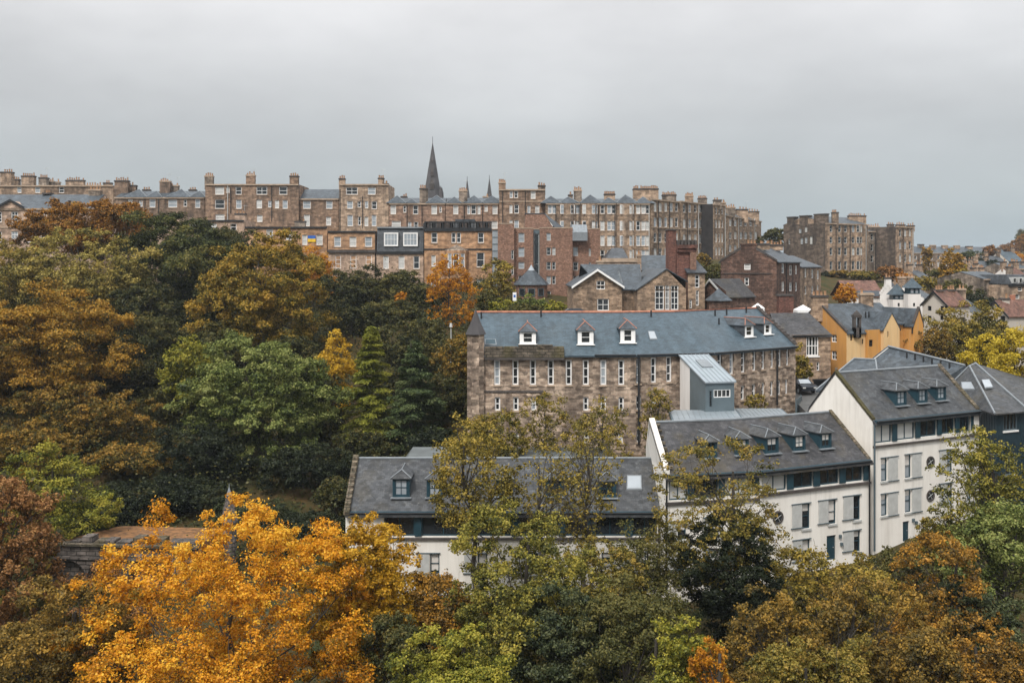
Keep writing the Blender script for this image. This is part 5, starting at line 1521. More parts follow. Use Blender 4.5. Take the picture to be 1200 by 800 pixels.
# ------------------------------------------------------------------ the ridge: long stone row
def ridge_row():
    T = tenement
    T('tenement', 'tenement at the far left whose line of clay potted chimneys rises behind the classical house', -40, 205, 133, 205, 217.5, 30, [(41, 47, 219, 226), (69, 75, 219, 226), (20, 25, 219, 226)], 10, 'tan_stone',
      chims=[(64, 70, 213, 2, 6), (16, 23, 210, 3, 6), (122, 131, 214, 4, 5), (2, 15, 201.5, 5, 3, 1.4), (26.5, 41, 206, 6, 3, 1.2), (47, 56, 208, 4, 2.5, 1.4), (56, 63, 212, 3, 4, 1.2), (78, 99, 211, 8, 3), (101, 119, 217, 6, 2)])
    T('tenement', 'low tenement with four small hipped slate roofs left of the tall blocks', 134, 198, 240, 198, 231.5, 30,
      [(150, 155.5, 233.5, 243), (163, 167, 235, 242), (175, 182, 233.5, 243), (197, 207.5, 234, 243), (215, 219, 234, 242), (228.5, 234.5, 233.5, 243.5)], 10, 'brown_stone', 'slate', 224,
      chims=[(135.5, 151, 211.5, 6, 4, 1.2), (151, 160, 217, 3, 5), (188, 200, 212, 5, 4), (200, 209.5, 217, 3, 5), (168, 176, 222, 3, 8), (222, 230, 222, 3, 8)], pyrs=[(159, 222, 2.3), (181, 224, 1.6), (209, 222, 2.4), (232, 224, 1.6)], pipes=[(170, 232, 255), (186, 232, 250)])
    r3 = (251, 263)
    T('tenement', 'tall flat headed stone tenement with three chimney stacks, farther left of the spire', 240.4, 196, 350, 196, 216, 30,
      [(252, 262.5, 219, 228), (265, 269, 219.5, 226), (276, 283, 219, 228), (300.5, 313, 219, 228), (327, 336.5, 219, 228), (252, 263, 234, 244.5), (276.5, 283, 234, 244.5), (300.5, 307, 234, 244), (314, 318, 235, 243), (322, 327, 234.5, 244), (331, 337, 234.5, 244.5), (252.5, 263, 251, 258), (301, 307.5, 252, 260)],
      10, 'brown_stone', chims=[(240.6, 250, 206, 4, .6), (289, 299, 205, 4, .6), (340, 350, 206, 4, .6)], pipes=[(267, 217, 258), (318.5, 216, 260), (270.5, 220, 250)])
    T('tenement', 'lower slate roofed stone tenement standing between the two tall blocks', 350.3, 197, 397, 197, 233, 30,
      [(355, 364, 235.5, 244.5), (382, 389.5, 235.5, 244.5), (356, 363, 251.5, 265), (382, 388, 254, 264)], 10, 'brown_stone', 'slate', 222)
    T('tenement', 'tall flat headed stone tenement with a stack at each end, next left of the spire', 397.3, 196, 455.5, 196, 216, 30,
      [(405.5, 419, 219.5, 228), (431, 440, 219.5, 228), (406.5, 413.5, 235.5, 244.5), (419, 423, 236, 243), (427.5, 431.5, 235.5, 244), (435.5, 441.5, 236, 245), (407, 413.5, 252, 265), (419.5, 423, 254, 264), (427, 431.5, 254, 265), (435.5, 441, 252, 265)],
      10, 'tan_stone', chims=[(397.6, 404.5, 209, 3, .6), (443.5, 450, 208.5, 3, .6), (450.5, 455.3, 215, 2, .8)], pipes=[(398.5, 222, 270), (425, 230, 268)])
    T('tenement', 'low stone tenement row with hipped bay roofs in front of the cathedral spire', 455.8, 196, 522, 196, 238.5, 30,
      [(457.5, 464, 240.5, 251), (472.5, 476, 241, 249), (484, 490, 240.5, 251), (505.5, 512, 240.5, 251), (515, 517.5, 242, 249), (459, 469.5, 259, 267), (478, 482, 260, 268), (485, 490, 260, 268), (504, 512, 259, 267)],
      10, 'brown_stone', 'slate', 232, chims=[(492, 501.5, 220.5, 4, .7), (470, 477, 230, 3, 7)], pyrs=[(464.5, 229.5, 1.9), (482, 233, 1.2), (511, 229, 2.0)], pipes=[(477, 239, 270), (494.5, 237, 275)])
    T('tenement', 'low stone tenement row with hipped bay roofs in front of the two small spires', 522.3, 196, 584.5, 196, 238.5, 30,
      [(531, 537, 240.5, 251), (547.5, 551, 241, 251), (552, 558, 240, 251), (559.5, 563, 241, 251), (567.5, 571.5, 241, 248), (577, 583, 240.5, 251), (530, 538, 259, 268), (551, 558, 259, 268), (576, 583, 259, 268)],
      10, 'brown_stone', 'slate', 232, chims=[(538, 547.5, 223, 4, .7), (566, 572, 230, 3, 7)], pyrs=[(532, 231, 1.6), (555, 229.5, 2.1), (576.5, 229.5, 2.2)], pipes=[(565.5, 239, 272), (544, 239, 272)])
    T('tenement', 'tall stone tenement with stacks at both ends, right of the small spires', 584.8, 193, 639, 193, 222, 30,
      [(583.2 + 14, 601, 224, 232), (602.5, 607, 223.5, 232), (622, 627.5, 224, 233), (597, 600.5, 240, 250), (602.5, 608, 240, 250), (618, 621.5, 241, 250), (627, 632, 241, 250), (597, 600.5, 258, 268), (602.5, 608, 258, 268), (627, 632, 258, 268)],
      11, 'brown_stone', chims=[(584.5, 592.5, 213.5, 4, .6), (630.5, 639, 217, 3, .6)], bands=(236,), pipes=[(589, 222, 270), (615.5, 222, 270)])
    # crescent: a run of canted bays under hipped roofs
    ys = [(240, 250.5), (259, 270), (276, 288), (293, 304)]
    for (a, b, lab, ch, cs, py) in (
        (639.3, 680, 'bay fronted crescent tenement behind the brick apartment block', [(672.5, 681.5, 222.5, 4, 1.5), (666, 671, 228, 2, 4)], (644.5, 649.5, 659, 671, 677), [(646, 230, 2.0), (666.5, 231, 2.0)]),
        (680.3, 722, 'bay fronted crescent tenement with one wide low stack between its hipped roofs', [(708, 720.5, 227, 6, 2.5)], (685, 696, 706, 714, 719), [(692.5, 228.5, 2.2), (714, 232, 1.7)]),
        (722.3, 762, 'bay fronted crescent tenement below the long many potted chimney stack', [(742, 771, 221, 14, 7, 1.6)], (729, 740, 748, 754, 759), [(735, 228.5, 2.2), (755.5, 231, 2.0)])):
        T('tenement', lab, a, 190, b, 190 if b < 760 else 190.5, 238.5, 27, rows(cs, 2.4, ys) , 11, 'tan_stone', 'slate', 233, chims=ch, pyrs=py, bays=[(q[0] - 9, q[0] + 8.5) for q in py if a < q[0] - 9 and q[0] + 8.5 < b], pipes=[((a + b) / 2, 239, 300), (b - 1.5, 239, 300), (a + 12, 239, 300)], pale=.8)
    ys = [(238, 248), (255, 266), (273, 284), (291, 301)]
    T('tenement', 'curving crescent tenement with close set tall windows, right of the hipped bays', 762.5, 190.8, 797, 200, 233, 27, rows((768, 774, 780.5, 787, 793), 1.7, [(y[0] + 0, y[1]) for y in ys]), 10, 'tan_stone', chims=[(776, 792, 228, 8, 5, 1.2)], pipes=[(771, 236, 300), (784, 236, 300)], bands=(267,), pale=.8)
    T('tenement', 'crescent tenement ending in a tall black gable', 797.3, 200.5, 829, 211, 235.5, 27, rows((802, 808.5, 815, 821, 826.5), 1.6, [(240, 249), (257, 267), (275, 285), (292, 301)]), 10, 'tan_stone', chims=[(803, 812, 229, 5, 4), (818, 828, 232, 5, 4)], pipes=[(805, 238, 298), (818, 238, 298)], bands=(269,), pale=.75)
    b, F = T('tenement', 'narrow tall stone tenement front standing proud with the black gable on its left', 835.5, 207, 850, 212, 239, 27, rows((839.5, 843, 846.5), 1.0, [(243, 251), (258, 267), (274, 284), (290, 299)]), 12, 'tan_stone', chims=[(836, 845, 234, 3, 2), (846, 850, 237, 2, 2)], pipes=[(849.3, 240, 310)], pale=.4, side=([], 'black_stone'))
    T('tenement', 'last slate roofed crescent tenement, falling away to the right with three dark stacks', 850.3, 214, 892, 246, 252, 27, rows((856, 862, 868.5, 874, 880, 886), 1.5, [(257, 265), (272, 280), (287, 295)]), 10, 'tan_stone', 'slate', 243.5, chims=[(850, 861, 242.5, 4, 5, 1.2), (862, 876, 245, 4, 5, 1.2), (877, 889, 247.5, 4, 5, 1.2)], pipes=[(865, 254, 300), (884, 256, 300)], pale=.6)
ridge_row()

def cathedral():
    b = root('cathedral', (-20, 330, 30), 'dark stone cathedral with one tall and two small pointed spires beyond the ridge', 'church')
    Y = 330
    def spire(px, tip, base, hw, nm, pinn=False):
        c = at(px, base, Y); r = hw / FP * Y
        foot = [(c.x + r * math.cos(R(22.5 + 45 * k)), Y + r * math.sin(R(22.5 + 45 * k))) for k in range(8)]
        m = MB(); m.cone(foot, c.z, V((c.x, Y, gz(tip, Y)))); o = m.build(nm, 'spire_stone', b)
        m = MB(); m.tube([V((c.x, Y, gz(tip, Y) - .4)), V((c.x, Y, gz(tip, Y) + hw * .14))], .08, 5); m.build('finial', 'spire_stone', o)
        m = MB(); q = r * 1.05; m.box(c.x - q, c.x + q, Y - q, Y + q, 25, c.z + .01); m.build('tower', 'spire_stone', b)
        for k in range(3):   # lucarnes
            f = .14 + .24 * k
            w = r * (1 - f) * .24; z = c.z + (gz(tip, Y) - c.z) * f; yy = Y - r * (1 - f) * .93
            if hw < 6 and k: break
            m = MB(); m.box(c.x - w, c.x + w, yy - .25, yy + 1.5, z, z + w * 3); m.cone([(c.x - w, yy - .25), (c.x + w, yy - .25), (c.x + w, yy + 1.5), (c.x - w, yy + 1.5)], z + w * 3 + .01, V((c.x, yy + .4, z + w * 6))); m.build('lucarne', 'dark_stone', o)
        if pinn:
            for sx in (-1, 1):
                for sy in (-1, 1):
                    x, y = c.x + sx * q * .86, Y + sy * q * .86; w = q * .16
                    ft = [(x - w, y - w), (x + w, y - w), (x + w, y + w), (x - w, y + w)]
                    m = MB(); m.prism(ft, c.z - 1, c.z + r * .55); m.cone(ft, c.z + r * .56, V((x, y, c.z + r * 1.25))); m.build('pinnacle', 'spire_stone', b)
    spire(507, 166, 232, 11.2, 'main_spire', True)
    spire(547.5, 209, 238, 4.3, 'west_spire'); spire(573.5, 207.5, 238, 4.4, 'west_spire')
    m = MB(); x0, x1 = gx(500, Y), gx(578, Y); m.prism([(x0, Y - 5), (x1, Y - 5), (x1, Y + 5), (x0, Y + 5)], 25, 40); m.build('nave', 'spire_stone', b)
cathedral()

# ------------------------------------------------------------------ tenement on the right and the houses down the valley
def right_blocks():
    T = tenement; G2 = 'tenement blocks on the right of the ridge'
    ys = [(264, 272), (277.5, 285), (290, 299), (306, 316)]
    b, F = T('tenement', 'big dark tenement with tall wallhead stacks, largest of the blocks right of the gap', 967, 225, 1017, 233, 261.5, 25, rows((974, 984, 991, 1000, 1009), 1.7, ys), 11.9, 'tan_stone', 'slate', 254, group=G2, side=([(936, 939, 268, 273, 'sky_tinted_glass'), (943, 946, 266, 272, 'pale_pane'), (938, 941, 279, 286, 'sky_tinted_glass'), (943, 946, 278, 285, 'sky_tinted_glass'), (949, 952, 277, 286, 'pale_pane'), (924, 926, 280, 286, 'glass')], 'dark_grey_stone'),  # lit front and shaded side are put into the two stone colours
      chims=[(975, 982, 248.5, 4, .6), (994, 1014, 252.5, 9, 6, 1.3)], pipes=[(979.5, 262, 318), (996, 262, 318), (1014.5, 262, 318), (987.5, 262, 318)], pale=.3, fm='grey_paint', bays=[(1003, 1013)])
    S = Facade(F.P(0, 0, -11.9).to_2d(), F.P(0, 0).to_2d()); zt = gz(261.5, 225)
    for a, c, p in ((922.5, 931, 254), (937, 947, 252.5), (954, 967, 250.5)):
        u0, u1 = S.uz(a, HZ)[0], S.uz(c, HZ)[0]; q = S.P((u0 + u1) / 2, 0, -.6); h = (u1 - u0) * .42
        m = MB(); z = gz(p, q.y); m.fbox(S, u0, u1, zt - .5, z - .25, -1.2, .05); m.fbox(S, u0 - .1, u1 + .1, z - .25, z, -1.3, .15, 1); o = m.build('chimney', ['dark_grey_stone', 'dark_stone'], b)
    T('tenement', 'middle stone tenement stepped back between the big dark block and the end block', 1017.4, 240, 1050, 246, 271, 25, rows((1022, 1029, 1036, 1043), 1.6, [(274, 281), (286, 294), (299, 307)]), 12, 'grey_stone', 'slate', 264.5, group=G2, chims=[(1017, 1030, 265, 5, 3), (1040, 1047, 262.5, 3, 4)], pipes=[(1032, 272, 318), (1025.5, 272, 318)], pale=.35, fm='grey_paint')
    T('tenement', 'narrow flat headed end tenement of the right hand blocks, dark on one side', 1049.5, 237, 1071, 241, 265.5, 25, rows((1055, 1061, 1066.5), 1.3, [(269, 277), (283, 292), (298, 307)]), 9, 'tan_stone', group=G2, side=([], 'dark_grey_stone'), fm='grey_paint', chims=[(1050, 1060, 263, 4, 3), (1063, 1071, 264, 3, 3)], pipes=[(1058, 266, 322), (1069.5, 266, 322)], pale=.5)  # left side wall in a darker stone than the front
    b, F = T('terrace_row', 'long low stone terrace with six dark stacks, far off at the right', 1066, 340, 1170, 352, 296.5, 20, rows((1073, 1080, 1092, 1100, 1108, 1118, 1128, 1138, 1150, 1160), 1.4, [(299.5, 304), (307, 312.5)]), 12, 'tan_stone', 'slate', 289, group='far houses down the valley', cat='terrace', pale=.5,
      chims=[(1076, 1082, 286, 0, 6, 1.4), (1090, 1096, 287, 0, 6, 1.4), (1104, 1110, 287.3, 0, 6, 1.4), (1118, 1124, 287.5, 0, 6, 1.4), (1132, 1139, 288.3, 0, 6, 1.4), (1157, 1165, 288, 0, 6, 1.4)], pipes=[(1077, 297, 316), (1086, 297, 316)])
right_blocks()

def valley():
    GV = 'far houses down the valley'
    # red tiled range
    b = root('cottage_row', (56, 162, 20), 'white range with a long red tiled roof, left of the teal roofed towers', 'house', GV)
    F = Facade(P2(992, 158), P2(1036, 158)); m = MB(); wall(m, F, 15, gz(346, 158)); wall(m, Facade(F.B, F.B + V((0, 8))), 15, gz(346, 158)); m.poly([pt3(F.B, gz(346, 158)), pt3(F.B + V((0, 8)), gz(346, 158)), pt3(F.B + V((0, 4)), gz(329, 162))]); m.build('wall', 'white_harl', b)
    r = MB(); z0, z1 = gz(346, 158), gz(328.5, 162); zm = z0 + (z1 - z0) * .28
    gable_roof(r, [F.A, F.B], [F.A + V((0, 4)), F.B + V((0, 4))], [F.A + V((0, 8)), F.B + V((0, 8))], z0, z1); r.build('roof', 'red_tile', b)
    k = MB(); y0 = 158 - .26; k.slab([(F.A.x, y0, z0 - .1), (F.B.x, y0, z0 - .1), (F.B.x, y0 + 1.3, z0 - .1 + 1.3 * (z1 - z0) / 4 + .06), (F.A.x, y0 + 1.3, z0 - .1 + 1.3 * (z1 - z0) / 4 + .06)], .05); k.build('slate_skirt', 'old_slate', b)
    c = root('white_gable_house', (59.5, 156, 20), 'white crow stepped gable house with a tall pale chimney at its peak', 'house', GV)
    F = Facade(P2(1031, 155), P2(1049, 154)); gable_block(c, F, gz(345, 155), gz(332, 155), F.L / 2, 6, 15, [], 'white_harl', 'old_slate', over=0)
    q = F.P(F.L / 2, 0, -.4); chimney(c, q.x - .42, q.x + .42, q.y - .35, q.y + .35, gz(338, 155), gz(324.5, 155), 'white_harl', 2, RNG)
    for i in range(5):
        for s in (-1, 1):
            f = (i + .5) / 5; p = F.P(F.L / 2 + s * F.L / 2 * (1 - f), 0, -.15); z = gz(345, 155) + (gz(332, 155) - gz(345, 155)) * f
            m = MB(); m.box(p.x - .16, p.x + .16, p.y - .2, p.y + .2, z - .2, z + .3); m.build('crow_step', 'white_harl', c)
    for (x0, x1, Y, pa, pb, pc, lab) in ((1044, 1063.5, 152, 332, 345.5, 351, 'white tower house with a teal pyramid roof, the lower left one of the pair'), (1062, 1081.5, 150, 325.5, 337.5, 344.5, 'white tower house with a teal pyramid roof, the taller right one of the pair')):
        t = root('tower_house', (gx((x0 + x1) / 2, Y), Y, 19), lab, 'house', GV)
        X0, X1 = gx(x0, Y) + .3, gx(x1, Y) - .3; w = X1 - X0
        F = Facade(V((X0, Y)), V((X1, Y)))
        m = MB(); ops = auto_windows(t, F, [(x0 + 8, x0 + 10.5, 355, 359, 'glass'), (x0 + 12.5, x0 + 14.5, 362, 366, 'glass'), (x0 + 8, x0 + 10, 368, 372, 'glass')], 'black_paint', 0, 1, 1, .05)
        wall(m, F, 15, gz(pc, Y), ops)
        for p, q in ((F.B, F.B + V((0, w))), (F.B + V((0, w)), F.A + V((0, w))), (F.A + V((0, w)), F.A)): wall(m, Facade(p, q), 15, gz(pc, Y))
        m.build('wall', 'white_harl', t)
        m = MB(); m.prism([(X0 + .12, Y + .12), (X1 - .12, Y + .12), (X1 - .12, Y + w - .12), (X0 + .12, Y + w - .12)], gz(pc, Y), gz(pb, Y)); m.build('glazed_belvedere', 'teal_paint', t)
        for k in range(2): S = Facade(V((X0 + .12, Y + .1)), V((X1 - .12, Y + .1))); a = S.L * (.12 + .42 * k); window(t, S, (a, a + S.L * .34, gz(pc, Y) + .1, gz(pb, Y) - .12), 'teal_paint', .06, 1, 1, 0, 'sky_tinted_glass')
        m = MB(); e = .25; m.cone([(X0 - e, Y - e), (X1 + e, Y - e), (X1 + e, Y + w + e), (X0 - e, Y + w + e)], gz(pb, Y), V(((X0 + X1) / 2, Y + w / 2, gz(pa, Y + w / 2)))); m.build('pyramid_roof', 'blue_slate', t)
    c = root('cottage', (61, 143, 18), 'grey harled cottage with small dark gable windows and a red tiled side roof', 'house', GV)
    F = Facade(P2(1081, 145), P2(1111, 141)); ua = F.L * .48
    gable_block(c, F, gz(357, 143), gz(341.5, 143), ua, 4.2, 14, [(1087, 1091.5, 358.5, 364, 'glass'), (1102, 1106, 358.5, 364, 'glass'), (1107, 1110, 358.5, 364, 'glass'), (1087, 1091.5, 370, 375, 'glass'), (1101.5, 1105.5, 370, 375, 'glass'), (1107, 1110, 370, 375, 'glass')], 'grey_harl', 'red_tile', fm='black_paint', barge='black_paint')
    for f, w in ((.2, .5), (.75, .5)):
        q = F.P(ua, 0, -4.2 * f); chimney(c, q.x - w, q.x + w, q.y - .4, q.y + .4, gz(345, 143), gz(338.5, 146), 'red_brick', 3, RNG)
    c = root('cottage', (66, 138, 16), 'pale harled cottage with dark edged gable and red tiled roof at right edge', 'house', GV)
    F = Facade(P2(1151, 136), P2(1182, 132)); ua = F.L * .52
    gable_block(c, F, gz(369, 134), gz(352.5, 134), ua, 7.5, 12, [(1162, 1165, 359, 362.5, 'glass'), (1167.5, 1170, 359, 362.5, 'glass'), (1160, 1164, 370, 375, 'glass'), (1172, 1178, 370, 376, 'glass')], 'grey_harl', 'red_tile', fm='black_paint', barge='black_paint')
    q = F.P(ua, 0, -1.5); chimney(c, q.x - .5, q.x + .5, q.y - .4, q.y + .4, gz(356, 134), gz(349, 134), 'grey_harl', 2, RNG)
    F = Facade(P2(1182.5, 133), P2(1204, 134)); m = MB(); wall(m, F, 12, gz(371, 133), auto_windows(c, F, [(1187, 1190, 368 + 4, 377, 'glass')], 'black_paint', 0, 1, 1, .06)); m.build('wing_wall', 'white_harl', c)
    # sloping rows of old stone houses
    for i, (x0, x1, Y, pe, lab) in enumerate(((1136, 1158, 262, 323, 'farthest of the small stone row houses with slate roofs stepping up the valley side'), (1140, 1166, 240, 330, 'middle one of the small stone row houses with slate roofs stepping up the valley side'), (1147, 1175, 215, 338, 'nearest of the small stone row houses with slate roofs stepping up the valley side'))):
        c = root('row_house', (gx((x0 + x1) / 2, Y), Y, 20), lab, 'house', GV)
        A, Bp = P2(x0, Y), P2(x1, Y + 13); F = Facade(A, Bp)
        ze = gz(pe, Y); D = 8
        m = MB(); ops = auto_windows(c, F, [(x0 + 6, x0 + 8.5, pe + 1, pe + 6), (x0 + 15, x0 + 17.5, pe - 1, pe + 4)], pale=.5); wall(m, F, 14, ze, ops); A2, B2 = F.P(0, 0, -D).to_2d(), F.P(F.L, 0, -D).to_2d()
        for p, q in ((Bp, B2), (B2, A2), (A2, A)): wall(m, Facade(p, q), 14, ze)
        ra, rb = F.P(0, 0, -D / 2).to_2d(), F.P(F.L, 0, -D / 2).to_2d()
        for e, q, g in ((A, A2, ra), (Bp, B2, rb)): m.poly([pt3(e, ze), pt3(q, ze), pt3(g, ze + 2.6)])
        m.build('wall', 'grey_stone', c); r = MB(); gable_roof(r, [A, Bp], [ra, rb], [A2, B2], ze, ze + 2.7); r.build('roof', 'blue_slate' if i == 2 else 'old_slate', c)
        for f in (.1, .55, .9): q = ra + (rb - ra) * f; chimney(c, q.x - .5, q.x + .5, q.y - .4, q.y + .4, ze + 2, ze + 4.4, 'tan_stone', 3, RNG)
    for x0, x1, Y, pe, rise, mt, rf, lab in ((1086, 1098, 205, 331, 2.4, 'tan_stone', 'old_slate', 'little tan house with slate roof under the slender amber tree'), (1128, 1142, 225, 337, 2.2, 'grey_stone', 'old_slate', 'small grey house just right of the large amber tree'),
        (1168, 1184, 300, 311, 2.8, 'tan_stone', 'dark_slate', 'tiny dark roofed house on the slope below the church dome'), (1182, 1200, 320, 306, 3, 'grey_harl', 'blue_slate', 'tiny pale walled house with long slate roof beneath the russet hill trees'), (1158, 1172, 275, 317, 2.6, 'tan_stone', 'old_slate', 'tiny stone house above the upper row houses'),
        (1196, 1212, 205, 330, 2.8, 'white_harl', 'red_tile', 'half seen red roofed white house at the right edge above the mansard house'), (1083, 1094, 160, 349, 2.0, 'white_harl', 'old_slate', 'low white house tucked between the taller teal tower and the grey cottage'),
        (1140, 1156, 150, 367, 2.2, 'grey_harl', 'old_slate', 'low grey house between the two harled cottages')):
        c = root('small_house', (gx((x0 + x1) / 2, Y), Y, 20), lab, 'house', GV)
        A, Bp = P2(x0, Y), P2(x1, Y + 5); F = Facade(A, Bp); ze = gz(pe, Y); D = 7
        m = MB(); wd = (x1 - x0)
        ops = auto_windows(c, F, [(x0 + wd * .2, x0 + wd * .34, pe + 1.5, pe + 6), (x0 + wd * .62, x0 + wd * .76, pe + 1.5, pe + 6)], pale=.4); wall(m, F, 12, ze, ops); A2, B2 = F.P(0, 0, -D).to_2d(), F.P(F.L, 0, -D).to_2d()
        for p, q in ((Bp, B2), (B2, A2), (A2, A)): wall(m, Facade(p, q), 12, ze)
        ra, rb = F.P(0, 0, -D / 2).to_2d(), F.P(F.L, 0, -D / 2).to_2d()
        for e, q, g in ((A, A2, ra), (Bp, B2, rb)): m.poly([pt3(e, ze), pt3(q, ze), pt3(g, ze + rise - .1)])
        m.build('wall', mt, c); r = MB(); gable_roof(r, [A, Bp], [ra, rb], [A2, B2], ze, ze + rise); r.build('roof', rf, c)
        for f in (.06, .94): q = ra + (rb - ra) * f; chimney(c, q.x - .5, q.x + .5, q.y - .4, q.y + .4, ze + rise - .8, ze + rise + 1.3, 'tan_stone', 2, RNG)
    c, F = tenement('stone_house', 'blunt stone house with one double white window low on its side, at the right edge', 1153, 180, 1183, 183, 327, 14, [(1160, 1168, 338.5, 343.5, 'pale_pane'), (1163, 1165, 329.5, 333, 'pale_pane'), (1168, 1170, 329.5, 333, 'pale_pane'), (1173, 1176, 329.5, 333, 'pale_pane')], 10, 'grey_stone', 'slate', 318, group=GV, cat='house', chims=[(1180, 1186, 312, 3, 5)], cornice='trim_stone', nx=2)
    c, F = tenement('mansard_house', 'pale house with a dark mansard roof and round headed dormers, cut by the right edge', 1182, 176, 1222, 178, 334, 14, [(1193, 1198, 336, 341, 'glass'), (1205, 1210, 336, 341, 'glass'), (1190, 1195, 345, 350, 'glass'), (1203, 1208, 345, 350, 'glass')], 10, 'tan_stone', group=GV, cat='house', cornice='black_paint')
    z0, z1 = gz(333, 176), gz(322, 176.8); m = MB(); m.hexa([F.P(0, z0, 0), F.P(F.L, z0, 0), F.P(F.L, z0, -9), F.P(0, z0, -9), F.P(.5, z1, -1.1), F.P(F.L, z1, -1.1), F.P(F.L, z1, -9), F.P(.5, z1, -8)]); m.build('mansard_roof', 'dark_slate', c)
    for px in (1188.5, 1195.5, 1203):
        u = F.uz(px, HZ)[0]; S = Facade(F.P(u - .42, 0, .05).to_2d(), F.P(u + .42, 0, .05).to_2d()); m = MB(); m.fbox(S, 0, S.L, z0 + .15, z0 + 1.2, -1, 0); o = m.build('dormer', 'grey_paint', c); window(o, S, (.12, S.L - .12, z0 + .25, z0 + 1.05), 'grey_paint', .06, 1, 1, -.03, 'glass')
    m = MB(); m.fbox(F, F.uz(1183, HZ)[0], F.uz(1189, HZ)[0], gz(352, 176), gz(345.5, 176), .004, .2); m.build('pink_panel', 'ridge_tile', c)
    c, F = tenement('stone_house', 'grey roofed house below the wooded hill at the right edge', 1182, 235, 1225, 238, 315, 20, rows((1187, 1194, 1201), 1.5, [(317, 321)]), 9, 'grey_stone', 'slate', 308, group=GV, cat='house', chims=[(1184, 1188, 306, 2, 4), (1196, 1200, 306, 2, 4)])
    c = root('domed_hall', (237, 495, 30), 'tiny teal green church dome on the skyline left of the wooded hill', 'church', GV)
    Y = 490; x = gx(1177.5, Y); m = MB(); m.box(x - 3.5, x + 3.5, Y, Y + 7, 25, gz(299, Y)); m.build('drum', 'grey_stone', c)
    m = MB(); n = 10; pr = [(3.3, 299), (3.1, 296), (2.3, 292.5), (1.0, 290), (.3, 288), (0.05, 286.5)]
    for (r0, p0), (r1, p1) in zip(pr[:-1], pr[1:]):
        for k in range(n):
            a, b2 = 2 * math.pi * k / n, 2 * math.pi * (k + 1) / n
            m.poly([(x + r0 * math.cos(a), Y + 3.5 + r0 * math.sin(a), gz(p0, Y)), (x + r0 * math.cos(b2), Y + 3.5 + r0 * math.sin(b2), gz(p0, Y)), (x + r1 * math.cos(b2), Y + 3.5 + r1 * math.sin(b2), gz(p1, Y)), (x + r1 * math.cos(a), Y + 3.5 + r1 * math.sin(a), gz(p1, Y))])
    m.build('dome', 'blue_slate', c)
valley()

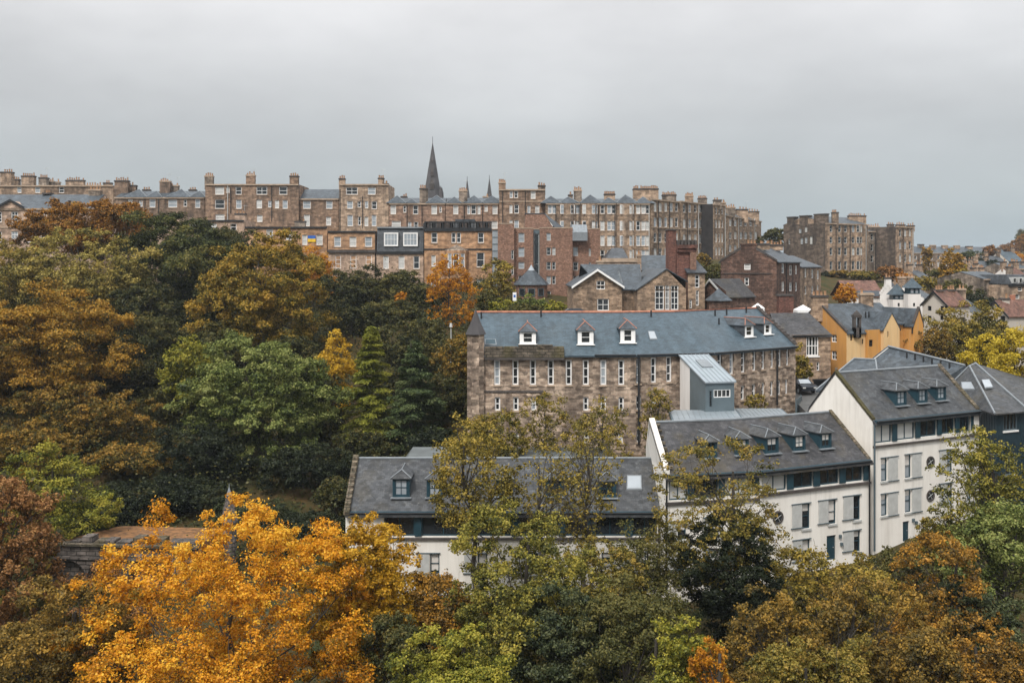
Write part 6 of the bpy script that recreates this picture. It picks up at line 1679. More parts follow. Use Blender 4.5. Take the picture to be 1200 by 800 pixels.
# ------------------------------------------------------------------ lane, ruin, small things
def small_things():
    # lane beside the mill
    A = [(27.5, 92), (33, 92), (36.5, 112), (29.5, 112)]
    me = MB(); n = 10
    for i in range(n):
        f0, f1 = i / n, (i + 1) / n
        L = lambda f: V(A[0]) + (V(A[3]) - V(A[0])) * f
        Q = lambda f: V(A[1]) + (V(A[2]) - V(A[1])) * f
        p = [L(f0), Q(f0), Q(f1), L(f1)]
        zz = lambda f: 17.6 + 1.1 * f
        me.slab([pt3(p[0], zz(f0)), pt3(p[1], zz(f0)), pt3(p[2], zz(f1)), pt3(p[3], zz(f1))], 3.0)
    o = me.build('lane', 'asphalt'); o['kind'] = 'structure'
    def car(label, x, y, z, rz, paint):
        r = root('parked_car', (x, y, z), label, 'car', 'parked cars')
        r.rotation_euler = (0, 0, rz)
        prof = [(-2.1, .35), (-2.15, .75), (-1.95, .95), (-1.2, 1.02), (-.6, 1.42), (.75, 1.45), (1.45, 1.05), (2.05, .95), (2.12, .6), (2.05, .3)]
        def ext(pr, w0, w1):
            m = MB()
            W = lambda q: w1 if q[1] > 1.2 else w0
            P = [V((q[0], -W(q), q[1])) for q in pr]; Q = [V((q[0], W(q), q[1])) for q in pr]
            m.poly(P); m.poly(Q[::-1])
            for i in range(len(P)): j = (i + 1) % len(P); m.poly([P[i], Q[i], Q[j], P[j]])
            return m
        def put(m, nm, mt, par=r):
            o = m.build(nm, mt, None); o.parent = par; return o
        body = put(ext(prof, .86, .68), 'body', paint)
        put(ext([(-1.02, 1.06), (-.56, 1.37), (-.05, 1.39), (-.05, 1.06)], .80, .70), 'window', 'glass'); put(ext([(.02, 1.06), (.02, 1.39), (.7, 1.40), (1.28, 1.06)], .80, .70), 'window', 'glass')
        m = MB(); m.poly([(-1.23, -.62, 1.05), (-1.23, .62, 1.05), (-.66, .56, 1.41), (-.66, -.56, 1.41)]); put(m, 'windscreen', 'sky_tinted_glass')
        m = MB(); m.poly([(1.47, -.62, 1.07), (1.47, .62, 1.07), (.82, .56, 1.44), (.82, -.56, 1.44)]); put(m, 'rear_window', 'sky_tinted_glass')
        for sx in (-1.3, 1.3):
            for sy in (-.78, .78):
                m = MB(); m.tube([(sx, sy - .1, .32), (sx, sy + .1, .32)], .32, 14); w = put(m, 'wheel', 'rubber')
                m = MB(); m.tube([(sx, sy - .11, .32), (sx, sy + .11, .32)], .19, 10); put(m, 'rim', 'lead', w)
        for sy in (-.6, .6): m = MB(); m.box(-2.17, -2.1, sy - .16, sy + .16, .62, .76); put(m, 'headlight', 'pale_pane')
        for sy in (-.66, .66): m = MB(); m.box(2.08, 2.14, sy - .13, sy + .13, .7, .88); put(m, 'tail_light', 'curtain_red')
    car('dark parked car with pale windscreen at the top of the lane beside the mill', gx(938, 108.5), 108.5, 18.52, R(100), 'car_dark')
    car('dark parked car whose roof just shows behind the mill ridge below the gabled house', gx(672, 127), 127, gz(362, 127) - 1.35, R(8), 'car_dark')
    g = root('board_fence', (29.6, 99, 17.5), 'grey blue board fence running beside the lane at the mill corner', 'fence')
    F = Facade(P2(933.5, 100.5), P2(939.5, 104))
    m = MB(); k = 16
    for i in range(k): m.fbox(F, i * F.L / k + .01, (i + 1) * F.L / k - .01, 17.5, gz(466, 102), -.03, .03)
    m.build('board_panel', 'zinc_wall', g)
    for u in (.05, F.L - .05): m = MB(); m.fbox(F, u - .06, u + .06, 17.4, gz(466, 102) + .1, -.12, -.03); m.build('post', 'dark_zinc', g)
    # sign
    Y = 131; s = root('parking_sign', (gx(603, Y), Y, 26), 'white parking sign with a blue symbol on a pole, above the mill roof', 'sign')
    z0, z1 = gz(352.5, Y), gz(342.5, Y); x = gx(603, Y)
    m = MB(); m.tube([(x, Y + .05, 24), (x, Y + .05, z1 - .05)], .045, 6); m.build('pole', 'grey_paint', s)
    m = MB(); m.box(x - .24, x + .24, Y - .03, Y, z0, z1); bd = m.build('board', 'sign_white', s)
    m = MB(); m.box(x - .14, x + .14, Y - .045, Y - .031, z0 + .45, z0 + .78); m.build('symbol', 'flag_blue', bd)
    # lamp post
    Y = 112; s = root('street_lamp', (gx(528.5, Y), Y, 20), 'slim pale street lamp between the orange tree and the dark conifer', 'street lamp')
    x = gx(528.5, Y); z1 = gz(378.5, Y); zz = tz(x, Y) - .3
    m = MB(); m.tube([(x, Y, zz), (x, Y, zz + 1.2), (x, Y, z1 - .5)], [.1, .07, .05], 8); m.build('pole', 'grey_paint', s)
    m = MB(); m.tube([(x, Y, z1 - .5), (x, Y - .05, z1 - .42), (x, Y - .05, z1)], [.1, .17, .12], 8); m.build('lantern', 'pale_pane', s)
    # timber rail at the foot of the mill
    Y = 88; F = Facade(P2(726, 86), P2(752, 86)); s = root('timber_rail', (10, 86, 14), 'short brown timber rail on the bank at the foot of the mill', 'fence')
    m = MB(); z = gz(534, 86); m.fbox(F, 0, F.L, z - .08, z + .1, -.05, .05); m.build('rail', 'wood_rail', s)
    for u in (.1, F.L / 2, F.L - .1): m = MB(); m.fbox(F, u - .07, u + .07, 13, z - .09, -.06, .06); m.build('post', 'wood_rail', s)
    # ruined arcade wall, low left
    Y = 72; s = root('ruined_wall', (gx(125, Y), Y, 7), 'ruined grey stone wall with blind arches and a mossy leaf covered top', 'wall')
    A, Bp = P2(62, Y + .5), P2(232, Y - .5); F = Facade(A, Bp)
    m = MB(); zt = gz(656, Y); zl = gz(642, Y)
    def W(nm, u0, u1, z0, z1, w0, w1, mt): q = MB(); q.fbox(F, u0, u1, z0, z1, w0, w1); q.build(nm, mt, s)
    zb = 4
    # face with round arched recesses
    ar = [(F.uz(80, HZ)[0], 1.35), (F.uz(126, HZ)[0], 1.55), (F.uz(172, HZ)[0], 1.5)]
    zs = gz(681, Y)
    u = 0
    for c, r in ar + [(None, None)]:
        e = F.L if c is None else c - r
        m.fbox(F, u, e, zb, zt, -1, 0)
        if c is None: break
        n = 12
        for k in range(n):
            a0, a1 = math.pi - math.pi * k / n, math.pi - math.pi * (k + 1) / n
            x0, x1, y0, y1 = c + r * math.cos(a0), c + r * math.cos(a1), zs + r * math.sin(a0), zs + r * math.sin(a1)
            m.poly([F.P(x0, y0), F.P(x1, y1), F.P(x1, zt), F.P(x0, zt)]); m.poly([F.P(x0, y0), F.P(x0, y0, -.5), F.P(x1, y1, -.5), F.P(x1, y1)])
        m.poly([F.P(c - r, zb, -.5), F.P(c + r, zb, -.5), F.P(c + r, zs + r, -.5), F.P(c - r, zs + r, -.5)])
        u = c + r
    m.build('wall', 'ruin_stone', s)
    W('string_course', 0, F.L, zt, zt + .14, -1, .16, 'ruin_stone'); W('upper_wall', .3, F.L, zt + .14, zl + .1, -1, -.03, 'ruin_stone')
    W('ledge', .1, F.L, zl + .1, zl + .26, -1.05, .2, 'mossy_stone')
    uu = 1.2
    while uu < F.L - .5:
        w = RNG.uniform(.4, 1.3); h = RNG.uniform(.06, .5)
        W('cope_stone', uu, min(uu + w, F.L), zl + .26, zl + .26 + h, -1.1, -.1, RNG.choice(('mossy_stone', 'mossy_stone', 'ruin_stone', 'ruin_stone', 'leaf_litter'))); uu += w + RNG.uniform(.02, .5)
    m = MB(); z0, z1 = zl + .3, gz(617.5, Y + 5)
    m.slab([F.P(.5, z0, -.6), F.P(F.L, z0, -.6), F.P(F.L, z1, -5.2), F.P(2.5, z1, -5.2)], .5); m.build('leafy_bank', 'leaf_litter', s)
    # slender cone roofed turret among the trees
    Y = 76; c = V((gx(268.5, Y), Y)); s = root('stone_turret', (c.x, Y, 8), 'grey stone garden turret with a slim pointed roof and lead tip, above the golden tree', 'turret')
    n = 12; ring = lambda r_: [(c.x + r_ * math.cos(2 * math.pi * k / n), Y + r_ * math.sin(2 * math.pi * k / n)) for k in range(n)]
    m = MB(); m.prism(ring(.55), 5, gz(611, Y)); m.build('wall', 'ruin_stone', s)
    m = MB(); za, zc = gz(611, Y), gz(580, Y); a, b2 = ring(.68), ring(.2)
    for k in range(n): j = (k + 1) % n; m.poly([(*a[k], za), (*a[j], za), (*b2[j], zc), (*b2[k], zc)])
    m.poly([(*p, za) for p in a[::-1]]); m.build('roof', 'ruin_stone', s)
    m = MB(); m.cone(ring(.21), zc, V((c.x, Y, gz(569, Y)))); m.tube([(c.x, Y, gz(570, Y)), (c.x, Y, gz(566.5, Y))], .03, 5); m.build('lead_tip', 'lead', s)
small_things()

# ------------------------------------------------------------------ trees and plants
PAL = {
 'golden': [(.16, .10, .012), (.52, .205, .012), (.72, .335, .019), (.78, .48, .05)],
 'bronze':   [(.07, .042, .012), (.19, .09, .017), (.38, .165, .026), (.30, .18, .04)],
 'amber': [(.06, .046, .012), (.175, .115, .021), (.42, .215, .026), (.32, .21, .04)],
 'oliveor': [(.035, .036, .013), (.10, .082, .019), (.23, .14, .025), (.35, .195, .034)],
 'olivegold':[(.045, .046, .014), (.12, .105, .022), (.235, .18, .034), (.33, .22, .05)],
 'olive':    [(.030, .036, .015), (.068, .070, .022), (.115, .105, .03), (.16, .135, .04)],
 'darkolive': [(.014, .018, .009), (.036, .042, .015), (.072, .072, .023), (.13, .105, .03)],
 'yellowol': [(.055, .052, .014), (.155, .125, .025), (.28, .21, .036), (.37, .255, .048)],
 'goldgreen':[(.10, .07, .010), (.34, .20, .014), (.58, .31, .020), (.62, .40, .045)],
 'deepgreen':[(.016, .022, .010), (.045, .056, .018), (.092, .10, .029), (.17, .145, .036)],
 'paleyel':  [(.07, .066, .02), (.20, .165, .04), (.36, .285, .07), (.50, .37, .10)],
 'oliveyel': [(.030, .036, .010), (.11, .11, .024), (.245, .215, .038), (.38, .30, .052)],
 'goldtop': [(.05, .048, .013), (.15, .12, .023), (.34, .225, .036), (.48, .28, .045)],
 'lime': [(.04, .052, .011), (.13, .138, .020), (.25, .232, .030), (.36, .30, .045)],
 'green': [(.028, .040, .013), (.092, .118, .028), (.20, .228, .060), (.31, .31, .10)],
 'dark': [(.006, .010, .006), (.015, .021, .010), (.029, .036, .017), (.05, .056, .025)],
 'teal': [(.012, .018, .012), (.032, .044, .021), (.07, .083, .036), (.125, .13, .055)],
 'cedar': [(.016, .028, .013), (.054, .080, .032), (.12, .15, .058), (.18, .20, .078)],
 'limecon': [(.04, .055, .012), (.125, .14, .020), (.24, .24, .036), (.32, .29, .05)],
 'yellow':   [(.22, .13, .012), (.48, .28, .02), (.64, .40, .03), (.66, .46, .06)],
 'brightyel': [(.15, .12, .013), (.36, .27, .022), (.54, .40, .035), (.60, .47, .06)],
 'orange': [(.16, .065, .012), (.42, .165, .014), (.58, .255, .020), (.58, .33, .035)],
 'russet': [(.055, .034, .016), (.155, .078, .028), (.29, .135, .048), (.36, .20, .075)],
 'brown': [(.04, .034, .014), (.115, .083, .022), (.21, .135, .030), (.34, .20, .035)],
 'brownor': [(.05, .036, .013), (.14, .085, .020), (.27, .145, .026), (.46, .225, .030)],
 'pinkred':  [(.10, .035, .02), (.28, .085, .03), (.42, .14, .04), (.40, .20, .06)],
}
def leaf_material(pal):
    k = 'leaf_' + pal
    if k in M: return M[k]
    m = bpy.data.materials.new(k); m.use_nodes = True
    N, L = m.node_tree.nodes, m.node_tree.links
    N.clear()
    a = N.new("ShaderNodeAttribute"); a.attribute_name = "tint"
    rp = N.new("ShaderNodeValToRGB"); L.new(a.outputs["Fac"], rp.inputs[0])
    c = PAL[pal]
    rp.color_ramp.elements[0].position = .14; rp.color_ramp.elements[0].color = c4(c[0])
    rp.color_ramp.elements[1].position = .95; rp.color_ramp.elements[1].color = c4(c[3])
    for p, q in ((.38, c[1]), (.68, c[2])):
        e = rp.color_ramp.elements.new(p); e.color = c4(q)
    d = N.new("ShaderNodeBsdfDiffuse"); t = N.new("ShaderNodeBsdfTranslucent"); g = N.new("ShaderNodeBsdfGlossy")
    L.new(rp.outputs[0], d.inputs[0]); L.new(rp.outputs[0], t.inputs[0]); inp(g, "Roughness", .45)
    g.inputs[0].default_value = (.6, .62, .65, 1)
    mx = N.new("ShaderNodeMixShader"); mx.inputs[0].default_value = .34 if pal in ('golden', 'goldgreen', 'yellow', 'orange', 'brightyel') else .18
    L.new(d.outputs[0], mx.inputs[1]); L.new(t.outputs[0], mx.inputs[2])
    m2 = N.new("ShaderNodeMixShader"); m2.inputs[0].default_value = .014
    L.new(mx.outputs[0], m2.inputs[1]); L.new(g.outputs[0], m2.inputs[2])
    o = N.new("ShaderNodeOutputMaterial"); L.new(m2.outputs[0], o.inputs[0])
    M[k] = m
    return m

def unit(a): return a / np.maximum(np.linalg.norm(a, axis=-1, keepdims=True), 1e-9)

def leaf_mesh(name, pos, nrm, size, tint, aspect=.62, along=None, rs=None):
    n = len(pos)
    nrm = unit(nrm)
    t = rs.normal(size=(n, 3)) if along is None else along + rs.normal(size=(n, 3)) * .25
    t = unit(t - nrm * (t * nrm).sum(1, keepdims=True))
    b = np.cross(nrm, t)
    l = (size * .5)[:, None]; w = l * aspect
    v = np.empty((n, 4, 3), np.float32)
    v[:, 0] = pos - t * l; v[:, 2] = pos + t * l
    v[:, 1] = pos + b * w + nrm * l * .22; v[:, 3] = pos - b * w + nrm * l * .22
    me = bpy.data.meshes.new(name)
    me.vertices.add(n * 4); me.vertices.foreach_set("co", v.ravel())
    me.loops.add(n * 4); me.loops.foreach_set("vertex_index", np.arange(n * 4, dtype=np.int32))
    me.polygons.add(n); me.polygons.foreach_set("loop_start", np.arange(0, n * 4, 4, dtype=np.int32)); me.polygons.foreach_set("loop_total", np.full(n, 4, np.int32))
    at_ = me.attributes.new("tint", 'FLOAT', 'FACE'); at_.data.foreach_set("value", np.clip(tint, 0, 1).astype(np.float32))
    me.update(calc_edges=True)
    return me

def crown_points(rs, rx, ry, rz, n_leaf, lobe=.30, flat=.6, nl=None, open_=0.0):
    """leaf positions relative to the crown centre: twig ends with loose sprays of leaves, gathered in many overlapping boughs"""
    nl = nl or int(46 / (lobe / .3) ** 1.7)
    d = unit(rs.normal(size=(nl * 6, 3)) + np.array([0, -.10, .22]))
    keep = []
    for c in d:      # spread the boughs evenly
        if all(np.dot(c, k) < 1 - .5 * (lobe * .92) ** 2 for k in keep) or rs.rand() < .04:
            keep.append(c)
        if len(keep) >= nl: break
    d = np.array(keep); nl = len(d)
    rad = np.clip(rs.normal(.80, .10, nl), .45, 1.0)
    for _ in range(4):    # no crown is a smooth egg
        v = unit(rs.normal(size=3)); rad = rad * (1 + .10 * np.sin(rs.uniform(2, 5) * (d @ v) + rs.uniform(0, 6)))
    rad = np.clip(rad, .4, 1.08)
    dim = np.array([rx, ry, rz])
    g = (rx * ry * rz) ** (1 / 3)
    c = d * rad[:, None] * dim
    r = lobe * rs.uniform(.7, 1.3, nl) * g
    ni = nl // 2      # boughs inside
    ci = unit(rs.normal(size=(ni, 3))) * (rs.uniform(.15, .62, ni)[:, None]) * dim
    c = np.vstack([c, ci]); r = np.r_[r, lobe * rs.uniform(.9, 1.4, ni) * g]; d = np.vstack([d, unit(ci + 1e-6)])
    p = r ** 2; p[nl:] *= .28
    ns = 16           # twig ends on each bough
    sub = unit(rs.normal(size=(len(c), ns, 3)) + d[:, None] * .55 + np.array([0, 0, .35]))
    sc = c[:, None] + sub * (r[:, None, None] * rs.uniform(.35, 1.12, (len(c), ns, 1))) * np.array([1, 1, flat])
    sr = r[:, None] * rs.uniform(.22, .48, (len(c), ns))
    w = (p[:, None] * rs.uniform(.4, 1.6, (len(c), ns))).ravel()
    if open_: w = w * (rs.rand(len(w)) > open_)
    w /= w.sum()
    k = rs.choice(len(w), n_leaf, p=w)
    lobe_t = rs.normal(.5, .12, len(c)); sub_t = (lobe_t[:, None] + rs.normal(0, .11, (len(c), ns))).ravel()
    q = rs.normal(size=(n_leaf, 3)); dd = unit(q)
    f = rs.rand(n_leaf) ** .45 * 1.05
    f += (rs.rand(n_leaf) < .08) * rs.uniform(.1, .8, n_leaf)
    pos = sc.reshape(-1, 3)[k] + dd * (sr.ravel()[k] * f)[:, None] * np.array([1, 1, .72])
    nr = dd * .35 + sub.reshape(-1, 3)[k] * .35 + np.array([0, -.05, .45]) + rs.normal(size=(n_leaf, 3)) * .55
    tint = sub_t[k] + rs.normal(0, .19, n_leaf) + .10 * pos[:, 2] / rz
    return pos, nr, tint, c[:nl], r[:nl]

def branches(mb, base, top, tips, r0, rs, lean=.25, twigs=0):
    """tapered, slightly bent trunk and limbs running out to the clumps"""
    base, top = np.array(base), np.array(top)
    H = top - base
    n = 6
    off = np.cumsum(rs.normal(0, .02 * np.linalg.norm(H), (n + 1, 3)), 0) * np.array([1, 1, .1]); off[0] = 0
    pts = [base + H * i / n + off[i] for i in range(n + 1)]
    mb.tube(pts, [r0 * (1.25 if i == 0 else 1) * (1 - .72 * i / n) for i in range(n + 1)], 8)
    for t in tips:
        f = np.clip(.30 + .6 * (t[2] - base[2]) / max(1e-3, H[2]) * rs.uniform(.55, .9), .28, .97)
        j = f * n; i = min(int(j), n - 1); s = pts[i] + (pts[i + 1] - pts[i]) * (j - i)
        m = (s + t) / 2 + np.array([0, 0, -.10 * np.linalg.norm(t - s)]) * rs.uniform(-.4, 1.2) + rs.normal(0, .05, 3) * np.linalg.norm(t - s)
        rr = r0 * (1 - .72 * f) * rs.uniform(.38, .6)
        mb.tube([s, m, t], [rr, rr * .6, rr * .18], 5)
        for _ in range(twigs):
            q = m + (t - m) * rs.uniform(.2, .9); e = q + unit(rs.normal(size=3) + (t - s) / np.linalg.norm(t - s) * .7 + np.array([0, 0, .5])) * rs.uniform(.5, 1.6)
            mb.tube([q, (q + e) / 2 + rs.normal(0, .06, 3), e], [rr * .28, rr * .18, .01], 4)

def place(px, Y): return gx(px, Y)

NT = [0]
def tree(label, px, pt, pb, w, Y, pal, style='broad', dens=.9, leaf=None, name='broadleaf_tree', cat='tree', group='autumn trees on the hillside', seed=None, bark='bark', lobe=.30, flat=.6, depth=None, open_=0.12, twigs=0, trunk=True, r0=None):
    NT[0] += 1
    rs = np.random.RandomState(seed or (100 + NT[0] * 7))
    x = gx(px, Y); g = tz(x, Y)
    zt, zb = gz(pt, Y), max(gz(pb, Y), g + .25)
    if zt - zb < 1.0: zb = max(g - .2, zt - 2.0)
    rx = w / 2 / FP * Y; rz = (zt - zb) / 2; ry = depth / 2 if depth else min(rx, max(rz, rx * .7))
    zc = (zt + zb) / 2
    lf = leaf or float(np.interp(Y, [35, 45, 60, 100, 150, 250], [.105, .122, .150, .215, .29, .48]))
    b = root(name, (x, Y, g), label, cat, group)
    ctr = np.array([x, Y, zc])
    S = 4 * math.pi * (((rx * ry) ** 1.6 + (rx * rz) ** 1.6 + (ry * rz) ** 1.6) / 3) ** (1 / 1.6)
    N = int(min(300000, max(900, dens * 2.3 * S / (lf * lf * .31))))
    if style in ('broad', 'sparse'):
        # crowns never get past their own outline by more than a few twigs
        k = 1.0 / (.80 + lobe * 1.05)
        pos, nr, ti, tips, tr = crown_points(rs, rx * k, ry * k, rz * k, N, lobe, flat, open_=open_)
        # bring the crown to its measured outline
        sx = rx / np.percentile(np.abs(pos[:, 0]), 98.8); zh, zl = np.percentile(pos[:, 2], 99.4), np.percentile(pos[:, 2], .8)
        sz = 2 * rz / (zh - zl); oz = rz - zh * sz
        pos = pos * np.array([sx, 1, sz]) + np.array([0, 0, oz]); tips = tips * np.array([sx, 1, sz]) + np.array([0, 0, oz])
        pos = pos + ctr; tips = tips + ctr
        size = lf * rs.uniform(.65, 1.35, N)
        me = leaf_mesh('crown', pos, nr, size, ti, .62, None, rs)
    elif style in ('conifer', 'cedar'):
        P, Nn, T, Al = [], [], [], []
        nb = int(170 if style == 'conifer' else 110)
        per = max(20, N // nb)
        for i in range(nb):
            h = rs.rand() ** 1.25
            z = zb + (zt - zb) * h
            Lb = rx * ((1 - h) ** .75) * rs.uniform(.7, 1.12) + .25
            a = rs.uniform(0, 2 * math.pi)
            dr = np.array([math.cos(a), math.sin(a) * ry / rx, 0])
            s = rs.rand(per) ** .6
            droop = (-.22 if style == 'conifer' else -.12) * Lb * s ** 2 + (.16 * Lb * s if style == 'conifer' else .05 * Lb * s)
            lat = rs.normal(0, 1, per) * (.17 * Lb * (1.15 - s) + .12)
            side = np.array([-math.sin(a), math.cos(a), 0])
            p = np.array([x, Y, z]) + dr * (s * Lb)[:, None] + side * lat[:, None] + np.array([0, 0, 1]) * (droop - .12 * np.abs(lat) - np.abs(rs.normal(0, .07 * (3 if style == 'cedar' else 1.6), per)))[:, None]
            P.append(p); Nn.append(np.array([0, 0, 1]) + dr * .25 + rs.normal(0, .38, (per, 3)))
            T.append(.5 + rs.normal(0, .10) + .22 * (s - .6) + rs.normal(0, .1, per)); Al.append(np.tile(dr, (per, 1)) + side * np.sign(lat)[:, None] * .7 + np.array([0, 0, -.35 if style == 'cedar' else -.1]))
        pos, nr, ti, al = np.vstack(P), np.vstack(Nn), np.concatenate(T), np.vstack(Al)
        me = leaf_mesh('crown', pos, nr, lf * 1.35 * rs.uniform(.6, 1.3, len(pos)), ti, .36, al, rs)
        tips = np.zeros((0, 3))
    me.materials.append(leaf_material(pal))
    me.transform(__import__('mathutils').Matrix.Translation((-x, -Y, -g)))
    o = bpy.data.objects.new('crown', me); COL.objects.link(o); o.parent = b
    if trunk:
        mb = MB()
        r = r0 or max(.08, .0165 * (zt - g))
        top = np.array([x, Y, zb + (zt - zb) * (.97 if style in ('conifer', 'cedar') else .82)])
        branches(mb, (x + rs.normal(0, .2), Y + rs.normal(0, .2), g - .5), top, tips[:26], r, rs, twigs=twigs)
        mb.build('trunk', bark, b)
    return b

def plant_all():
    HS = 'autumn trees on the hillside'
    t = tree
    # upper hillside
    t('wide domed bronze orange tree below the classical town house at the far left', 106, 236, 300, 160, 150, 'bronze', lobe=.17, flat=.6, dens=1.2, seed=41)
    t('pale yellow green tree with see-through crown, just below the bronze domed tree', 96, 270, 405, 165, 134, 'paleyel', lobe=.16, dens=.75, open_=.3)
    t('grey brown half bare tree at the left edge under the classical town house', 18, 285, 400, 95, 138, 'olivegold', lobe=.2, dens=.7, open_=.2, twigs=2)
    t('big orange and olive tree filling the left edge halfway down', 52, 335, 540, 215, 108, 'amber', lobe=.19, flat=.5, dens=1.1, open_=.25)
    t('tall dark green tree, right of the pale yellow green tree', 212, 252, 430, 160, 140, 'deepgreen', lobe=.2, flat=.6, seed=52, dens=1.2)
    t('darker green tree pressed behind the gold tinged dome, beneath the flag house', 262, 265, 400, 110, 146, 'darkolive', lobe=.22, flat=.6)
    t('large dome shaped tree with gold tinged layered leaves in the middle of the hillside', 305, 276, 440, 158, 124, 'goldtop', lobe=.17, flat=.45, dens=1.2, open_=.2)
    t('very dark shaded tree in the hollow left of the big fresh green tree', 170, 370, 560, 150, 112, 'darkolive', lobe=.24)
    t('olive brown tree under the big orange and olive tree', 95, 450, 590, 190, 100, 'oliveor', lobe=.18, dens=.8, flat=.5, open_=.25, seed=91)
    t('small yellow green tree peeping out above the big fresh green tree on its left', 222, 395, 475, 62, 104, 'lime', lobe=.28)
    t('big fresh green round crowned tree in the centre left of the hillside', 303, 398, 600, 184, 95, 'green', lobe=.17, flat=.55, dens=1.2, open_=.25, seed=17)
    t('low dark green tree at the foot of the big fresh green tree', 355, 520, 620, 110, 88, 'dark', lobe=.26)
    t('narrow bright yellow tree between the fresh green tree and the lime conifer', 393, 388, 520, 46, 108, 'yellow', lobe=.32, dens=.8)
    t('yellow green conifer with feathery sprays, left one of the two conifers', 435, 380, 560, 82, 98, 'limecon', 'conifer', name='conifer', dens=1.0)
    t('dark green cedar with drooping tiers, right one of the two conifers', 487, 398, 560, 92, 97, 'cedar', 'cedar', name='conifer', dens=1.1)
    t('orange tree with bare twigs at its top in front of the balustraded house', 527, 300, 432, 66, 132, 'orange', lobe=.2, dens=.38, open_=.45, twigs=5, bark='bark')
    t('light orange tree right under the blue and yellow flag', 366, 289, 350, 62, 152, 'orange', lobe=.25, dens=.45, open_=.4, twigs=2)
    t('small bright orange tree among the dark evergreens below the mansard house', 471, 343, 370, 18, 142, 'orange', lobe=.35)
    t('thin yellow olive tree between the balustraded house and the brick flats', 585, 305, 372, 42, 146, 'yellowol', lobe=.3, dens=.6, open_=.25, twigs=3)
    for px, pt, pb, w, Y, pal, lab in ((402, 318, 400, 52, 146, 'darkolive', 'dark evergreen below the pale pink house, tallest left one of its row'), (432, 312, 400, 50, 148, 'darkolive', 'dark evergreen thicket tree below the three square attic windows'), (470, 318, 400, 56, 146, 'olive', 'bushy mid green tree below the mansard house'),
                                       (500, 335, 410, 54, 142, 'darkolive', 'dark bushy tree just left of the sparse orange tree'), (410, 360, 440, 60, 128, 'darkolive', 'dark shaded tree between the gold tinged dome and the conifers'), (455, 352, 430, 66, 130, 'olive', 'olive tree rising behind the two conifers'),
                                       (540, 395, 500, 62, 108, 'oliveor', 'brown olive tree against the left corner of the mill'), (528, 440, 560, 60, 100, 'darkolive', 'dark tree at the foot of the cedar beside the mill turret'), (505, 375, 450, 50, 120, 'olive', 'olive bush tree below the sparse orange tree'),
                                       (375, 440, 560, 60, 102, 'darkolive', 'dark gap filling tree behind the narrow yellow tree')):
        t(lab, px, pt, pb, w, Y, pal, lobe=.26)
    for px, pt, w, Y, pal, lab in ((350, 600, 130, 80, 'dark', 'dark evergreen shrub behind the golden tree, left of the low white block'), (205, 560, 150, 86, 'dark', 'dark evergreen bank of foliage behind the ruined wall'), (130, 585, 120, 84, 'dark', 'dark ivy covered shrub above the ruined wall'), (285, 590, 90, 84, 'teal', 'dark bluish green shrub behind the pointed turret'), (395, 560, 50, 84, 'darkolive', 'dark shrub against the left end of the low white block')):
        t(lab, px, pt, pt + 110, w, Y, pal, lobe=.25, name='evergreen_shrub', cat='shrub', group='shrubs on the hillside')
    for px, pt, pb, w, Y, pal, lab in ((30, 500, 620, 120, 92, 'oliveor', 'brown tinged tree in the shade under the big orange tree, nearest the left edge'), (150, 520, 630, 120, 92, 'oliveor', 'brown tinged tree in the hollow above the ruined wall'), (240, 500, 640, 110, 90, 'dark', 'dark tree left below the big fresh green tree'), (215, 445, 560, 90, 106, 'olive', 'olive tree touching the left side of the big fresh green tree'), (420, 505, 590, 70, 93, 'darkolive', 'dark undergrowth tree below the lime conifer'),
                                       (510, 500, 590, 76, 92, 'dark', 'dark evergreen at the foot of the mill turret behind the low block'), (255, 380, 500, 90, 116, 'darkolive', 'dark tree under the gold tinged dome, left side'), (345, 395, 500, 80, 112, 'darkolive', 'dark tree under the gold tinged dome, right side'), (20, 400, 560, 110, 116, 'olivegold', 'olive tree behind the big orange and olive tree at the left edge'), (175, 330, 460, 100, 128, 'darkolive', 'dark leafy tree in the fold between the orange tree and the tall dark olive tree'), (463, 430, 560, 60, 112, 'darkolive', 'dark tree squeezed between the two conifers'), (462, 378, 480, 70, 118, 'darkolive', 'dark tree filling the bank just behind the conifers')):
        t(lab, px, pt, pb, w, Y, pal, lobe=.22)
    # behind and right of the mill
    GS = 'shrubs and hedges by the houses'
    for px, pt, w, Y, pal, lab in ((570, 340, 24, 128, 'olive', 'round green bush at the left end of the hedge above the mill roof'), (590, 350, 36, 127, 'lime', 'yellow green low bush in the hedge above the mill roof'), (622, 345, 34, 127, 'green', 'fresh green bush beside the parking sign'), (648, 352, 30, 127, 'lime', 'low lime bush right of the fresh green bush above the mill roof'), (610, 356, 50, 125, 'olive', 'long low olive bush under the parking sign')):
        t(lab, px, pt, 368, w, Y, pal, name='bush', cat='bush', group=GS, lobe=.35, trunk=False)
    t('green bush squeezed between the brick stack and the dark red gable', 832, 309, 330, 34, 155, 'olive', name='bush', cat='bush', group=GS, lobe=.3)
    t('brownish bush above the green bush left of the dark red gable', 822, 297, 318, 22, 165, 'brown', name='bush', cat='bush', group=GS, lobe=.3)
    t('orange leaved shrub left of the red tiled range', 990, 333, 358, 26, 148, 'orange', name='bush', cat='bush', group=GS, lobe=.35)
    t('far olive trees filling the gap between crescent and the dark right hand block', 906, 268, 292, 34, 240, 'olive', lobe=.3, group='far trees in the valley')
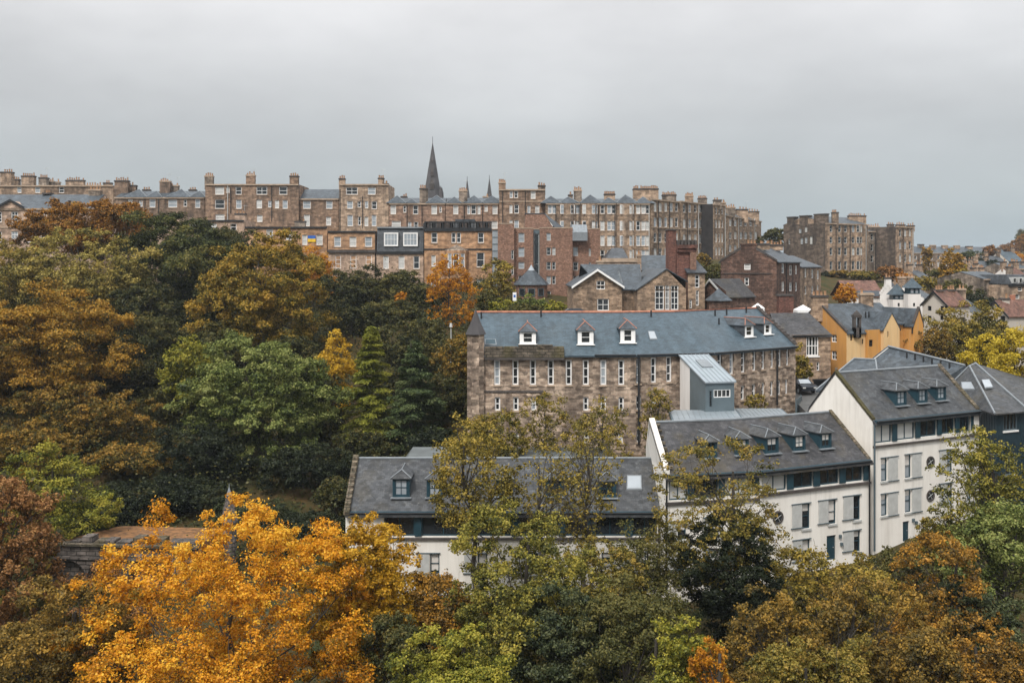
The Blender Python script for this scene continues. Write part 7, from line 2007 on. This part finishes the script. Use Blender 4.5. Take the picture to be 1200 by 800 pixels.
    for px, pt, pb, w, Y, pal, lab in ((985, 317, 328, 40, 215, 'brown', 'brown shrub strip at the left foot of the big dark right hand block'), (1012, 318, 332, 44, 212, 'olivegold', 'olive gold shrub under the big dark right hand block'), (1040, 312, 332, 34, 212, 'russet', 'russet bush under the middle right hand block'), (1060, 320, 334, 22, 200, 'orange', 'small orange bush left of the taller teal tower'), (1082, 324, 340, 34, 190, 'yellowol', 'yellowish bush behind the taller teal tower'), (970, 318, 330, 18, 215, 'dark', 'dark green bush at the left end of the shrub strip')):
        t(lab, px, pt, pb, w, Y, pal, name='bush', cat='bush', group=GS, lobe=.3)
    GV = 'far trees in the valley'
    for px, pt, pb, w, Y, pal, lab in ((1086, 290, 320, 13, 300, 'amber', 'slender amber tree in front of the far long terrace'), (1115, 293, 345, 32, 205, 'amber', 'large amber tree right of the slender amber one, before the far terrace'), (1127, 311, 345, 20, 203, 'yellowol', 'yellowish lower shoulder tree at the right of the large amber tree'), (1138, 294, 318, 24, 290, 'teal', 'bluish dark tree before the right part of the far terrace'), (1150, 303, 318, 18, 285, 'dark', 'dark green tree above the small stone rows'), (1165, 305, 322, 30, 280, 'dark', 'dark green wide tree at the top right of the small stone rows'), (1100, 315, 345, 30, 225, 'olive', 'olive brown tree under the large amber tree'),
                                       (1128, 335, 385, 52, 165, 'darkolive', 'dark olive tree behind the grey cottage'), (1118, 328, 362, 40, 185, 'olive', 'olive tree below the large amber tree'), (1148, 345, 385, 40, 160, 'dark', 'dark tree between the two harled cottages'), (1160, 288, 303, 16, 330, 'russet', 'russet tree at the far terrace end')):
        t(lab, px, pt, pb, w, Y, pal, group=GV, lobe=.3)
    for px, pt, pb, w, Y, pal, lab in ((1133, 322, 345, 14, 208, 'amber', 'small amber tree between the small grey house and the row houses'), (1152, 352, 372, 18, 155, 'olivegold', 'gold olive tree beside the low grey house'), (1188, 300, 318, 20, 330, 'amber', 'amber tree over the tiny pale walled house'), (1108, 316, 334, 16, 230, 'brown', 'brown tree at the far terrace foot left of the large amber tree'), (1172, 322, 340, 16, 222, 'oliveor', 'brown green tree above the blunt stone house')):
        t(lab, px, pt, pb, w, Y, pal, group=GV, lobe=.3)
    for px, pt, w, Y, pal, lab in ((1186, 285, 26, 470, 'russet', 'russet tree low on the far wooded hill'), (1198, 275, 24, 480, 'bronze', 'bronze tree higher on the far wooded hill'), (1205, 268, 26, 490, 'olive', 'olive tree at the top of the far wooded hill'), (1190, 296, 30, 440, 'orange', 'orange tree at the foot of the far wooded hill')):
        t(lab, px, pt, pt + 22, w, Y, pal, group=GV, lobe=.35)
    t('wispy olive willow left of the bright yellow tree', 1124, 358, 440, 84, 122, 'yellowol', lobe=.24, dens=.75, open_=.15, twigs=2, group=GV)
    t('brown half bare bush below the orange house wing', 1092, 385, 445, 46, 116, 'brown', lobe=.25, dens=.6, open_=.2, name='bush', cat='bush', group=GS, twigs=2)
    t('brownish shrub right of the olive willow under the pale cottage', 1160, 372, 420, 60, 120, 'olive', lobe=.25, name='bush', cat='bush', group=GS)
    t('bright yellow round crowned tree at the right edge', 1182, 387, 500, 96, 98, 'brightyel', lobe=.25, dens=1.1, group=GV)
    t('yellow climbing ivy mass on the stone house wall by the lane', 940, 404, 458, 22, 109.5, 'yellowol', lobe=.4, dens=.8, name='ivy', cat='ivy', group=GS, trunk=False, depth=1.8)
    t('yellow vine low on the mill wall left of the lane', 886, 462, 486, 26, 95.5, 'yellowol', lobe=.4, dens=.6, name='vine', cat='vine', group=GS, trunk=False, depth=1.2)
    # along the mill foot
    GM = 'slim trees before the mill'
    t('slim gold and olive tree against the mill wall left of the zinc stair tower', 770, 456, 540, 42, 86, 'olivegold', lobe=.3, dens=.3, open_=.45, twigs=3, group=GM)
    t('loose gold tree covering the mill wall below its middle windows', 700, 470, 560, 74, 83, 'olivegold', lobe=.25, dens=.3, open_=.45, twigs=3, group=GM)
    t('grey gold thin tree before the left half of the mill wall', 640, 462, 560, 64, 84, 'olivegold', lobe=.25, dens=.3, open_=.45, twigs=3, group=GM)
    t('olive gold tree hiding the lower left corner of the mill', 575, 486, 580, 80, 80.5, 'olivegold', lobe=.25, dens=.7, open_=.2, twigs=2, group=GM)
    # before the low white block
    GF = 'trees before the white housing'
    t('gold olive upright tree in front of the low block roof, left of its middle', 556, 494, 640, 104, 64, 'yellowol', lobe=.2, dens=.4, open_=.35, twigs=2, group=GF, seed=204)
    t('thin wispy tree with bare stems before the low block roof, right of its middle', 645, 520, 640, 86, 64, 'yellowol', lobe=.17, dens=.15, open_=.6, twigs=5, group=GF, seed=233, bark='bark')
    t('slender gold tree with bare stems crossing the right end of the low block roof', 690, 500, 640, 76, 63.5, 'yellowol', lobe=.17, dens=.15, open_=.6, twigs=4, group=GF)
    t('loose grey green thicket at the foot of the low block right end', 762, 618, 740, 100, 60, 'olive', lobe=.25, dens=.55, open_=.25, twigs=4, group=GF)
    t('large olive gold tree with dark hollow centre, middle of the foreground', 612, 598, 820, 186, 50, 'oliveyel', lobe=.16, flat=.6, dens=.7, open_=.3, group=GF, seed=310)
    t('olive green bushy tree hiding the lower right wall of the low block', 706, 638, 800, 120, 57, 'olivegold', lobe=.2, dens=.7, open_=.2, twigs=2, group=GF)
    t('dark green understorey tree inside the middle foreground', 668, 690, 840, 130, 47, 'teal', lobe=.22, group=GF)
    t('big green and rust tree with a dark bare trunk before the bent block', 842, 518, 700, 158, 60, 'olivegold', lobe=.17, dens=.22, open_=.6, twigs=4, group=GF, seed=405, r0=.24)
    t('dark evergreen bulk under the big trunked tree before the bent block', 862, 606, 760, 120, 59, 'dark', lobe=.22, group=GF)
    t('pale yellow green feathery bush at the base of the bent block wall', 950, 646, 735, 100, 62, 'yellowol', lobe=.25, dens=.6, open_=.15, twigs=2, group=GF, name='bush', cat='bush')
    t('thin green gold shrub in front of the tall white block base', 1018, 652, 740, 70, 62, 'olivegold', lobe=.25, dens=.6, open_=.2, twigs=4, group=GF, name='bush', cat='bush')
    t('yellow green maple rising before the right end of the tall white block', 1150, 503, 640, 108, 57, 'oliveyel', lobe=.19, dens=.4, open_=.42, twigs=2, group=GF, seed=77)
    t('dense dark green tree at the right edge below the yellow green maple', 1170, 590, 760, 130, 54, 'green', lobe=.22, group=GF)
    t('dark green shrub mass under the right edge tree', 1140, 690, 800, 110, 50, 'teal', lobe=.24, group=GF)
    for px, pt, pb, w, Y, pal, lab in ((1060, 643, 700, 70, 58, 'olive', 'low olive bush on the bank below the blue door of the tall white block'), (1105, 606, 690, 64, 60, 'olivegold', 'gold green bush on the bank right of the blue door of the tall white block'), (1030, 668, 740, 80, 55, 'yellowol', 'yellowish feathery bush below the corner downpipe of the tall white block')):
        t(lab, px, pt, pb, w, Y, pal, name='bush', cat='bush', group=GF, lobe=.22, dens=.6, open_=.25, twigs=4)
    # lower left
    GL_ = 'foreground trees'
    t('lime green maple at the left edge above the russet thicket', 58, 523, 690, 150, 76, 'lime', lobe=.2, flat=.5, dens=.6, open_=.35, twigs=2, group=GL_, seed=600)
    t('rust brown tree at the left edge beside the ruined wall', 10, 560, 760, 110, 54, 'russet', lobe=.2, dens=.75, open_=.15, twigs=2, group=GL_)
    t('rust and green thicket in the bottom left corner', 60, 690, 860, 190, 44, 'brown', lobe=.2, dens=.9, group=GL_)
    t('rusty shrub below the ruined wall', 128, 668, 800, 96, 54, 'russet', lobe=.22, dens=.7, open_=.15, twigs=2, group=GL_, name='bush', cat='bush')
    t('big golden orange tree dominating the lower left foreground', 262, 606, 1010, 352, 45, 'golden', lobe=.12, flat=.9, dens=.6, group=GL_, seed=733, open_=.3, twigs=6)
    t('gold and green tree spreading right of the big golden orange tree', 416, 608, 830, 128, 50, 'goldgreen', lobe=.16, dens=.75, open_=.35, twigs=3, group=GL_, seed=711)
    t('dull gold tree between the golden orange tree and the low block wall', 448, 620, 800, 100, 54, 'goldgreen', lobe=.2, dens=.7, open_=.25, twigs=2, group=GL_)
    t('rusty orange bush at the foot of the low block left end', 512, 676, 770, 104, 52, 'brownor', lobe=.24, dens=.8, group=GL_, name='bush', cat='bush')
    t('fresh yellow green tree top at the bottom edge right of the golden tree', 532, 738, 900, 152, 40, 'lime', lobe=.2, flat=.6, dens=1.1, group=GL_)
    t('dark shrub between the golden tree and the lime tree top', 470, 725, 830, 90, 46, 'darkolive', lobe=.25, group=GL_)
    # bottom right thickets
    t('teal green shrubby tree at the bottom centre right', 745, 690, 860, 150, 46, 'olive', lobe=.22, dens=.9, group=GL_, twigs=1)
    t('green yellow sapling at the bottom edge beside the orange sapling', 800, 728, 860, 70, 42, 'lime', lobe=.26, dens=.7, open_=.1, group=GL_)
    t('small orange sapling at the bottom edge', 832, 745, 850, 56, 41, 'orange', lobe=.3, dens=.6, open_=.15, group=GL_)
    t('brown twiggy tree left one of the bottom right thicket', 905, 690, 880, 150, 44, 'brown', lobe=.17, dens=.5, open_=.35, twigs=5, group=GL_)
    t('brown and gold twiggy tree in the middle of the bottom right thicket', 1000, 680, 880, 160, 43, 'brown', lobe=.17, dens=.5, open_=.35, twigs=5, group=GL_)
    t('tall orange brown tree with visible dark stems, highest of the bottom right thicket', 1100, 630, 830, 124, 50, 'brownor', lobe=.17, dens=.5, open_=.35, twigs=5, group=GL_)
    t('bright orange bush in the bottom right corner', 1165, 742, 860, 110, 40, 'brownor', lobe=.24, dens=.8, open_=.1, group=GL_, twigs=2)
    t('olive brown thicket along the bottom edge under the twiggy trees', 960, 750, 900, 200, 40, 'olivegold', lobe=.2, dens=.8, group=GL_, twigs=2)
    t('gold brown thicket at the bottom edge left of the bright orange bush', 1085, 742, 900, 120, 40, 'brown', lobe=.22, dens=.8, group=GL_, twigs=2)

def undergrowth():
    rs = np.random.RandomState(5)
    P, S, T = [], [], []
    def patch(n, x0, x1, y0, y1, h, sz, ok=lambda x, y: np.ones_like(x, bool)):
        x = rs.uniform(x0, x1, n); y = rs.uniform(y0, y1, n)
        k = ok(x, y); x, y = x[k], y[k]
        f = np.sin(x * .9 + np.cos(y * .7) * 2) * np.cos(y * .8 + 1.3 * np.sin(x * .5))
        z = terr(x, y) + np.abs(rs.normal(0, h, len(x))) * (1 + .8 * f)
        P.append(np.stack([x, y, z], 1)); S.append(np.full(len(x), sz) * rs.uniform(.6, 1.4, len(x))); T.append(.45 + .2 * f + rs.normal(0, .17, len(x)))
    patch(150000, -95, 2, 72, 168, .9, .26, lambda x, y: ~((x > -13) & (y < 88)))
    patch(70000, -45, 60, 28, 82, .7, .22, lambda x, y: ~((x > -13) & (y > 69)) | ((x > 26) & (y < 72 + (x - 26) * .5)))
    patch(26000, -14, 34, 78, 92, .4, .26, lambda x, y: ~((x > -12) & (x < 9) & (y < 87)) & (y < 91 + 0 * x) & ~((x > 14) & (y > 80)))
    patch(40000, 30, 120, 85, 200, .8, .34, lambda x, y: ~((x < 60) & (y < 126)) & (x > y * .33))
    patch(12000, 0, 40, 112, 130, .6, .32, lambda x, y: ~((x > 29) & (x < 60) & (y > 109) & (y < 132)))
    p, s, ti = np.vstack(P), np.concatenate(S), np.concatenate(T)
    me = leaf_mesh('undergrowth', p, rs.normal(0, .6, p.shape) + np.array([0, -.2, .8]), s, ti, .7, None, rs)
    me.materials.append(leaf_material('darkolive'))
    o = bpy.data.objects.new('undergrowth', me); COL.objects.link(o); o['kind'] = 'stuff'
def side_woods():
    """woodland running on beyond both edges of the view"""
    rs = np.random.RandomState(77)
    P, Nn, S, T = [], [], [], []
    tb = MB()
    spots = [(x, y) for y in range(52, 205, 13) for x in np.arange(.52 * y + 6, .52 * y + 66, 13)] + [(-x, y) for y in range(48, 180, 13) for x in np.arange(.52 * y + 6, .52 * y + 60, 13)]
    for x, y in spots:
        x, y = x + rs.uniform(-4, 4), y + rs.uniform(-4, 4)
        r = rs.uniform(3.2, 5.6); h = r * rs.uniform(.9, 1.3); g = tz(x, y); n = 3200
        pos, nr, ti, tips, _ = crown_points(rs, r, r, h, n, .24, .6, open_=.15)
        c = np.array([x, y, g + h + rs.uniform(.6, 2.0)])
        P.append(pos + c); Nn.append(nr); S.append(.36 * rs.uniform(.6, 1.4, n)); T.append(ti + rs.normal(0, .16))
        tb.tube([(x, y, g - .5), (x + rs.normal(0, .3), y, c[2] + h * .4)], [.22, .08], 6, 1)
    p = np.vstack(P)
    me = leaf_mesh('woodland', p, np.vstack(Nn), np.concatenate(S), np.concatenate(T), .62, None, rs)
    me.materials.append(leaf_material('oliveor'))
    o = bpy.data.objects.new('woodland', me); COL.objects.link(o); o['kind'] = 'stuff'
    w = tb.build('woodland_trunks', ['bark', 'bark']); w['kind'] = 'stuff'
plant_all()
undergrowth()
side_woods()


def haze():
    mb = MB(); mb.box(-5300, 5300, -1000, 6300, 0.0, 80.0)
    m = bpy.data.materials.new('haze'); m.use_nodes = True
    N, L = m.node_tree.nodes, m.node_tree.links
    N.clear()
    v = N.new("ShaderNodeVolumePrincipled"); v.inputs["Color"].default_value = (.82, .90, .97, 1); v.inputs["Density"].default_value = .00017
    v.inputs["Anisotropy"].default_value = .2
    o = N.new("ShaderNodeOutputMaterial"); L.new(v.outputs[0], o.inputs["Volume"])
    M['haze'] = m
    h = mb.build('haze', 'haze'); h['kind'] = 'stuff'
haze()

for o in bpy.data.objects:
    if '_o' in o: del o['_o']
